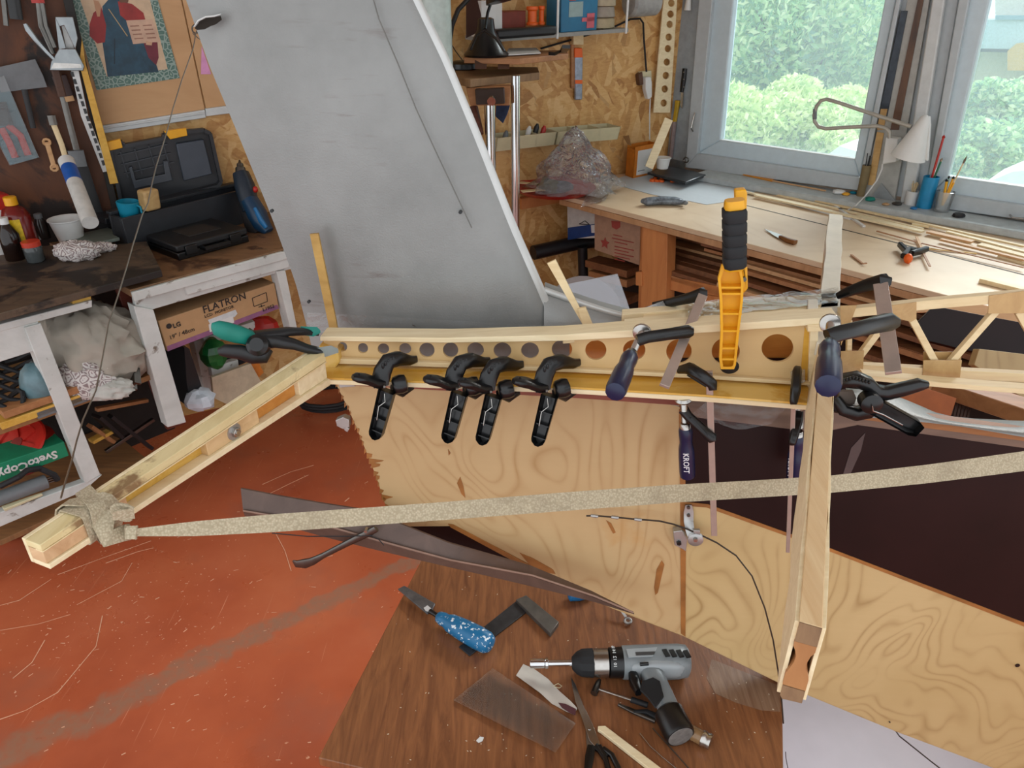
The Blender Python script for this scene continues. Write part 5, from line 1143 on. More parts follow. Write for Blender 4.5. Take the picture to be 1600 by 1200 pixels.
for k, (x, y, w, mt, lb) in enumerate(((205, 580, .05, 'grey', 'wide grey metal channel leaning right of the sack'), (216, 590, .035, 'steel_d', 'narrow dark metal channel leaning beside the red-brown board'))):
    a = S2(x-4, y+14, zA+.01); b = spx(x-12, y-70, .16); m = MB(); m.sweep([a, b], (w, .02), up=V((-.3, -1, .2)), shape='chan'); m.build('metal_channel', M[mt], label=lb, cat='metal channel')
m = MB(); m.ball(spx(62, 600, .05), (.05, .05, .07), 14, .07); m.build('teal_bag', plain('5f7c84', .35, var=.2), label='dull teal plastic bag on the upper shelf behind the white leg', cat='bag', ang=40)
rnd = random.Random(12)
m = MB()
for k in range(5):
    c = spx(10+k*8, 625-k*6, .06+.03*k); rr_ = .05+.008*k; m.tube([c+V((rr_*math.cos(a), rr_*.6*math.sin(a), .02*math.sin(a*2)+.02*k)) for a in [i*.5 for i in range(14)]], .007, 6)
m.build('coiled_hose', M['rubber'], label='heap of black hose coils at the left end of the upper shelf', cat='hose')
for k, (x, y, w, l, mt, lb) in enumerate(((8, 655, .05, .45, 'plankm', 'uppermost plank offcut under the upper shelf front'), (4, 672, .05, .5, 'pine_y', 'yellowish plank offcut below the upper shelf'), (60, 655, .03, .3, 'grey', 'grey tool lying between the shelf planks'))):
    p = spx(x, y, .0); m = MB(); m.para(p, e2*l*.6, SP[0]*w, (0, 0, .022)); m.build('plank_offcut', M[mt], label=lb, cat='plank', bevel=.001)
# reel, green paper pack, hand pump on the lowest level
T = thing('cable_reel', 'red plastic cable reel lying on the bottom shelf', 'reel', spx(30, 700, .1)); c = spx(30, 694, .12)
axr = V((-.15, -.55, .85)).normalized()
m = MB(); m.lathe(c, axr, [(0, .085), (.006, .09), (.010, .085), (.010, .062), (.004, .060)], 32); m.build('flange', M['red'], T)
m = MB(); m.lathe(c-axr*.05, axr, [(0, .085), (.006, .088), (.05, .06), (.05, .05)], 32); m.build('drum', plain('8a1c16', .35), T)
aa = axr.orthogonal().normalized(); bb_ = axr.cross(aa)
for k in range(5):
    an = 2*math.pi*k/5; d = aa*math.cos(an)+bb_*math.sin(an); m = MB(); m.sweep([c+axr*.006, c+axr*.006+d*.065], [(.018, .008), (.03, .008)], up=axr); m.build('spoke', M['red'], T)
m = MB(); m.lathe(c-axr*.002, axr, [(0, .02), (.014, .018)], 16); m.build('hub', plain('7a1813', .4), T)
gp = thing('paper_pack', 'green paper wrapper with white upside-down lettering on the bottom shelf', 'pack', spx(50, 740, .0))
m = MB(); q = [(-20, 731), (100, 690), (108, 712), (30, 742), (-20, 762)]; m.prism([spx(x, y, .03) for x, y in q], SP[0]*.12); m.build('wrapper', plain('0f7f5a', .5), gp, bevel=.002)
xd = (spx(100, 700, .029)-spx(0, 736, .029)).normalized()
text_mesh('lettering', 'SvetoCopy', M['white'], gp, spx(88, 704, .028), -xd, -UP+xd*.1, .036, bold=.001)
T = thing('hand_pump', 'grey metal cylinder tool at the front of the bottom shelf', 'tool', spx(35, 765, .0)); a, b = spx(-10, 782, .02), spx(72, 752, .02)
m = MB(); m.lathe(a, b-a, [(0, .022), ((b-a).length, .022), ((b-a).length+.002, .015)], 18); m.build('cylinder', M['grey'], T)
m = MB()
for k in (-1, 0, 1): m.tube([b+V((0, 0, .008*k)), b+(b-a).normalized()*.03+V((0, 0, .008*k))], .003, 6)
m.build('prongs', M['steel_d'], T, kind='stuff')
m = MB(); a, b = spx(5, 795, -.0), spx(66, 772, -.0); m.sweep([a, b], [(.022, .01), (.01, .008)], up=UP); m.build('pale_wedge', M['cream'], label='pale plastic wedge below the grey cylinder tool', cat='wedge', bevel=.002)
m = MB(); m.tube([spx(0, 760, .0), spx(30, 745, -.02), spx(42, 735, -.01), spx(62, 732, .02), spx(85, 742, .01), spx(90, 750, .01)], .009, 8); m.build('black_hose', M['rubber'], label='black hose looped over the green wrapper', cat='hose')
# clutter seen behind the leg on the lower shelf: bars and battens
for k, (x0, y0, x1, y1, w, mt, lb) in enumerate(((140, 665, 176, 690, .03, 'plankm', 'short brown batten at the back of the lower shelf'), (142, 690, 175, 672, .03, 'pine_y', 'yellow batten end on the lower shelf'), (165, 706, 240, 655, .014, 'steel_d', 'dark steel bar crossing the lower shelf'), (172, 650, 236, 700, .03, 'blackm', 'black flat bar on the lower shelf'), (150, 650, 186, 682, .05, 'blackm', 'wide black plate on the lower shelf'), (150, 640, 230, 625, .02, 'plankm', 'thin slat lying near the back of the lower shelf'))):
    m = MB(); m.sweep([spx(x0, y0, .15), spx(x1, y1, .16)], (w, .012), up=UP); m.build('scrap_bar', M[mt], label=lb, cat='scrap bar', bevel=.001)
# --- tool board at the upper left (dark alcove side) with hanging tools
KB = off(WB, -.05)
def kpx(x, y, d=0): return PN(x, y, off(KB, d))
tbd = thing('tool_board', 'dark brown tool board at the upper left hung with tools', 'tool board', kpx(80, 300, 0))
m = MB(); m.prism([kpx(x, y) for x, y in ((-500, -260), (56, -260), (104, 0), (150, 190), (188, 365), (-500, 480))], NB*.02); m.build('board', wood('3a1f10', '6a3c1c', (6, 6, 3), .6, spots=('1c100a', 3, .5)), tbd)
m = MB(); m.prism([kpx(x, y, -.03) for x, y in ((38, -260), (56, -260), (196, 372), (186, 376))], NB*.03); m.build('edge_post', plain('1c1713', .6), tbd, bevel=.002)
m = MB(); m.sweep([kpx(100, 30, -.05), kpx(132, 180, -.05), kpx(166, 268, -.05)], (.022, .008), up=NB); rl_ = m.build('slotted_rail', M['zinc'], tbd, bevel=.001)
m = MB()
for i in range(13):
    f = i/13; x = 112+(164-112)*f; y = 112+(262-112)*f; m.sweep([kpx(x, y, -.0545), kpx(x+2.6, y+8, -.0545)], (.009, .002), up=NB)
m.build('slots', M['black'], rl_, kind='stuff')
m = MB(); m.prism([kpx(x, y, -.06) for x, y in ((128, 60), (134, 100), (185, 286), (172, 288), (160, 240), (124, 100))], NB*.006); m.build('wooden_ruler', wood('c09028', 'dcae4c', (8, 8, 30), .5), label='long yellow wooden ruler hanging on the tool board edge', cat='ruler', bevel=.0008)
T = thing('staple_gun', 'chrome staple gun hanging at the top left', 'staple gun', kpx(95, 100, -.1))
kq = lambda x, y, d=-.09: kpx(x, y, d)
m = MB()
pa = [(86, 26), (114, 26), (122, 60), (132, 104), (130, 111), (78, 110), (80, 96), (92, 72)]
m.prism([kq(x, y) for x, y in pa[:3]+[(118, 78), (100, 40), (93, 42)]], NB*.02)
m.prism([kq(x, y) for x, y in ((86, 26), (93, 40), (104, 76), (92, 78))], NB*.02)
m.prism([kq(x, y) for x, y in ((92, 76), (118, 76), (132, 104), (130, 111), (78, 110), (80, 96))], NB*.02); m.build('gun_body', plain('8d9294', .28, .9), T, bevel=.002)
m = MB(); m.sweep([kq(84, 92), kq(72, 80), kq(56, 62), kq(44, 46), (kq(39, 37))], [(.012, .018), (.014, .016), (.014, .012), (.016, .012), (.01, .01)], up=NB, shape='soft'); m.build('lever', plain('8d9294', .28, .9), T)
m = MB(); m.prism([kq(x, y, -.092) for x, y in ((84, 98), (126, 100), (128, 106), (80, 107))], NB*.004); m.build('nose_plate', M['steel'], T)
for nm, lb, cat, segs in (
    ('tin_snips', 'red-handled tin snips hanging above the staple gun', 'snips', [(((55, -15), (60, 5)), (.03, .012), 'red'), (((60, 5), (64, 40), (84, 84)), (.012, .008), 'steel_d'), (((66, 5), (72, 40), (86, 74)), (.010, .008), 'steel_d')]),
    ('spanner', 'yellowish combination spanner hanging on the tool board', 'spanner', [(((73, 222), (85, 262)), (.012, .005), 'plankl')]),
    ('trowel', 'dark round-bladed trowel hanging on the tool board', 'trowel', [(((20, 100), (24, 108), (32, 124), (38, 140)), (.11, .004), 'grey'), (((38, 140), (52, 200)), (.014, .01), 'blackm')]),
    ('paint_brush', 'wooden-handled brush standing behind the sealant tube', 'brush', [(((84, 195), (96, 225), (104, 252)), (.014, .010), 'pine'), (((80, 180), (84, 195)), (.02, .012), 'steel_d')]),
    ('rasp', 'long dark rasp hanging right of the brush', 'rasp', [(((98, 150), (108, 190), (120, 235)), (.016, .008), 'steel_d'), (((86, 105), (98, 150)), (.022, .018), 'darkw')]),
    ('saw_blade', 'dark hacksaw hanging near the board edge', 'saw', [(((120, 240), (150, 330), (170, 362)), (.035, .008), 'blackm'), (((118, 235), (124, 260)), (.04, .018), 'grey')]),
    ('red_tool', 'dark red-handled tool hanging left of the rail', 'tool', [(((92, 118), (104, 150)), (.035, .02), 'maroon2'), (((104, 142), (110, 158)), (.022, .01), 'card')]),
    ('black_grips', 'pair of black pliers at the very top left', 'pliers', [(((18, -20), (26, 30)), (.03, .02), 'black'), (((5, -10), (10, 40)), (.012, .01), 'steel_d')])):
    T = thing(nm, lb, cat, kpx(*segs[0][0][-1], -.03))
    for i, (pt, (w, h), mt) in enumerate(segs):
        m = MB(); m.sweep([kpx(x, y, -.03-.004*i) for x, y in pt], (w*1.2, h*1.2), up=NB, shape='soft'); m.build(('handle', 'shank', 'blade')[min(i, 2)], M[mt], T)
    if nm == 'spanner':
        for x, y in ((73, 222), (85, 262)):
            m = MB(); c = kpx(x, y, -.03); m.tube([c+UB*.010*math.cos(a)+UP*.010*math.sin(a) for a in [k*.7 for k in range(10)]], .0045, 6); m.build('ring', M['plankl'], T)
T = thing('blister_pack', 'pliers set in a clear and teal blister pack hanging at the left edge', 'packaged tool', kpx(25, 200, -.04))
m = MB(); m.prism([kpx(x, y, -.02) for x, y in ((-14, 128), (6, 120), (60, 246), (16, 258), (-14, 200))], NB*.006); m.build('card', plain('2c5560', .5), T)
m = MB(); m.sweep([kpx(2, 200, -.034), kpx(14, 222, -.034), kpx(24, 246, -.034)], (.02, .012), up=NB, shape='soft'); m.build('grip', M['red'], T)
m = MB(); m.sweep([kpx(12, 195, -.034), kpx(32, 212, -.034), kpx(44, 242, -.034)], (.02, .012), up=NB, shape='soft'); m.build('grip', M['red'], T)
m = MB(); m.sweep([kpx(-2, 160, -.034), kpx(10, 196, -.034)], (.04, .012), up=NB, shape='soft'); m.build('jaws', M['blackm'], T)
m = MB(); m.prism([kpx(x, y, -.046) for x, y in ((-14, 126), (6, 118), (61, 246), (15, 259), (-14, 202))], NB*.001); m.build('blister', M['film'], T)
# --- picture on the wall panel: a framed print of a robed figure
IP = off(WB, -.0135)
pic = thing('picture_print', 'printed picture of a red and blue robed figure in a green ornamental border', 'picture', PN(210, 130, IP))
def ipx(x, y, d=0): return PN(x, y, off(IP, d))
t = NT('ornamental_border'); vo = t.n('ShaderNodeTexVoronoi', i={'Vector': t.co(), 'Scale': 60.0}, feature='DISTANCE_TO_EDGE'); t.set(t.ramp(vo.outputs['Distance'], [(.05, '8fa39a'), (.14, '42685f'), (.3, '56776c'), (.42, 'a4b3a6')]), .4)
def ply_(name, pts, mt, d, label=None): m = MB(); m.prism([ipx(x, y, -d) for x, y in pts], NB*d); return m.build(name, mt, pic, label=label)
ply_('border', [(93, -60), (228, -66), (281, 122), (151, 141)], t.m, .002, 'green ornamental border')
ply_('background', [(108, -50), (220, -56), (262, 108), (167, 120)], plain('cdb394', .5), .0026)
ply_('blue_robe', [(160, 10), (176, -8), (190, -4), (212, 16), (224, 40), (248, 112), (168, 120), (160, 66)], plain('1e4458', .5, var=.45, scale=20), .0032, 'blue robe')
ply_('red_sleeve', [(146, 20), (158, 10), (166, 40), (164, 66), (152, 68), (140, 56), (140, 38)], plain('8e2222', .5, var=.25, scale=20), .0036, 'red sleeve')
ply_('red_tunic', [(184, 2), (206, 6), (224, 20), (228, 34), (200, 34), (188, 24)], plain('9a2a26', .5, var=.25, scale=20), .0038, 'red tunic')
ply_('red_sleeve', [(224, 66), (246, 66), (248, 90), (244, 102), (232, 90)], plain('6e2030', .5, var=.2, scale=20), .0036, 'dark red sleeve')
ply_('hand', [(146, 0), (154, 2), (158, 10), (156, 26), (152, 26), (148, 10)], plain('b98a68', .5), .004)
ply_('hand', [(228, 64), (238, 66), (237, 71), (228, 70)], plain('c29a7c', .5), .0046)
ply_('neck', [(176, -20), (206, -20), (200, 4), (188, 4)], plain('6a4630', .5), .004)
ply_('open_book', [(197, 32), (238, 30), (250, 65), (208, 69)], plain('caa890', .5), .0042, 'open book with pale pink pages')
ply_('fold_line', [(169, 14), (170.4, 14), (199.6, 56), (198.6, 57)], plain('b59a6a', .5), .004); ply_('fold_line', [(178, 60), (180, 60), (180, 100), (178, 100)], plain('0f2a3a', .5), .004)
for k in range(4):
    for j in (0, 1):
        x = 203+j*20+k*2.2; y = 40+k*6.5-j; ply_('text_line', [(x, y), (x+14, y-.8), (x+14.6, y+1.2), (x+.6, y+2)], plain('9a7260', .6), .0046)
m = MB(); m.prism([PN(x, y, off(WB, -.014)) for x, y in ((315, 72), (330, 116), (314, 116))], NB*.001); m.build('pink_note', plain('d998c4', .6), label='pink paper corner showing at the edge of the fin', cat='paper')
# floor: coil of black hose behind the fuselage tail
c = PZ(520, 632, .02); m = MB(); pts = []
for k in range(44): a = k*.42; r = .115+.012*math.sin(k*.37); pts.append(c+V((r*1.2*math.cos(a), r*math.sin(a), .012+.0012*k)))
m.tube(pts, .008, 7); m.build('hose_coil', M['rubber'], label='black hose coiled on the red floor behind the tail end', cat='hose')
m = MB(); m.ball(PZ(20, 815, .03), (.10, .09, .03), 18); m.build('basin', plain('c9c0b4', .5), label='pale dish on the floor under the left bench', cat='dish')
# ================================================================ right: long bench under the windows
zb = .80
dwr = off(WW, -.02)
e0, e1_ = PZ(874, 304, zb), PZ(1470, 459, zb); eb = (e1_-e0).normalized()
nb_ = V((-eb.y, eb.x, 0))
if nb_.y < 0: nb_ = -nb_
bch = thing('window_bench', 'long plywood-topped bench under the windows', 'workbench', V((e1_.x, e1_.y, 0)))
eE = e0+eb*4.0
bl_ = e0+NB*(NB.dot(CO)-NB.dot(e0)-.01)                # back left corner on the wall
def wwhit(p, d): return p+d*((dwr[1]-dwr[0].dot(p))/dwr[0].dot(d))
cor = V((CO.x, CO.y, zb))-NB*.01-NW*.02
farE = wwhit(eE, nb_)
nbrd = 3                                            # boards along the bench
def bp2(s, f):                                      # s along, f 0 front..1 back
    P = e0+eb*s; Q_ = wwhit(P, nb_); return P.lerp(Q_, f)
top = MB(); top.prism([p+V((0, 0, -.02)) for p in (e0, eE, farE, cor, bl_)], (0, 0, .02)); top.build('bench_top', M['benchtop'], bch, bevel=.002)
m = MB(); m.para(e0+V((0, 0, -.045)), eb*4, nb_*.02, (0, 0, .024)); m.build('edge_board', wood('9a7048', 'c0946a', (3, 20, 3), .6), bch, bevel=.001)
m = MB(); m.prism([PZ(x, y, zb+.0003) for x, y in ((1165, 320.4), (1300, 353.6), (1600, 428.8), (1600, 430), (1300, 354.6), (1165, 321.2))], (0, 0, .0004)); m.build('board_joint', M['dark'], bch)
BP = plane2(e0, e1_)
if BP[0].y < 0: BP = (-BP[0], -BP[1])
def bpx(x, y, d=0): return PN(x, y, off(BP, d))
def bbox_(m, pts, d, o_): m.prism([bpx(x, y, o_) for x, y in pts], BP[0]*d)
for nm, pts, d, o_ in (('leg', [(1004, 346), (1043, 357), (1040, 500), (1000, 520)], .06, .02), ('leg', [(1000, 350), (1014, 350), (1012, 520), (996, 520)], .06, .10),
       ('side_cleat', [(993, 425), (1002, 425), (1003, 447), (993, 446)], .04, .01), ('rail', [(1024, 428), (1160, 455), (1320, 500), (1320, 520), (1160, 480), (1022, 447)], .05, .05), ('rail', [(1100, 460), (1200, 478), (1300, 505), (1300, 530), (1100, 490)], .03, .04)):
    m = MB(); bbox_(m, pts, d, o_); m.build(nm, M['benchwood'], bch, bevel=.002)
lz = bpx(1100, 447, .05).z
m = MB(); a = bpx(1024, 428, .05); a.z = lz; m.prism([a, a+eb*3.0, a+eb*3.0+nb_*.45, a+nb_*.45], (0, 0, -.02)); m.build('lower_shelf', M['plankm'], bch)
# rail at the left end against the wall
m = MB(); m.sweep([PN(813, 318, off(WB, -.03)), PN(880, 306, off(WB, -.03))], (.03, .05), up=UP); m.build('wall_rail', M['benchwood'], bch)
m = MB(); m.sweep([PN(833, 395, off(WB, -.1)), PN(900, 380, off(WB, -.1)), PN(960, 372, off(WB, -.12))], .08 and (.07, .07), up=UP, shape='round'); m.build('dark_pipe', M['blackm'], label='thick dark pipe running along the wall below the bench', cat='pipe')
m = MB(); m.tube([PN(910, 385, off(WB, -.15)), PN(912, 450, off(WB, -.15)), PN(913, 520, off(WB, -.15))], .025, 10); m.build('dark_pipe', M['blackm'], label='dark upright pipe stub under the bench end', cat='pipe')
# boxes under the bench
T = thing('paper_box', 'white box with a blue base hung under the bench end', 'box', bpx(900, 370, .12))
def bq(name, pts, o_, d, mt, par, **kw): m = MB(); bbox_(m, pts, d, o_); return m.build(name, mt, par, bevel=.001, **kw)
bq('box_body', [(886, 312), (935, 324), (938, 372), (887, 373)], .14, .2, plain('c5c4c0', .6), T)
bq('blue_band', [(887, 356), (935, 349), (936, 367), (887, 375)], .138, .003, plain('123a78', .5), T); bq('blue_chip', [(923, 352), (930, 351), (930, 364), (924, 364)], .136, .002, M['white'], T)
for s_ in (((905, 350), (914, 345)), ((914, 345), (921, 351)), ((905, 350), (921, 351))): 
    m = MB(); m.sweep([bpx(*s_[0], .136), bpx(*s_[1], .136)], (.003, .002), up=BP[0]); m.build('logo_line', M['ink'], T)
T = thing('carton', 'brown cardboard carton with red print under the bench beside the post', 'box', bpx(965, 390, .1))
bq('carton_body', [(929, 333), (1003, 350), (1000, 415), (929, 390)], .1, .25, plain('a5836b', .7), T)
rp_ = plain('9a4038', .6)
bq('shield_mark', [(955, 345), (969, 346), (969, 355), (963, 359), (956, 355)], .098, .001, rp_, T)
exb = (bpx(1000, 372, .09)-bpx(935, 356, .09)).normalized()
m = MB(); c = bpx(945, 380, .098); st_ = [c+exb*.028*math.cos(math.pi/2+i*math.pi/5)*(1 if i % 2 == 0 else .5)+UP*.028*math.sin(math.pi/2+i*math.pi/5)*(1 if i % 2 == 0 else .5) for i in range(10)]; m.prism(st_, BP[0]*.001); m.build('star_mark', rp_, T)
for k, (x, y, w) in enumerate(((958, 366, 14), (956, 371, 34), (960, 377, 20), (960, 384, 30), (960, 389, 22), (960, 394, 30), (960, 399, 24), (960, 404, 16))):
    bq('printed_line', [(x, y), (x+w, y+w*.22), (x+w, y+w*.22+1.6), (x, y+1.6)], .098, .001, rp_, T)
# planks stacked under the bench: one by one
rnd = random.Random(21); pk = ('plankd', 'plankm', 'plankd', 'plankl', 'plankd')
k = 0
PLb = [ # x0,y0,x1,y1,thick px,depth offset
 (1046, 362, 1320, 430, 7, .30), (1046, 378, 1330, 452, 9, .26), (1050, 388, 1330, 462, 8, .22), (1048, 400, 1300, 466, 8, .18), (1052, 408, 1290, 476, 10, .14), (1050, 420, 1260, 482, 8, .10),
 (1110, 386, 1350, 450, 6, .12), (1105, 378, 1180, 396, 6, .08), (1150, 404, 1420, 480, 7, .10), (1170, 420, 1420, 492, 8, .08), (1165, 436, 1330, 486, 8, .05), (1130, 440, 1200, 462, 8, .04),
 (1320, 452, 1640, 548, 8, .20), (1330, 470, 1640, 565, 10, .16), (1330, 490, 1640, 590, 9, .12), (1350, 520, 1640, 610, 10, .10), (1310, 505, 1500, 560, 9, .14), (1330, 540, 1480, 590, 9, .08), (1340, 560, 1640, 660, 16, .06)]
lbp = ['plank on the under-bench pile right of the post, %s from the top', 'plank on the pile behind the lattice rib, %s from the top']
ordn = ['first', 'second', 'third', 'fourth', 'fifth', 'sixth', 'seventh', 'eighth', 'ninth', 'tenth', 'eleventh', 'twelfth']
for i, (x0, y0, x1, y1, th, o_) in enumerate(PLb):
    q = 0 if i < 12 else 1; mt = pk[(i*3+i//2) % 5]
    m = MB(); a, b = bpx(x0, y0, o_), bpx(x1, y1, o_); m.sweep([a, b], (.09, th/1150*3.0*.8), up=UP)
    m.build('plank', M[mt], label={'plankd': 'dark brown ', 'plankm': 'mid brown ', 'plankl': 'pale brown '}[mt]+lbp[q] % ordn[i-12*q], cat='plank', group='planks under the bench', bevel=.001)
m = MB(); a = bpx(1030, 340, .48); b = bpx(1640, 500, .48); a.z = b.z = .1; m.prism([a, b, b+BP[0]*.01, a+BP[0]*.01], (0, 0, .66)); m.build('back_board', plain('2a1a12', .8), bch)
# right-hand clutter behind the lattice: maroon panel, ply boards
m = MB(); m.prism([PD(x, y, 1.75) for x, y in ((1425, 512), (1460, 478), (1640, 512), (1640, 575), (1500, 545), (1440, 530))], (0, .01, -.008)); m.build('maroon_panel', M['maroon'], label='dark maroon painted panel behind the lattice rib', cat='panel', bevel=.001)
m = MB(); m.prism([PD(x, y, 1.65) for x, y in ((1530, 545), (1640, 558), (1640, 650), (1522, 570))], (0, .02, -.01)); m.build('ply_board', M['ply_r'], label='yellowish plywood board behind the lower right of the lattice rib', cat='board', bevel=.001)
m = MB(); m.prism([PD(x, y, 1.55) for x, y in ((1400, 612), (1440, 604), (1495, 622), (1486, 650), (1440, 648), (1400, 625))], (0, .01, -.01)); m.build('orange_board', plain('b5622e', .6), label='orange-brown board just above the silver fairing', cat='board', bevel=.001)
m = MB(); m.sweep([PD(1460, 596, 1.6), PD(1660, 662, 1.5)], (.06, .035), up=UP); m.build('thick_plank', M['plankm'], label='thick brown plank crossing behind the fairing at the right edge', cat='plank', bevel=.002)
for k in range(6):
    m = MB(); m.sweep([PD(1490+k*5, 628+k*2, 1.58), PD(1486+k*5, 648+k*2, 1.58)], (.004, .004), up=UP); m.build('brush_rod', M['darkw'], label='thin dark rod above the silver fairing, %s from the left' % ordn[k], cat='rod', group='rods above the fairing')
m = MB(); m.prism([PD(x, y, 2.0) for x, y in ((1340, 478), (1500, 468), (1640, 500), (1640, 520), (1500, 486), (1400, 490))], (0, .02, -.01)); m.build('plank', M['plankl'], label='pale plank just behind the top chord of the lattice rib', cat='plank', group='planks under the bench', bevel=.001)
# ---- on the bench
def TB(x, y, h=0): return PZ(x, y, zb+h)
m = MB(); m.prism([TB(x, y, .0006) for x, y in ((961, 280), (985, 272), (1030, 268), (1165, 284), (1190, 296), (1170, 303), (1150, 312), (1132, 316), (1104, 320), (1080, 315), (1018, 304), (962, 289))], (0, 0, .001)); m.build('drawing_sheet', M['paper'], label='large pale grey paper sheet on the bench corner', cat='paper')
T = thing('laptop', 'closed dark laptop-like case on the paper by the window', 'laptop', TB(1055, 280))
lp = [(1011, 273), (1042, 264), (1103, 277), (1071, 289)]
m = MB(); m.prism([TB(x, y) for x, y in lp], (0, 0, .018)); m.build('base', M['black'], T, bevel=.003)
m = MB(); m.prism([TB(x, y, .021) for x, y in lp], (0, 0, .014)); m.build('lid', plain('2b2f33', .3, var=.1), T, bevel=.004)
for i, (x, y, r) in enumerate(((1017, 284, .3), (1026, 281, 1.2), (1030, 285, 2), (1034, 282, .8), (1022, 285, 1.7), (1049, 286, .5), (1038, 285, 2.4))):
    p = TB(x, y); d = V((math.cos(r), math.sin(r), 0)); e = V((-d.y, d.x, 0)); m = MB(); m.prism([p, p+d*.025, p+d*.025+e*.012, p+d*.012+e*.02, p+e*.012], (0, 0, .012)); m.build('foam_plug', M['orange'], label='orange plastic bit before the dark laptop, '+('leftmost of the seven', 'upper one of the middle pair', 'lower one left of centre', 'touching the laptop corner', 'second from the left', 'rightmost, lying apart', 'second from the right')[i], cat='plastic bit', group='orange bits by the laptop', bevel=.002)
T = thing('cable_pack', 'grey plastic-wrapped roll on the bench in front of the paper', 'pack', TB(1037, 315))
m = MB(); m.sweep([TB(1004, 314, .016), TB(1010, 315, .018), TB(1030, 313, .019), TB(1055, 314, .018), TB(1070, 316, .015)], [(.025, .02), (.045, .034), (.05, .036), (.048, .034), (.03, .02)], shape='round', n=14); m.build('wrapped_body', plain('6b737c', .25, var=.5, scale=50), T, ang=30)
m = MB(); m.ball(TB(1071, 317, .02), (.012, .01, .01), 8); m.build('end_knot', M['grey'], T)
T = thing('small_carton', 'orange cardboard box with a white label and open flaps', 'box', TB(997, 270))
c0_, c1_ = TB(989, 279), TB(1022, 272); ce = c1_-c0_; cn = V((-ce.y, ce.x, 0)).normalized()
if cn.y < 0: cn = -cn
och = plain('c9761c', .6); c2_ = TB(977, 274.5)
side = (c2_-c0_); hB = .150
m = MB(); m.prism([c0_, c1_, c1_+side, c0_+side], (0, 0, .003)); m.para(c0_, ce, side*.03, (0, 0, hB)); m.para(c0_+side*.97, ce, side*.03, (0, 0, hB)); m.para(c0_, ce*.02, side, (0, 0, hB*.9)); m.para(c0_+ce*.98, ce*.02, side, (0, 0, hB)); m.build('box_body', och, T)
m = MB(); m.para(c0_+ce*.14-cn*.001+V((0, 0, .012)), ce*.74, cn*.001, (0, 0, hB*.78)); m.build('box_label', M['white'], T)
m = MB(); m.para(c0_+ce*.2-cn*.002+V((0, 0, .03)), ce*.3, cn*.001, (0, 0, .003)); m.para(c0_+ce*.5-cn*.002+V((0, 0, .05)), ce*.25, cn*.001, (0, 0, .003)); m.build('label_print', M['ink'], T, kind='stuff')
m = MB(); m.prism([c0_+side+V((0, 0, hB)), c0_+side*.5+V((0, 0, hB)), c0_+side*.4+V((-.02, 0, hB+.05)), c0_+side*.9+V((-.03, 0, hB+.04))], (0, .002, 0)); m.build('flap', M['card'], T)
m = MB(); m.sweep([TB(1014, 262, .07), PD(1045, 186, 3.45)], (.04, .006), up=V((0, 1, 0))); m.build('batten', M['pine_pale'], label='short pale batten standing in the orange box', cat='batten')
for nm, lb, px, h0_, prof, mt in (('paper_cup', 'white paper cup stacked on a yellow jar by the window pier', 1035, .055, [(0, .026), (.045, .034), (.047, .037), (.052, .037), (.05, .030)], 'white'), ('yellow_jar', 'yellow jar under the white paper cup', 1033, 0, [(0, .025), (.002, .027), (.052, .027), (.055, .024)], 'yellow')):
    m = MB(); m.lathe(TB(1035, 263, h0_), UP, prof, 20); m.build(nm, M[mt], label=lb, cat='cup')
# red tray with clear plastic bag
T = thing('red_tray', 'shallow red tray at the left end of the bench', 'tray', TB(870, 296)); c = TB(866, 299, .004)
m = MB(); m.lathe(c, UP, [(0, .15), (.004, .165), (.02, .185), (.022, .19), (.018, .17), (.006, .155)], 36); m.build('tray_body', M['red'], T)
for lb, pts, mt in (('long pale stick crossing the red tray', [(815, 299), (850, 296), (880, 292)], 'pine'), ('short pale stick end over the red tray rim', [(812, 285), (842, 288)], 'pine')):
    m = MB(); m.sweep([TB(x, y, .03) for x, y in pts], (.03, .004)); m.build('stick', M[mt], label=lb, cat='stick')
m = MB(); m.ball(TB(860, 292, .035), (.06, .05, .03), 12, .12); m.build('green_packet', plain('4a4a2c', .35, var=.3), label='olive green packet in the red tray', cat='packet', ang=20)
m = MB(); m.ball(TB(872, 292, .035), (.07, .045, .028), 12, .12); m.build('dark_bundle', plain('4f5560', .4, var=.4), label='dark grey bundle inside the clear bag', cat='bundle', ang=20)
bgm = m_glass(haze=.2, gl=.05, rough=.12, name='bag_film', hz='f4f6fa', crinkle=.03)
rnd = random.Random(31); m = MB(); rows = []
outline = lambda z: None
for i in range(14):
    f = i/13; row = []
    for j in range(22):
        a = 2*math.pi*j/22; R0 = .19*(1-f)**.9+.010; cxx = c+V((.09-.01*f, -.02, .015+.27*f)); fold = 1+.22*math.sin(a*5+f*4)+.15*math.sin(a*9-f*9)+rnd.uniform(-.06, .06)
        row.append(cxx+V((.86*R0*fold*math.cos(a)*1.15, R0*fold*math.sin(a)*.7, rnd.uniform(-.006, .006))))
    row.append(row[0]); rows.append(row)
m.grid(rows)
m.build('plastic_bag', bgm, label='crinkled clear plastic bag standing over the red tray', cat='plastic bag', ang=80)
m = MB(); g = []
for i in range(8): g.append([TB(922+i*5.5-j*3, 294-i*1.5+j*6, .004+rnd.uniform(0, .03)*(1-j/6)) for j in range(6)])
m.grid(g); m.build('bag_skirt', bgm, label='flat spread end of clear plastic film beside the bag', cat='plastic film', ang=8)
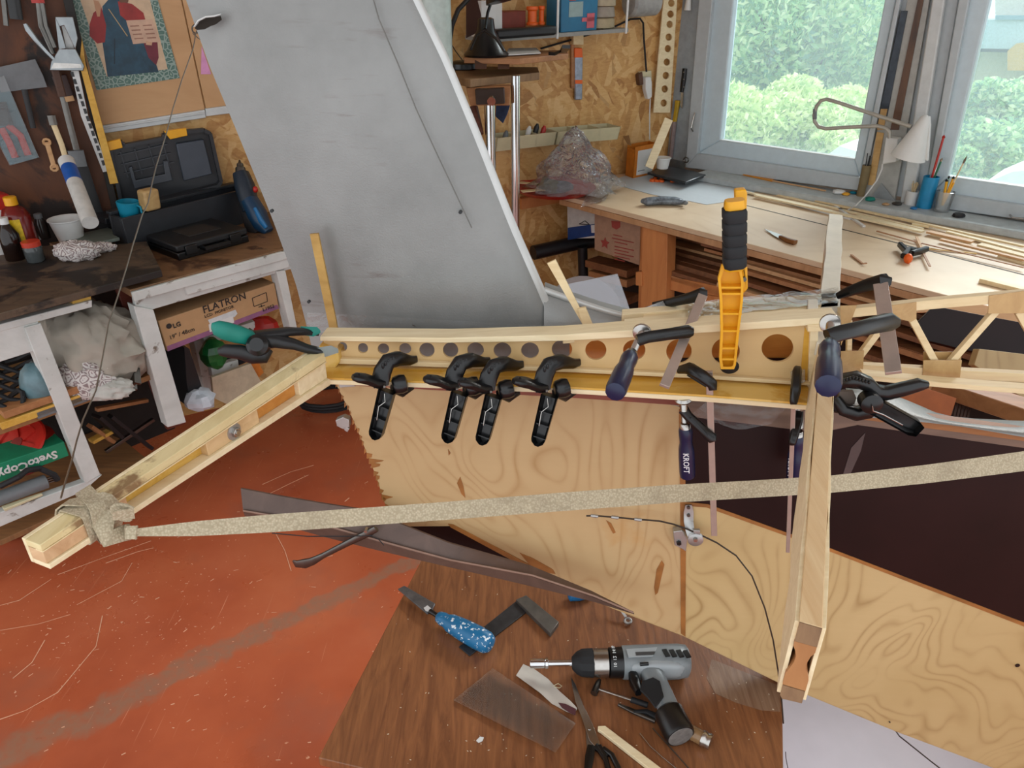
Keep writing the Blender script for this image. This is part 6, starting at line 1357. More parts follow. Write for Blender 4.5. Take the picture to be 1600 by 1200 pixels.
# knife
T = thing('knife', 'small knife with a brown wooden handle on the bench', 'knife', TB(1220, 370))
m = MB(); m.prism([TB(x, y, .004) for x, y in ((1194, 358), (1222, 368), (1219, 374), (1208, 368))], (0, 0, .002)); m.build('blade', M['steel'], T)
m = MB(); m.sweep([TB(1219, 370, .007), TB(1232, 376, .008), TB(1243, 379, .008)], [(.014, .012), (.022, .016), (.026, .016)], shape='soft'); m.build('handle', plain('7a4a1e', .4), T, ang=60)
# small spring clamp with an orange tip
T = thing('mini_clamp', 'small black spring clamp with an orange tip on the bench', 'clamp', TB(1422, 395))
m = MB(); m.sweep([TB(1406, 382, .02), TB(1414, 390, .02), TB(1420, 396, .02)], [(.016, .02), (.018, .022), (.02, .02)], shape='soft'); m.build('handle', M['black'], T)
m = MB(); m.sweep([TB(1448, 389, .02), TB(1436, 393, .02), TB(1424, 396, .02)], [(.016, .02), (.018, .022), (.02, .02)], shape='soft'); m.build('handle', M['black'], T)
m = MB(); m.sweep([TB(1412, 400, .02), TB(1420, 390, .03), TB(1432, 392, .02)], [(.02, .02), (.012, .02), (.02, .02)], shape='soft'); m.build('jaw', M['black'], T)
m = MB(); m.ball(TB(1419, 404, .015), (.014, .016, .018), 10); m.build('orange_pad', M['orange'], T)
# sticks lying on the bench
SK = [((1150, 296), (1330, 342), .012, 'white'), ((1165, 300), (1300, 330), .010, 'pine_pale'), ((1180, 305), (1440, 362), .014, 'pine_pale'), ((1210, 303), (1442, 358), .010, 'pine_pale'), ((1240, 306), (1452, 352), .010, 'pine'), ((1340, 337), (1442, 362), .016, 'pine_pale'),
      ((1302, 320), (1350, 354), .008, 'white'), ((1425, 350), (1452, 354), .014, 'pine'), ((1450, 362), (1520, 378), .02, 'plankl'), ((1456, 366), (1516, 380), .018, 'pine_pale'), ((1480, 362), (1640, 404), .012, 'pine_pale'), ((1470, 374), (1640, 416), .012, 'plankl'),
      ((1530, 382), (1640, 410), .022, 'pine'), ((1370, 361), (1432, 378), .005, 'plankm'), ((1440, 380), (1600, 418), .005, 'plankm'), ((1446, 388), (1526, 396), .006, 'pine_y'), ((1432, 370), (1444, 396), .006, 'plankl'), ((1443, 396), (1453, 416), .005, 'plankm'),
      ((1330, 398), (1348, 412), .005, 'plankm'), ((1348, 412), (1354, 411), .004, 'plankm'), ((1400, 340), (1600, 385), .010, 'pine'), ((1560, 400), (1640, 424), .008, 'pine_pale')]
wh = ['thin strip at the back of the bench, near its left start', 'short strip near the start of the strip pile', 'long pale strip along the strip pile', 'second long pale strip behind the pencil pot end', 'third long strip nearest the sill', 'broad pale strip end left of the right strip pile', 'short slanting splinter near the lamp cord', 'small offcut across the strip ends',
      'brown offcut in the right strip pile', 'pale offcut on the right strip pile', 'long strip under the right window', 'brown strip under the right window', 'broad strip at the far right', 'hair-thin splinter left of the small clamp', 'thin dark strip running right of the small clamp', 'yellow sliver pointing right from the small clamp', 'thin sliver above the small clamp', 'thin sliver below the small clamp',
      'thin dark splinter in the middle of the bench', 'tiny splinter tip in the middle of the bench', 'long strip right behind the offcuts', 'short strip at the far right front']
for k, ((a, b, w, mt), lb) in enumerate(zip(SK, wh)):
    h = .004+.004*(k % 3); m = MB(); m.sweep([TB(*a, h), TB(*b, h)], (w*1.5, .007 if w > .006 else .003)); m.build('wood_strip', M[mt], label='wooden '+lb, cat='wood strip', group='strips on the window bench')
m = MB(); m.sweep([TB(1532, 437, .008), TB(1640, 464, .008)], (.028, .014)); m.build('batten', M['pine'], label='short pale batten on the front edge of the bench at the right', cat='batten', bevel=.001)
# ---- sill items
def SI(x, y, h=0): return PZ(x, y, za+h)
m = MB(); m.prism([SI(x, y, .001) for x, y in ((1112, 263), (1118, 260), (1211, 280), (1206, 284))], (0, 0, .006)); m.build('yellow_ruler', plain('d0882a', .5), label='orange-yellow ruler lying on the window sill', cat='ruler')
m = MB(); m.sweep([SI(1200, 281, .004), SI(1290, 298, .004)], (.008, .005)); m.build('wood_strip', M['plankl'], label='thin wooden strip lying on the window sill', cat='wood strip')
def pot(name, lb, px, py, r0, r1, h, mt, items, par='pot_body'):
    T = thing(name, lb, 'holder', SI(px, py)); c = SI(px, py)
    m = MB(); m.lathe(c, UP, [(0, r0), (h, r1), (h+.001, r1*.9), (.006, r0*.88)], 20); m.build(par, mt, T)
    for i, (dx, dy, l, r, tip, m1, m2, nm) in enumerate(items):
        a = c+V((0, 0, h*.3)); b = c+V((dx, dy, h+l)); m = MB(); m.tube([a, b], r, 6); s_ = m.build(nm, m1, T)
        if m2: m = MB(); m.lathe(b, b-a, [(0, r*1.1), (tip*.4, r*1.5), (tip, r*.3)], 8); m.build('tip', m2, s_)
pot('wood_pot', 'brown wooden tube holding thin files by the column', 1344, 306, .016, .018, .13, plain('7a6a48', .6), [(.004, 0, .04, .0025, .01, M['black'], None, 'file'), (-.008, .003, .05, .002, .01, M['black'], None, 'file'), (.01, 0, .035, .002, .01, M['steel_d'], None, 'file')])
pot('toothpick_cup', 'small white cup of toothpicks on the sill', 1422, 319, .024, .027, .055, M['white'], [(.012*math.cos(k), .012*math.sin(k), .03+.004*(k % 3), .0018, .01, M['pine'], None, 'toothpick') for k in range(8)])
pot('blue_cup', 'blue plastic cup with a red pencil and green pen on the sill', 1443, 324, .029, .030, .125, plain('1486b8', .35), [(.004, 0, .15, .0045, .012, M['red'], M['red'], 'pencil'), (.02, .0, .06, .004, .014, plain('1a6a4a', .4), M['steel'], 'pen'), (.012, .006, .035, .003, .01, M['steel'], None, 'pen')])
pot('brush_glass', 'clear glass of paint brushes on the sill under the right window', 1470, 330, .028, .034, .08, M['film2'], [(.035, .0, .11, .003, .03, M['pine'], plain('6b5a4a', .7), 'brush'), (-.01, 0, .04, .005, .01, M['yellow'], M['black'], 'pen'), (.012, 0, .05, .004, .01, M['yellow'], M['black'], 'pen'), (.0, .01, .05, .003, .01, plain('1a6a4a', .4), M['black'], 'pencil'), (.02, 0, .035, .004, .01, M['yellow'], None, 'pen')])
for i, (x, y, mt, lb, r) in enumerate(((1322, 303, 'yellow', 'small yellow cap on the sill', .014), (1311, 300, 'white', 'crumpled whitish scrap on the sill', .022), (1360, 311, 'green', 'bright green clip at the column foot', .018), (1333, 301, 'cyan', 'small teal scrap beside the yellow cap', .012), (1384, 319, 'card', 'small brown lump on the sill', .012), (1402, 318, 'steel_d', 'dark wire bits beside the toothpick cup', .016), (1428, 325, 'blue', 'small blue cap at the foot of the blue cup', .012), (1498, 336, 'blackm', 'dark flat scrap on the sill right of the brush glass', .02))):
    m = MB(); m.ball(SI(x, y, r*.4), (r*1.3, r, r*.5), 10, .12); m.build('sill_scrap', M[mt], label=lb, cat='scrap', ang=30)
# ---- wall lamp on the column
LP = off(WW, -.12)
def lq(x, y, d=0): return PN(x, y, off(LP, d))
T = thing('wall_lamp', 'white wall lamp with a looped tube arm and cone shade on the column', 'lamp', lq(1390, 250))
m = MB(); m.sweep([lq(1390, 212, .03), lq(1388, 258, .03)], (.066, .04), up=UP.cross(UW), shape='soft')
m = MB(); m.prism([lq(x, y, .03) for x, y in ((1384, 214), (1403, 217), (1400, 253), (1378, 257))], NW*.05); m.build('wall_box', M['white'], T, bevel=.004)
arm_ = [(1390, 216), (1390, 206), (1384, 200), (1372, 197), (1340, 198), (1290, 201), (1279, 198), (1273, 190), (1272, 180), (1276, 166), (1283, 157), (1292, 155), (1310, 160), (1360, 177), (1424, 198)]
m = MB(); m.tube([lq(x, y, .0) for x, y in arm_], .0078, 10); m.build('tube_arm', plain('a8a49a', .35, .2), T)
m = MB(); m.tube([lq(1273, 186, 0), lq(1273.5, 170, 0)], .0085, 10); m.build('grip_sleeve', M['grey'], T)
ap, rm = lq(1448, 180, .0), lq(1416, 250, .0)
ax = (lq(1422, 246, 0)-lq(1450, 182, 0)).normalized(); L_ = (lq(1422, 246, 0)-lq(1450, 182, 0)).length
m = MB(); m.lathe(lq(1447, 181, 0), ax, [(-.004, .002), (0, .012), (.012, .019), (.03, .024), (L_*1.02, .066), (L_*1.02, .063), (.03, .02)], 26); m.build('shade', M['white'], T, ang=50)
m = MB(); m.prism([lq(x, y, .0) for x, y in ((1440, 185), (1452, 182), (1453, 196), (1449, 252), (1434, 246))], NW*.02); m.build('shade_neck', M['white'], T, bevel=.003)
m = MB(); m.tube([lq(1379, 256, .03), lq(1378, 264, .03), lq(1370, 282, .03), SI(1352, 306, .02), SI(1336, 322, .008), TB(1325, 328, .01)], .003, 6); m.build('power_cord', M['white'], T)
# rulers hanging on the column
CP = off(WW, -.025)
for nm, pts, mt, lb in (('steel_ruler', [(1408, 17), (1418, 17), (1386, 182), (1373, 182)], plain('33383e', .3, .6, var=.3), 'dark steel ruler hanging left on the window column'),
      ('wood_ruler', [(1376, 170), (1387, 170), (1380, 203), (1370, 203)], wood('a5814c', 'c6a068', (8, 8, 30)), 'short wooden end of the ruler below the dark steel ruler'),
      ('dark_ruler', [(1436, -10), (1445, -10), (1404, 203), (1391, 203)], wood('2c1c12', '6b4524', (10, 10, 4), .4), 'dark brown ruler hanging in the middle of the window column'),
      ('wood_ruler', [(1370, 206), (1381, 208), (1366, 290), (1356, 289)], wood('b58d50', 'cfa86c', (8, 8, 30)), 'pale wooden ruler standing at the column foot')):
    m = MB(); m.prism([PN(x, y, CP) for x, y in pts], NW*.004); m.build(nm, mt, label=lb, cat='ruler', bevel=.0005)
m = MB(); pxpoly(m, [(1362, 308), (1377, 286), (1402, 318), (1392, 320)], off(WW, -.03), .004); m.build('metal_square', plain('8d9294', .4, .3), label='grey triangular plate leaning at the column foot', cat='plate')
# ---- back wall right part
def wq(x, y, d=0): return PN(x, y, off(WB, -d))
def wslab(name, pts, d, th, mt, par=None, **kw): m = MB(); m.prism([wq(x, y, d) for x, y in pts], NB*th); return m.build(name, mt, par, **kw)
# perforated strip
m = MB(); hs = [(1048.5+12*(1-i/8.0)*.0+ (180-i)/180*0, 0, 0, 0) for i in range(0)]
T = thing('perforated_strip', 'tall pale wooden strip with a column of round holes by the window', 'wood strip', wq(1040, 175, .03))
def stripx(y): return ext(1037, 0, 1021, 177, y), ext(1058, 0, 1047, 177, y)
ys_ = [-33, -13, 5, 22, 38, 58, 76, 97, 118, 139, 161]
m = MB()
for i, y in enumerate(ys_):
    ya = (ys_[i-1]+y)/2 if i else y-10; yb_ = (y+ys_[i+1])/2 if i < len(ys_)-1 else 176
    xa, xb = stripx(y); cxx = (xa+xb)/2+2; r_ = 5.2
    q = [(stripx(ya)[0], ya), (stripx(ya)[1], ya), (stripx(yb_)[1], yb_), (stripx(yb_)[0], yb_)]; n = 24; angs = sorted([2*math.pi*k/20 for k in range(20)]+[math.atan2(b-y, a-cxx) % (2*math.pi) for a, b in q]); outer = []; inner = []
    for a in angs:
        dx, dy = math.cos(a), math.sin(a); best = 1e9
        for k in range(4):
            (ax_, ay_), (bx2, by2) = q[k], q[(k+1) % 4]; ex_, ey_ = bx2-ax_, by2-ay_; den = dx*ey_-dy*ex_
            if abs(den) < 1e-9: continue
            t_ = ((ax_-cxx)*ey_-(ay_-y)*ex_)/den; u_ = ((ax_-cxx)*dy-(ay_-y)*dx)/den
            if t_ > 0 and -1e-4 <= u_ <= 1.0001: best = min(best, t_)
        outer.append((cxx+dx*best, y+dy*best)); inner.append((cxx+r_*dx, y+r_*1.1*dy))
    mm = len(angs); fo_ = [wq(*p, .03) for p in outer]; fi_ = [wq(*p, .03) for p in inner]; b_ = NB*.006
    vs = fo_+fi_+[p+b_ for p in fo_]+[p+b_ for p in fi_]; fs = []
    for k in range(mm):
        j = (k+1) % mm; fs += [(k, j, mm+j, mm+k), (2*mm+j, 2*mm+k, 3*mm+k, 3*mm+j), (mm+k, mm+j, 3*mm+j, 3*mm+k), (j, k, 2*mm+k, 2*mm+j)]
    m.add(vs, fs)
m.build('strip_body', M['pine_pale'], T); 
# hanging knife and yellow tool on the pier
PP = off(WW, -.012)
T = thing('hanging_knife', 'black-handled knife hanging on the window pier', 'knife', PN(1068, 140, PP))
m = MB(); m.sweep([PN(1070, 107, PP), PN(1068, 125, PP), PN(1065, 144, PP)], [(.02, .012), (.022, .014), (.018, .012)], up=NW, shape='soft'); m.build('handle', M['black'], T)
m = MB(); m.prism([PN(x, y, PP) for x, y in ((1064, 144), (1068, 144), (1066, 170), (1063, 166))], NW*.002); m.build('blade', M['steel'], T)
m = MB()
for y in (113, 124, 136): m.lathe(PN(1068.5, y, off(PP, -.008)), NW, [(0, .003), (.002, .003)], 8)
m.build('handle_rivets', M['steel'], T, kind='stuff')
T = thing('yellow_handled_tool', 'yellow-handled screwdriver hanging below the black knife', 'screwdriver', PN(1057, 185, PP))
m = MB(); m.sweep([PN(1059, 157, PP), PN(1057, 172, PP), PN(1054, 190, PP)], [(.024, .02), (.02, .018), (.02, .016)], up=NW, shape='soft'); m.build('handle', plain('b8941c', .4), T)
m = MB(); m.tube([PN(1054, 190, PP), PN(1050, 228, PP), PN(1048, 246, PP)], .012, 8); m.build('shank', plain('8a7a78', .4), T)
m = MB(); m.tube([PN(1072+4*math.cos(a), 250+4*math.sin(a)-a*.0, off(WW, -.045)) for a in [k*.6 for k in range(22)]], .003, 5); m.build('hook_chain', M['steel_d'], label='small wire loops on the sill corner', cat='wire')
m = MB(); m.lathe(PN(1074, 16, off(WW, -.03)), V((0, 0, 1)), [(0, .016), (.03, .013), (.09, .006), (.12, .003)], 12); m.build('cord_pull', M['white'], label='white cord pull hanging at the top of the window pier', cat='cord pull')
# socket, plug and cable
T = thing('wall_socket', 'wall socket with a white plug-in adaptor on the chipboard', 'socket', wq(1012, 135, .03))
wslab('socket_plate', [(1000, 112), (1018, 110), (1019, 124), (1004, 134), (999, 130)], .02, .02, M['cream'], T, bevel=.003); wslab('round_box', [(998, 117), (1004, 112), (1006, 132), (1000, 134)], .03, .03, plain('5a3c2a', .6), T, bevel=.003)
wslab('adaptor', [(1009, 121), (1017, 120), (1019, 128), (1019, 152), (1013, 156), (1009, 140)], .05, .03, M['white'], T, bevel=.004)
m = MB(); m.tube([wq(1016, 154, .04), wq(1015, 175, .03), wq(1015, 218, .02)], .003, 6); m.build('cord', M['white'], T)
m = MB(); m.tube([wq(1010, 112, .02), wq(1006, 60, .02), wq(1005, 36, .02), wq(1000, 29, .02), wq(985, 30, .02), wq(960, 42, .02), wq(900, 60, .02), wq(845, 76, .02)], .0045, 6); m.build('wall_cable', M['rubber'], label='dark cable strung along the chipboard wall to the socket', cat='cable')
# plastic trays
for (xa, xb, ya, yb, dv, lb) in ((777, 870, 216, 206, 1, 'long cream plastic tray on the wall, left one holding small parts'), (872, 970, 206, 198, 2, 'cream divided plastic tray on the wall, right one')):
    T = thing('parts_tray', lb, 'tray', wq((xa+xb)/2, ya+15, .1))
    m = MB(); fr_ = [wq(xa, ya, .12), wq(xb, yb, .12)]; hh_ = .06
    A, B = fr_; B = V((B.x, B.y, A.z)) if 0 else B; dvx = (B-A)
    m.prism([A, B, B+V((0, 0, -hh_))+NB*.02, A+V((0, 0, -hh_))+NB*.02], NB*.003); m.prism([A+NB*.11, B+NB*.11, B+NB*.11+V((0, 0, -hh_)), A+NB*.11+V((0, 0, -hh_))], NB*.003)
    m.prism([A+V((0, 0, -hh_))+NB*.02, B+V((0, 0, -hh_))+NB*.02, B+V((0, 0, -hh_))+NB*.11, A+V((0, 0, -hh_))+NB*.11], (0, 0, .003))
    m.prism([A, A+NB*.11, A+NB*.11+V((0, 0, -hh_)), A+V((0, 0, -hh_))+NB*.02], dvx*.01); m.prism([B, B+NB*.11, B+NB*.11+V((0, 0, -hh_)), B+V((0, 0, -hh_))+NB*.02], dvx*-.01); m.build('tray_body', M['cream'], T)
    for k in range(1, 3):
        q = A+dvx*(k/3); m = MB(); m.prism([q, q+NB*.11, q+NB*.11+V((0, 0, -hh_)), q+V((0, 0, -hh_))+NB*.02], dvx*.008); m.build('divider', M['cream'], T)
for (x, y, mt, lb) in ((824, 207, 'white', 'white card in the left wall tray'), (836, 203, 'blackm', 'black marker in the left wall tray'), (847, 206, 'red', 'red-tipped tube in the left wall tray'), (788, 214, 'grey', 'grey bits in the left wall tray')):
    m = MB(); m.lathe(wq(x, y+6, .07), V((.25, 0, 1)), [(0, .012), (.03, .012), (.045, .005)], 10); m.build('small_part', M[mt], label=lb, cat='small part')
# packet on a wood block
wslab('wood_block', [(896, 55), (912, 55), (912, 70), (896, 70)], .04, .03, M['pine'], label='small wood block nailed above the silver packet', cat='block', bevel=.002)
T = thing('hanging_packet', 'narrow silver packet with orange ends hanging on the wall', 'packet', wq(905, 150, .02))
wslab('packet_film', [(899, 88), (911, 88), (910, 156), (899, 156)], .02, .012, plain('9aa4b4', .25, .5, var=.3), T, bevel=.004); wslab('orange_end', [(898, 75), (910, 75), (911, 90), (898, 90)], .022, .014, M['orange'], T, bevel=.003); wslab('orange_band', [(899, 125), (910, 125), (910, 131), (899, 131)], .0225, .002, M['orange'], T)
wslab('backing_stick', [(893, 62), (898, 62), (898, 138), (893, 138)], .015, .01, M['plankm'], T)
# wire shelf with boxes
shf = thing('wire_shelf', 'wire and board shelf on the chipboard wall at the top', 'shelf', wq(880, 50, .1))
sa0, sa1 = wq(762, 60, .22), wq(982, 44, .22)
sa1.z = sa1.z; m = MB(); m.prism([sa0, sa1, sa1+NB*.21, sa0+NB*.21], (0, 0, -.015)); m.build('shelf_board', plain('8f8f8a', .5), shf)
for x in (866, 978): m = MB(); b_ = sa0.lerp(sa1, (x-762)/220); m.tube([b_+V((0, 0, -.02)), b_+V((0, 0, .34))], .005, 6); m.build('upright_wire', M['white'], shf)
def onshelf(x, f=.0, dz_=0): return sa0.lerp(sa1, (x-762)/220)+NB*(.02+f)+V((0, 0, dz_))
sx = (sa1-sa0).normalized(); pxm = (sa1-sa0).length/220
T = thing('lamp_box', 'blue printed cardboard box with a pink mark on the wall shelf', 'box', onshelf(903))
m = MB(); m.para(onshelf(875), sx*pxm*58, NB*.12, (0, 0, .125)); m.build('box_body', plain('1f6f96', .45, var=.25, scale=8), T, bevel=.002)
m = MB(); m.para(onshelf(887, -.002, .055), sx*pxm*22, NB*.002, (0, 0, .055)); m.build('printed_device', plain('8fa6a6', .5), T); m = MB(); m.para(onshelf(916, -.003, .01), sx*pxm*12, NB*.002, (0, 0, .055)); m.para(onshelf(908, -.003, .035), sx*pxm*20, NB*.002, (0, 0, .015)); m.build('pink_mark', plain('c8606c', .5), T)
m = MB(); m.para(onshelf(887, -.003, .115), sx*pxm*10, NB*.002, (0, 0, .012)); m.build('red_strip', M['red'], T)
m = MB(); m.prism([onshelf(875, 0, .128), onshelf(905, 0, .128), onshelf(903, .02, .18), onshelf(877, .02, .18)], NB*.08); m.build('small_carton', M['card'], label='pale carton on top of the blue box, left', cat='box', bevel=.002)
m = MB(); m.prism([onshelf(907, 0, .128), onshelf(930, 0, .128), onshelf(929, .02, .18), onshelf(908, .02, .18)], NB*.08); m.build('small_carton', M['card'], label='pale carton on top of the blue box, right', cat='box', bevel=.002)
T = thing('tape_rolls', 'stack of beige tape rolls on the wall shelf beside the blue box', 'tape', onshelf(950, .08))
for k in range(4):
    m = MB(); m.lathe(onshelf(950, .07, .002+k*.042), UP, [(0, .068), (.003, .072), (.036, .070-.004*(k % 2)), (.04, .066)], 26); m.build('roll', plain(('a89878', '93897c', 'aa9c82', '8d8478')[k], .5), T)
T = thing('roll_end', 'grey rolled object hanging at the top right of the wall shelf', 'roll', wq(1000, 10, .1)); m = MB(); m.lathe(wq(982, 4, .12), sx, [(0, .05), (.01, .06), (.14, .058), (.15, .045)], 20); m.build('roll_body', plain('9a9a98', .5, var=.2), T)
for (x0, x1, h_, mt, lb, d_) in ((760, 790, .13, 'white', 'white papers standing at the left of the wall shelf', .02), (792, 832, .085, 'red', 'reddish-brown box lying on the wall shelf', .06), (834, 850, .07, 'orange', 'orange plastic reel on the wall shelf', .0), (852, 861, .07, 'orange', 'narrow orange reel right of the wider orange reel', .0)):
    m = MB()
    if mt == 'orange': m.lathe(onshelf((x0+x1)/2-2, .05, .03), UP, [(0, pxm*(x1-x0)*.5), (.01, pxm*(x1-x0)*.5), (.012, pxm*(x1-x0)*.38), (.055, pxm*(x1-x0)*.38), (.057, pxm*(x1-x0)*.5), (h_, pxm*(x1-x0)*.5)], 20)
    else: m.para(onshelf(x0, d_, .0), sx*pxm*(x1-x0), NB*.1, (0, 0, h_))
    m.build('shelf_item', M[mt] if mt != 'red' else plain('7a3020', .6), label=lb, cat='box' if mt != 'orange' else 'reel', bevel=.002)
m = MB(); m.para(onshelf(772, -.04, -.005), sx*pxm*90, NB*.06, (0, 0, .035)); m.build('black_pouch', M['blackm'], label='long dark case lying along the front of the wall shelf', cat='case', bevel=.01)
# rack: chrome posts, clamp block, wooden platforms
RK = (V((0, 1, 0)), 0)
dR_ = 2.75
def rk(x, y, d=0): return PD(x, y, dR_+d)
T = thing('press_stand', 'stand of two chrome posts carrying rough wooden platforms', 'stand', V((rk(800, 300).x, rk(800, 300).y, 0)))
for x, y0 in ((765, 155), (805.5, 118)):
    a = rk(x, y0, .0 if x > 780 else .05); b = V((a.x, a.y, .0)); m = MB(); m.tube([a, b], .0175 if x > 780 else .021, 16); m.build('chrome_post', M['chrome'], T)
m = MB(); p = rk(762, 150, .05); m.prism([rk(x, y, .0) for x, y in ((728, 137), (798, 134), (796, 165), (735, 165))], (0, .05, 0)); m.build('clamp_board', M['plankm'], T, bevel=.003)
m = MB(); m.prism([rk(x, y, -.03) for x, y in ((742, 140), (788, 138), (789, 162), (744, 164))], (0, .04, 0)); m.build('clamp_block', plain('3a2c26', .5, .3), T, bevel=.003)
m = MB(); m.lathe(rk(768, 153, -.03), V((0, -1, -.3)), [(0, .010), (.02, .010), (.022, .016), (.03, .016)], 12); m.build('clamp_bolt', M['steel'], T)
zpl = rk(780, 122).z
def plank_px(pts, z, th, mt, nm='platform'): m = MB(); m.prism([PZ(x, y, z) for x, y in pts], (0, 0, -th)); return m.build(nm, mt, T, bevel=.002)
plank_px([(700, 118), (735, 124), (843, 113), (840, 105), (760, 104), (700, 108)], zpl, .028, wood('6b5138', '9a7a58', (4, 20, 4)))
zp2 = rk(780, 92).z
plank_px([(725, 90), (812, 92), (888, 84), (885, 78), (800, 80), (725, 84)], zp2, .02, M['plankm'])
m = MB(); m.prism([rk(x, y, .04) for x, y in ((742, 93), (760, 93), (760, 108), (742, 108))], (0, .04, 0)); m.prism([rk(x, y, .04) for x, y in ((778, 95), (796, 95), (796, 108), (778, 108))], (0, .04, 0)); m.build('spacer', M['darkw'], T, kind='stuff')
m = MB(); m.prism([PZ(x, y, zp2+.004) for x, y in ((790, 87), (845, 84), (838, 76), (795, 77))], (0, 0, .004)); m.build('paper_note', M['white'], label='white note card on the upper wooden platform', cat='paper')
m = MB(); m.sweep([PZ(862, 84, zp2+.01), PZ(880, 80, zp2+.014), PZ(885, 73, zp2+.04)], (.03, .012)); m.build('black_clip', M['black'], label='black clip at the right end of the upper platform', cat='clip')
T = thing('desk_lamp', 'black gooseneck desk lamp standing on the wooden platform', 'lamp', PZ(724, 108, zpl))
c = PZ(724, 108, zpl); m = MB(); m.lathe(c, UP, [(0, .055), (.004, .06), (.022, .058), (.03, .045), (.032, .02)], 28); m.build('base', M['black'], T, ang=50)
m = MB(); m.tube([rk(702, 96, 0), rk(702, 70, 0), rk(706, 40, 0), rk(716, 15, 0), rk(735, -5, 0), rk(760, -12, 0)], .009, 10); m.build('gooseneck', M['blackm'], T)
m = MB(); m.lathe(rk(790, -6, -.06), V((.25, -.1, -1)), [(-.05, .02), (-.03, .06), (0, .075), (.012, .077), (.014, .06)], 24); m.build('lamp_head', M['black'], T, ang=50)
m = MB(); m.tube([rk(724, 96, -.05), rk(712, 80, -.06), rk(700, 60, -.06), rk(692, 62, -.06), rk(688, 75, -.06), rk(694, 90, -.05)], .002, 5); m.build('cord', M['black'], T)
T = thing('cone_device', 'black conical device standing on the upper wooden platform', 'device', PZ(760, 88, zp2))
c = PZ(760, 88, zp2); m = MB(); m.lathe(c, UP, [(0, .085), (.008, .088), (.02, .075), (.09, .035), (.13, .03), (.135, .02)], 24); m.build('cone', M['black'], T, ang=50)
m = MB(); m.tube([rk(735, 78, -.08), rk(745, 55, -.08), rk(758, 48, -.08), rk(775, 60, -.08), rk(788, 80, -.08)], .005, 6); m.build('cable_loop', M['black'], T)
m = MB(); m.tube([rk(758, 45), rk(762, 20), rk(770, -5)], .006, 6); m.build('rod', M['black'], T)
m = MB(); m.prism([rk(x, y, .12) for x, y in ((728, -10), (752, -10), (752, 48), (728, 60))], (0, .04, 0)); m.build('brown_tin', plain('3a1e16', .4), label='dark brown tin behind the gooseneck lamp', cat='tin', bevel=.003)
m = MB(); m.prism([rk(x, y, .2) for x, y in ((775, 165), (797, 165), (793, 178), (786, 193), (774, 182))], (0, .03, 0)); m.build('blue_cloth', plain('2a3a5a', .7, var=.4, scale=30), label='dark blue cloth hanging behind the chrome posts', cat='cloth', bevel=.003)
m = MB(); m.tube([rk(739, 168, .1), rk(744, 190, .1), rk(748, 210, .1)], .02, 10); m.build('rusty_tube', plain('5a3326', .5, var=.5, scale=60), label='rusty tube left of the chrome posts behind the fin', cat='tube')
# white pipe behind the fin top
m = MB(); a = PD(682, 60, 2.6); m.tube([V((a.x, a.y, .3)), V((a.x, a.y, 2.4))], .055, 20); m.build('white_pipe', plain('b4c4bf', .35), label='pale green-white vertical pipe behind the fin leading edge', cat='pipe')
# clear acrylic sheet and disc behind the fin foot
m = MB(); m.prism([PD(x, y, 1.6) for x, y in ((880, 445), (965, 428), (985, 486), (900, 492))], (0, .003, 0)); m.build('acrylic_sheet', m_glass((.85, .86, .9, 1), haze=.3, gl=.10, rough=.1, name='dusty_acrylic', hz='c8ccd8'), label='dusty clear plastic sheet standing behind the fin foot', cat='plastic sheet')
m = MB(); m.lathe(PD(915, 480, 1.75), V((.1, -.6, .8)), [(0, .085), (.004, .085)], 30); m.build('plastic_disc', plain('8c8484', .4), label='pale round disc behind the clear plastic sheet', cat='disc')
for k, (x0, y0, x1, y1, mt, lb) in enumerate(((925, 408, 990, 425, 'plankd', 'dark scrap plank under the bench end, upper'), (930, 425, 990, 440, 'plankm', 'brown scrap plank under the bench end, middle'), (945, 460, 990, 468, 'plankd', 'dark scrap plank under the bench end, lowest'))):
    m = MB(); m.sweep([bpx(x0, y0, .2), bpx(x1, y1, .2)], (.1, .035), up=UP); m.build('scrap_plank', M[mt], label=lb, cat='plank', bevel=.002)
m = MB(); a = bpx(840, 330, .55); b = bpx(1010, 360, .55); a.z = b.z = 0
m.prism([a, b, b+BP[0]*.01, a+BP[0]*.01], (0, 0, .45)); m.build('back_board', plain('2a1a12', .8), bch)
# ================================================================ low table at the bottom with tools
zs = .45
A_, B_ = PZ(497, 1184, zs), PZ(660, 872, zs); C1, C2 = PZ(1222, 1068, zs), PZ(1224, 1200, zs)
F1, F2 = PZ(492, 1180, zs), PZ(564, 1197, zs)
def is2(p, d, q, e):
    D = d.x*e.y-d.y*e.x; t = ((q.x-p.x)*e.y-(q.y-p.y)*e.x)/D; return p+d*t
dn = (F2-F1).normalized(); dr_ = (C1-C2).normalized()
FR = is2(A_, dn, C2, dr_); BR = is2(B_, dn, C2, dr_)
stl = thing('low_table', 'low brown wooden table at the bottom carrying the drill and chisel', 'table', (A_+B_+FR+BR)/4*1.0)
stl.location.z = 0; WL[stl] = V(stl.location)
m = MB(); m.prism([p+V((0, 0, -.022)) for p in (A_, FR, BR, B_)], (0, 0, .022)); m.build('table_top', M['tabletop'], stl, bevel=.002)
def ins(p, f=.10): c = (A_+B_+FR+BR)/4; return p+(c-p)*f
m = MB(); cs = [ins(p) for p in (A_, FR, BR, B_)]
for i in range(4):
    a, b = cs[i], cs[(i+1) % 4]; m = MB(); m.sweep([a+V((0, 0, -.062)), b+V((0, 0, -.062))], (.02, .08)); m.build('apron', M['darkw'], stl)
for p in cs:
    m = MB(); q = V((p.x, p.y, .0)); m.sweep([q, q+V((0, 0, zs-.022))], [(.03, .03), (.045, .045)], up=V((0, 1, 0))); m.build('leg', M['darkw'], stl, bevel=.002)
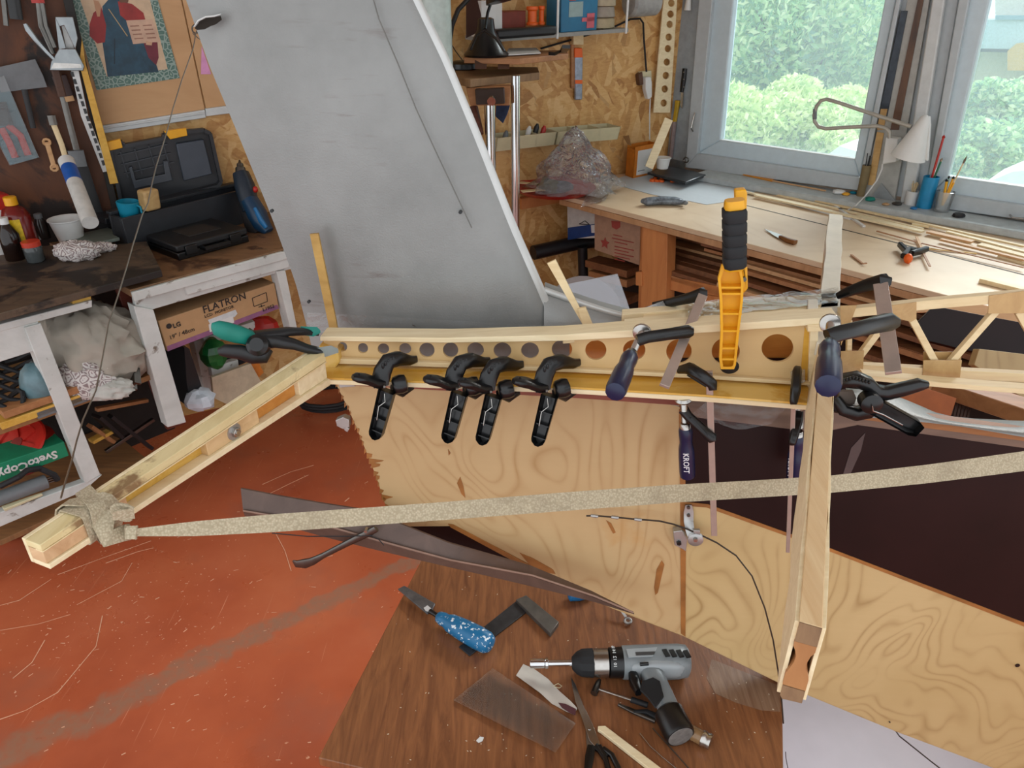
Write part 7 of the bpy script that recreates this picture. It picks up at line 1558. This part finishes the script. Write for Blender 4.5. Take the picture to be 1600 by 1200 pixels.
def T0(x, y, h=0): return PZ(x, y, zs+h)       # a point at height h above the table top
# window reflection painted as a paler patch on the table top; then sawdust specks
m = MB(); m.prism([T0(x, y, .0002) for x, y in ((1112, 1030), (1219, 1072), (1219, 1112), (1190, 1110), (1150, 1098), (1118, 1084), (1104, 1060))], (0, 0, .0003)); m.build('painted_sheen', wood('6d4a34', '94755c', (70, 7, 6), .35), stl)
rr = random.Random(4); m = MB()
for k in range(130):
    x = rr.uniform(600, 1210); y = rr.uniform(900, 1195)
    if y < 872+(x-660)*.36 or x < 660-(y-872)*.52+8: continue
    p = T0(x, y, .0004); s_ = rr.uniform(.0006, .0022); a = rr.uniform(0, 3.1); d = V((math.cos(a), math.sin(a), 0)); e = V((-d.y, d.x, 0))
    m.prism([p-d*s_, p-e*s_*.4, p+d*s_, p+e*s_*.4], (0, 0, .0005))
m.build('sawdust_specks', plain('d8c9b0', .8), label='tiny pale wood shavings and dust specks on the low brown table', cat='sawdust', kind='stuff')
# chisel
T = thing('chisel', 'wood chisel with a paint-spattered blue handle on the low brown table', 'chisel', T0(700, 970))
a, b = T0(628, 923, .012), T0(672, 957, .018); ax = (b-a).normalized(); sd = ax.cross(UP).normalized()
m = MB(); m.prism([T0(x, y, .013) for x, y in ((622, 922), (632, 917), (680, 945), (676, 954), (668, 961))], (0, 0, .004)); m.build('blade', plain('6e7074', .35, .7, var=.3), T, bevel=.0006)
m = MB(); m.prism([T0(x, y, .018) for x, y in ((662, 950), (668, 946), (674, 951), (672, 956), (665, 955))], (0, 0, .0005)); m.build('glint_facet', plain('d8dadc', .3, .3), T, label='bright glint painted on the blade')  # glint of the steel painted as a small pale facet
m = MB(); m.lathe(T0(672, 955, .016), (T0(690, 966, .018)-T0(672, 955, .016)), [(0, .006), (.010, .005), (.022, .0055)], 12); m.build('neck', M['black'], T)
h0, h1 = T0(684, 963, .022), T0(768, 1008, .023); Lh = (h1-h0).length
t = NT('spattered_blue'); n_ = t.noise(130, t.co(), 2); f = t.ramp(n_, [(.60, (0, 0, 0, 1)), (.62, (1, 1, 1, 1))]); g2_ = t.ramp(t.noise(14, t.co(), 2), [(.42, (0, 0, 0, 1)), (.52, (1, 1, 1, 1))])
ln_ = t.ramp(t.noise(1, t.co((20, 260, 20), (0, 0, .4)), 2), [(.70, (0, 0, 0, 1)), (.72, (1, 1, 1, 1))])
t.set(t.mix(t.math('MAXIMUM', t.math('MULTIPLY', f, g2_), t.math('MULTIPLY', ln_, g2_)), '176a98', 'dfe8ee'), .4)
m = MB(); m.lathe(h0, h1-h0, [(0, .009), (.002, .0115), (.10*Lh, .0145), (.16*Lh, .0140), (.24*Lh, .0190), (.5*Lh, .0225), (.75*Lh, .0235), (.92*Lh, .0220), (.98*Lh, .0175), (Lh, .010)], 12); m.build('handle', t.m, T, ang=60)
# try square
T = thing('try_square', 'dark steel try square lying partly under the blue chisel handle', 'square', T0(800, 970))
m = MB(); m.prism([T0(x, y, .001) for x, y in ((717, 1012), (806, 941), (826, 955), (734, 1026))], (0, 0, .003)); m.build('blade', plain('3c3c3e', .4, .5, var=.3), T, bevel=.0005)
m = MB(); m.prism([T0(x, y, .0) for x, y in ((806, 943), (822, 936), (873, 978), (860, 996))], (0, 0, .012)); m.build('stock', plain('5e5a55', .4, .5, var=.25), T, bevel=.0008)
# second blue handle, partly hidden
T = thing('screwdriver', 'blue-handled tool mostly hidden behind the brown rail on the low table', 'tool', T0(905, 935))
m = MB(); m.lathe(T0(888, 932, .013), T0(925, 926, .012)-T0(888, 932, .013), [(0, .006), (.003, .011), (.02, .013), (.05, .012), (.055, .008)], 12); m.build('handle', M['blue'], T)
m = MB(); m.tube([T0(925, 926, .012), T0(960, 918, .008)], .004); m.build('shank', M['steel'], T)
m = MB(); m.tube([T0(962, 935, .03), T0(970, 952, .02), T0(978, 964, .010)], .003, 6); tm = m.build('cable_terminal', M['zinc'], label='small crimped cable end with an eyelet by the plywood edge', cat='cable end')
m = MB(); c = T0(981, 970, .006); m.tube([c+V((.007*math.cos(a), .007*math.sin(a), 0)) for a in [k*math.pi/6 for k in range(13)]], .0028, 8); m.build('eyelet', M['zinc'], tm)
# drill driver
T = thing('drill_driver', 'grey cordless drill driver with a black chuck lying on the low table', 'drill', T0(1000, 1060))
hz = .032
d0, d1 = T0(893, 1036, hz), T0(1070, 1034, hz); ax = (d1-d0).normalized(); sdd = UP.cross(ax).normalized()
Ld = (d1-d0).length
def AX(px): return (T0(px, 1035, hz)-d0).dot(ax)
m = MB(); q0 = AX(828); m.lathe(d0+ax*q0, ax, [(0, .0085), (.001, .0092), (AX(850)-q0, .0092), (AX(851)-q0, .0078), (AX(852)-q0, .0105), (AX(856)-q0, .0105), (AX(857)-q0, .006), (AX(893)-q0, .006)], 18); bit = m.build('socket_bit', M['chrome'], T)
m = MB(); m.lathe(d0, ax, [(0, .006), (.001, .012), (.010, .021), (.020, .026), (AX(926), .0275)], 12); m.build('chuck', M['rubber'], T, ang=25)
m = MB(); m.lathe(d0+ax*AX(926), ax, [(0, .0262), (.001, .0272), (AX(949)-AX(926), .0272)], 40); m.build('chuck_ring', M['steel'], T)
m = MB(); m.lathe(d0+ax*AX(950), ax, [(0, .024), (.002, .0285), (AX(972)-AX(950), .0295)], 24); col = m.build('torque_collar', M['black'], T)
greyp = plain('7d8385', .35, var=.06); greyl = plain('9a9fa1', .35, var=.05)
for k, (tx, px) in enumerate((('16', 958), ('14', 962), ('12', 962), ('10', 962))):
    a = (-.3, .15, .6, 1.0)[k]; rad = .0305; nn = (UP*math.cos(a)-sdd*math.sin(a)); p = d0+ax*AX(957)+nn*rad
    text_mesh('digits', tx, M['white'], T, p-ax*.002, (nn.cross(ax)), ax, .009)
# body: lofted housing lying on its side
m = MB(); secs = [(972, .029, .029, 0), (990, .030, .030, 0), (1030, .031, .031, 0), (1060, .031, .030, .001), (1073, .029, .027, .002), (1077, .022, .02, .003)]
rows = []
for px, w, h, o_ in secs:
    c = d0+ax*AX(px)+sdd*o_; rows.append([c+sdd*(w*math.copysign(abs(math.cos(a))**.75, math.cos(a)))+UP*(h*math.copysign(abs(math.sin(a))**.8, math.sin(a))) for a in [2*math.pi*i/24 for i in range(24)]])
vs = [p for r in rows for p in r]; n = 24; fc = [(i*n+j, i*n+(j+1) % n, (i+1)*n+(j+1) % n, (i+1)*n+j) for i in range(len(rows)-1) for j in range(n)]+[tuple(range(n)), tuple(range((len(rows))*n-1, (len(rows)-1)*n-1, -1))]
m.add(vs, fc); body = m.build('housing', greyp, T, ang=50)
def W_(x, y, h): return PZ(x, y, zs+h)
m = MB()
for k in range(4): m.prism([W_(x+k*11, y+k*.5, hz+.0295-k*.0002) for x, y in ((1034, 1016), (1041, 1015), (1047, 1026), (1040, 1027))], (0, 0, .0025))
m.build('vent_slots', M['black'], body, kind='stuff')
m = MB(); m.prism([W_(x, y, hz+.0295) for x, y in ((978, 1015), (1027, 1012), (1020, 1026), (982, 1028))], (0, 0, .002)); pl_ = m.build('badge_panel', greyl, body, bevel=.0005)
m = MB(); m.prism([W_(x, y, hz+.0318) for x, y in ((993, 1019), (1024, 1018), (1022, 1023), (994, 1024))], (0, 0, .0006)); m.build('badge', M['ink'], body, label='dark worn badge strip')
# handle: from the housing toward the lower right
m = MB(); m.sweep([W_(1010, 1040, hz), W_(1023, 1062, hz), W_(1038, 1092, hz), W_(1050, 1118, hz)], [(.050, .048), (.042, .042), (.036, .038), (.042, .042)], up=UP, shape='soft'); m.build('handle', greyp, T, ang=60, sub=1)
m = MB(); m.prism([W_(x, y, hz+.0195) for x, y in ((1003, 1066), (1020, 1060), (1031, 1066), (1037, 1090), (1024, 1108), (1012, 1092), (1000, 1080))], (0, 0, .004)); m.build('grip_pad', M['rubber'], T, bevel=.0012)
m = MB(); m.sweep([W_(988, 1052, hz), W_(992, 1066, hz), W_(998, 1082, hz)], [(.016, .02), (.020, .022), (.012, .018)], up=UP, shape='soft'); m.build('trigger', M['black'], T, ang=60)
m = MB(); m.sweep([W_(1000, 1038, hz+.028), W_(1013, 1037, hz+.028)], (.006, .006), up=UP, shape='soft'); m.build('direction_switch', M['black'], T)
m = MB(); m.sweep([W_(975, 1045, hz), W_(990, 1046, hz+.004), W_(1020, 1044, hz+.008), W_(1062, 1045, hz+.006), W_(1068, 1046, hz)], [(.02, .03), (.022, .04), (.024, .042), (.024, .04), (.016, .03)], up=UP, shape='soft'); m.build('lower_housing', greyl, T, ang=60, sub=1)
b0, b1 = W_(1044, 1112, hz), W_(1058, 1140, hz-.002)
m = MB(); m.lathe(b0-(b1-b0)*.15, b1-b0, [(0, .020), (.006, .027), (.050, .028), (.056, .026)], 22); bt_ = m.build('battery', M['black'], T, ang=40)
m = MB(); m.lathe(b0-(b1-b0)*.15+(b1-b0).normalized()*.056, b1-b0, [(0, .0235), (.001, .023)], 22); m.build('battery_cap', plain('6a6460', .6, var=.3, scale=80), bt_)
# small tack hammer / T-handled tool
T = thing('tap_wrench', 'small dark T-shaped steel tool with its shank running under the drill handle', 'tool', T0(940, 1080))
m = MB(); m.lathe(T0(928, 1084, .007), T0(936, 1064, .009)-T0(928, 1084, .007), [(0, .007), (.012, .0068), (.026, .0055), (.034, .003)], 12); m.build('head', M['steel_d'], T)
m = MB(); m.tube([T0(934, 1076, .009), T0(988, 1094, .009)], .0022); m.build('shank', M['steel'], T)
m = MB(); m.tube([T0(986, 1093, .009), T0(1012, 1102, .009)], .0055, 10); m.build('grip', M['rubber'], T)
T = thing('pliers', 'dark slim pliers poking out left of the drill handle', 'pliers', T0(1000, 1115))
m = MB(); m.sweep([T0(966, 1101, .006), T0(990, 1112, .006), T0(1024, 1126, .007)], [(.005, .005), (.009, .006), (.010, .008)], shape='soft'); m.build('jaw', M['steel_d'], T)
m = MB(); m.sweep([T0(990, 1112, .008), T0(1010, 1112, .01), T0(1030, 1122, .01)], [(.006, .005), (.009, .007), (.012, .009)], shape='soft'); m.build('handle', M['rubber'], T)
# small jar / tube behind the battery
T = thing('glue_vial', 'short clear tube with amber contents and a metal cap beside the drill battery', 'vial', T0(1085, 1150))
a, b = T0(1072, 1140, .016), T0(1107, 1158, .016)
m = MB(); m.lathe(a, b-a, [(0, .013), (.03, .013)], 16); m.build('tube', plain('8a6a48', .2), T)
m = MB(); m.lathe(a+(b-a).normalized()*.030, b-a, [(0, .0145), (.004, .015), (.006, .0138), (.010, .0138), (.012, .0145), (.016, .014)], 18); m.build('cap', M['steel'], T)
# scissors
T = thing('scissors', 'pair of scissors with black handles pointing up the low table', 'scissors', T0(925, 1150))
m = MB(); m.prism([T0(x, y, .004) for x, y in ((891, 1057), (899, 1070), (911, 1102), (924, 1128), (938, 1164), (932, 1170), (921, 1158), (912, 1130), (899, 1098))], (0, 0, .002)); m.build('blade', M['steel'], T, bevel=.0004)
m = MB(); m.prism([T0(x, y, .0015) for x, y in ((894, 1070), (902, 1100), (913, 1130), (924, 1160), (928, 1172), (917, 1172), (915, 1140), (905, 1110))], (0, 0, .002)); m.build('blade', plain('8f8a84', .35, .9), T, bevel=.0004)
m = MB(); m.lathe(T0(921, 1139, .006), UP, [(0, .003), (.0015, .0022)], 12); m.build('rivet', M['steel'], T)
m = MB(); m.sweep([T0(924, 1166, .006), T0(921, 1184, .007), T0(918, 1206, .007), T0(915, 1235, .007)], [(.014, .007), (.016, .009), (.012, .009), (.008, .008)], shape='soft'); m.build('handle', M['black'], T)
m = MB(); ps = [T0(x, y, .006) for x, y in ((936, 1166), (944, 1180), (950, 1200), (948, 1225), (960, 1240), (972, 1225), (966, 1200), (956, 1180), (942, 1170))]
m.sweep(ps, (.009, .009), shape='soft'); m.sweep([T0(930, 1166, .006), T0(938, 1172, .006), T0(946, 1184, .006)], (.012, .008), shape='soft'); m.build('handle', M['black'], T)
# cloth strip, film, stick, wires
m = MB(); g = []; cen = [(812, 1047), (828, 1056), (850, 1072), (868, 1090), (888, 1104), (899, 1112)]; wd2 = [11, 13, 13, 12, 9, 6]
for i, ((x, y), w) in enumerate(zip(cen, wd2)):
    g.append([T0(x+w*(q-.5)*1.0, y-w*(q-.5)*1.6, .003+.003*math.sin(i*1.3+q*3)) for q in (0, .25, .5, .75, 1)])
m.grid(g, (0, 0, .0012)); cl_ = m.build('cloth_strip', M['cloth'], label='pale torn cloth strip with a dark stained tip on the low table', cat='cloth', ang=60)
m = MB(); m.prism([T0(x, y, .0085) for x, y in ((872, 1098), (884, 1100), (900, 1108), (899, 1118), (890, 1114), (878, 1106))], (0, 0, .0006)); m.build('stained_tip', plain('4a2226', .9), cl_, label='dark maroon stained tip')
m = MB(); m.tube([T0(864, 1072, .01), T0(872, 1068, .012), T0(878, 1072, .012), T0(874, 1075, .01), T0(866, 1073, .01)], .0006, 5); m.build('loose_thread', M['cream'], cl_)
fm = m_glass((.97, .95, .92, 1), haze=.13, gl=.0, rough=.15, name='crumpled_film', hz='f0e2d0')
m = MB(); g = []; rr = random.Random(8)
for i in range(12):
    f = i/11; row = []
    for j in range(10):
        q = j/9; x = 708+(868-708)*f*1.0+q*62-f*q*30; y = 1094+f*82-q*50+f*q*4
        row.append(T0(x, y, .003+rr.uniform(0, .006)))
    g.append(row)
m.grid(g); m.build('film_sheet', fm, label='crumpled clear film sheet flat on the low brown table', cat='plastic film', ang=80)
m = MB(); m.prism([T0(x, y, .001) for x, y in ((744, 1158), (750, 1152), (756, 1153), (754, 1158), (748, 1161))], (0, 0, .002)); m.build('white_glue_blob', M['white'], label='small white glue blob below the film sheet', cat='glue', ang=60)
m = MB(); m.sweep([T0(934, 1139, .005), T0(942, 1140, .005), T0(1020, 1200, .005), T0(1080, 1245, .005)], [(.008, .006), (.014, .008), (.015, .008), (.015, .008)]); m.build('wood_stick', M['pine_pale'], bevel=.0008, label='pale cut wooden stick right of the scissors', cat='stick')
m = MB(); m.tube([T0(x, y, .004) for x, y in ((1000, 1146), (1016, 1166), (1036, 1184), (1062, 1205))], .0012, 5); m.build('bent_wire', M['steel'], label='curved bright wire below the drill', cat='wire')
m = MB(); m.tube([T0(x, y, .004) for x, y in ((1020, 1138), (1040, 1160), (1060, 1182), (1080, 1205))], .0012, 5); m.build('bent_wire', M['steel_d'], label='dark straighter wire running to the lower edge below the battery', cat='wire')
# cable end hanging below the table edge at the right
m = MB(); m.tube([T0(1224, 1175, 0)+V((.004, 0, 0)), PZ(1228, 1185, .4), PZ(1232, 1205, .35)], .0008, 5); m.build('loose_wire', M['cable'], label='thin wire end beside the right edge of the low table', cat='wire')
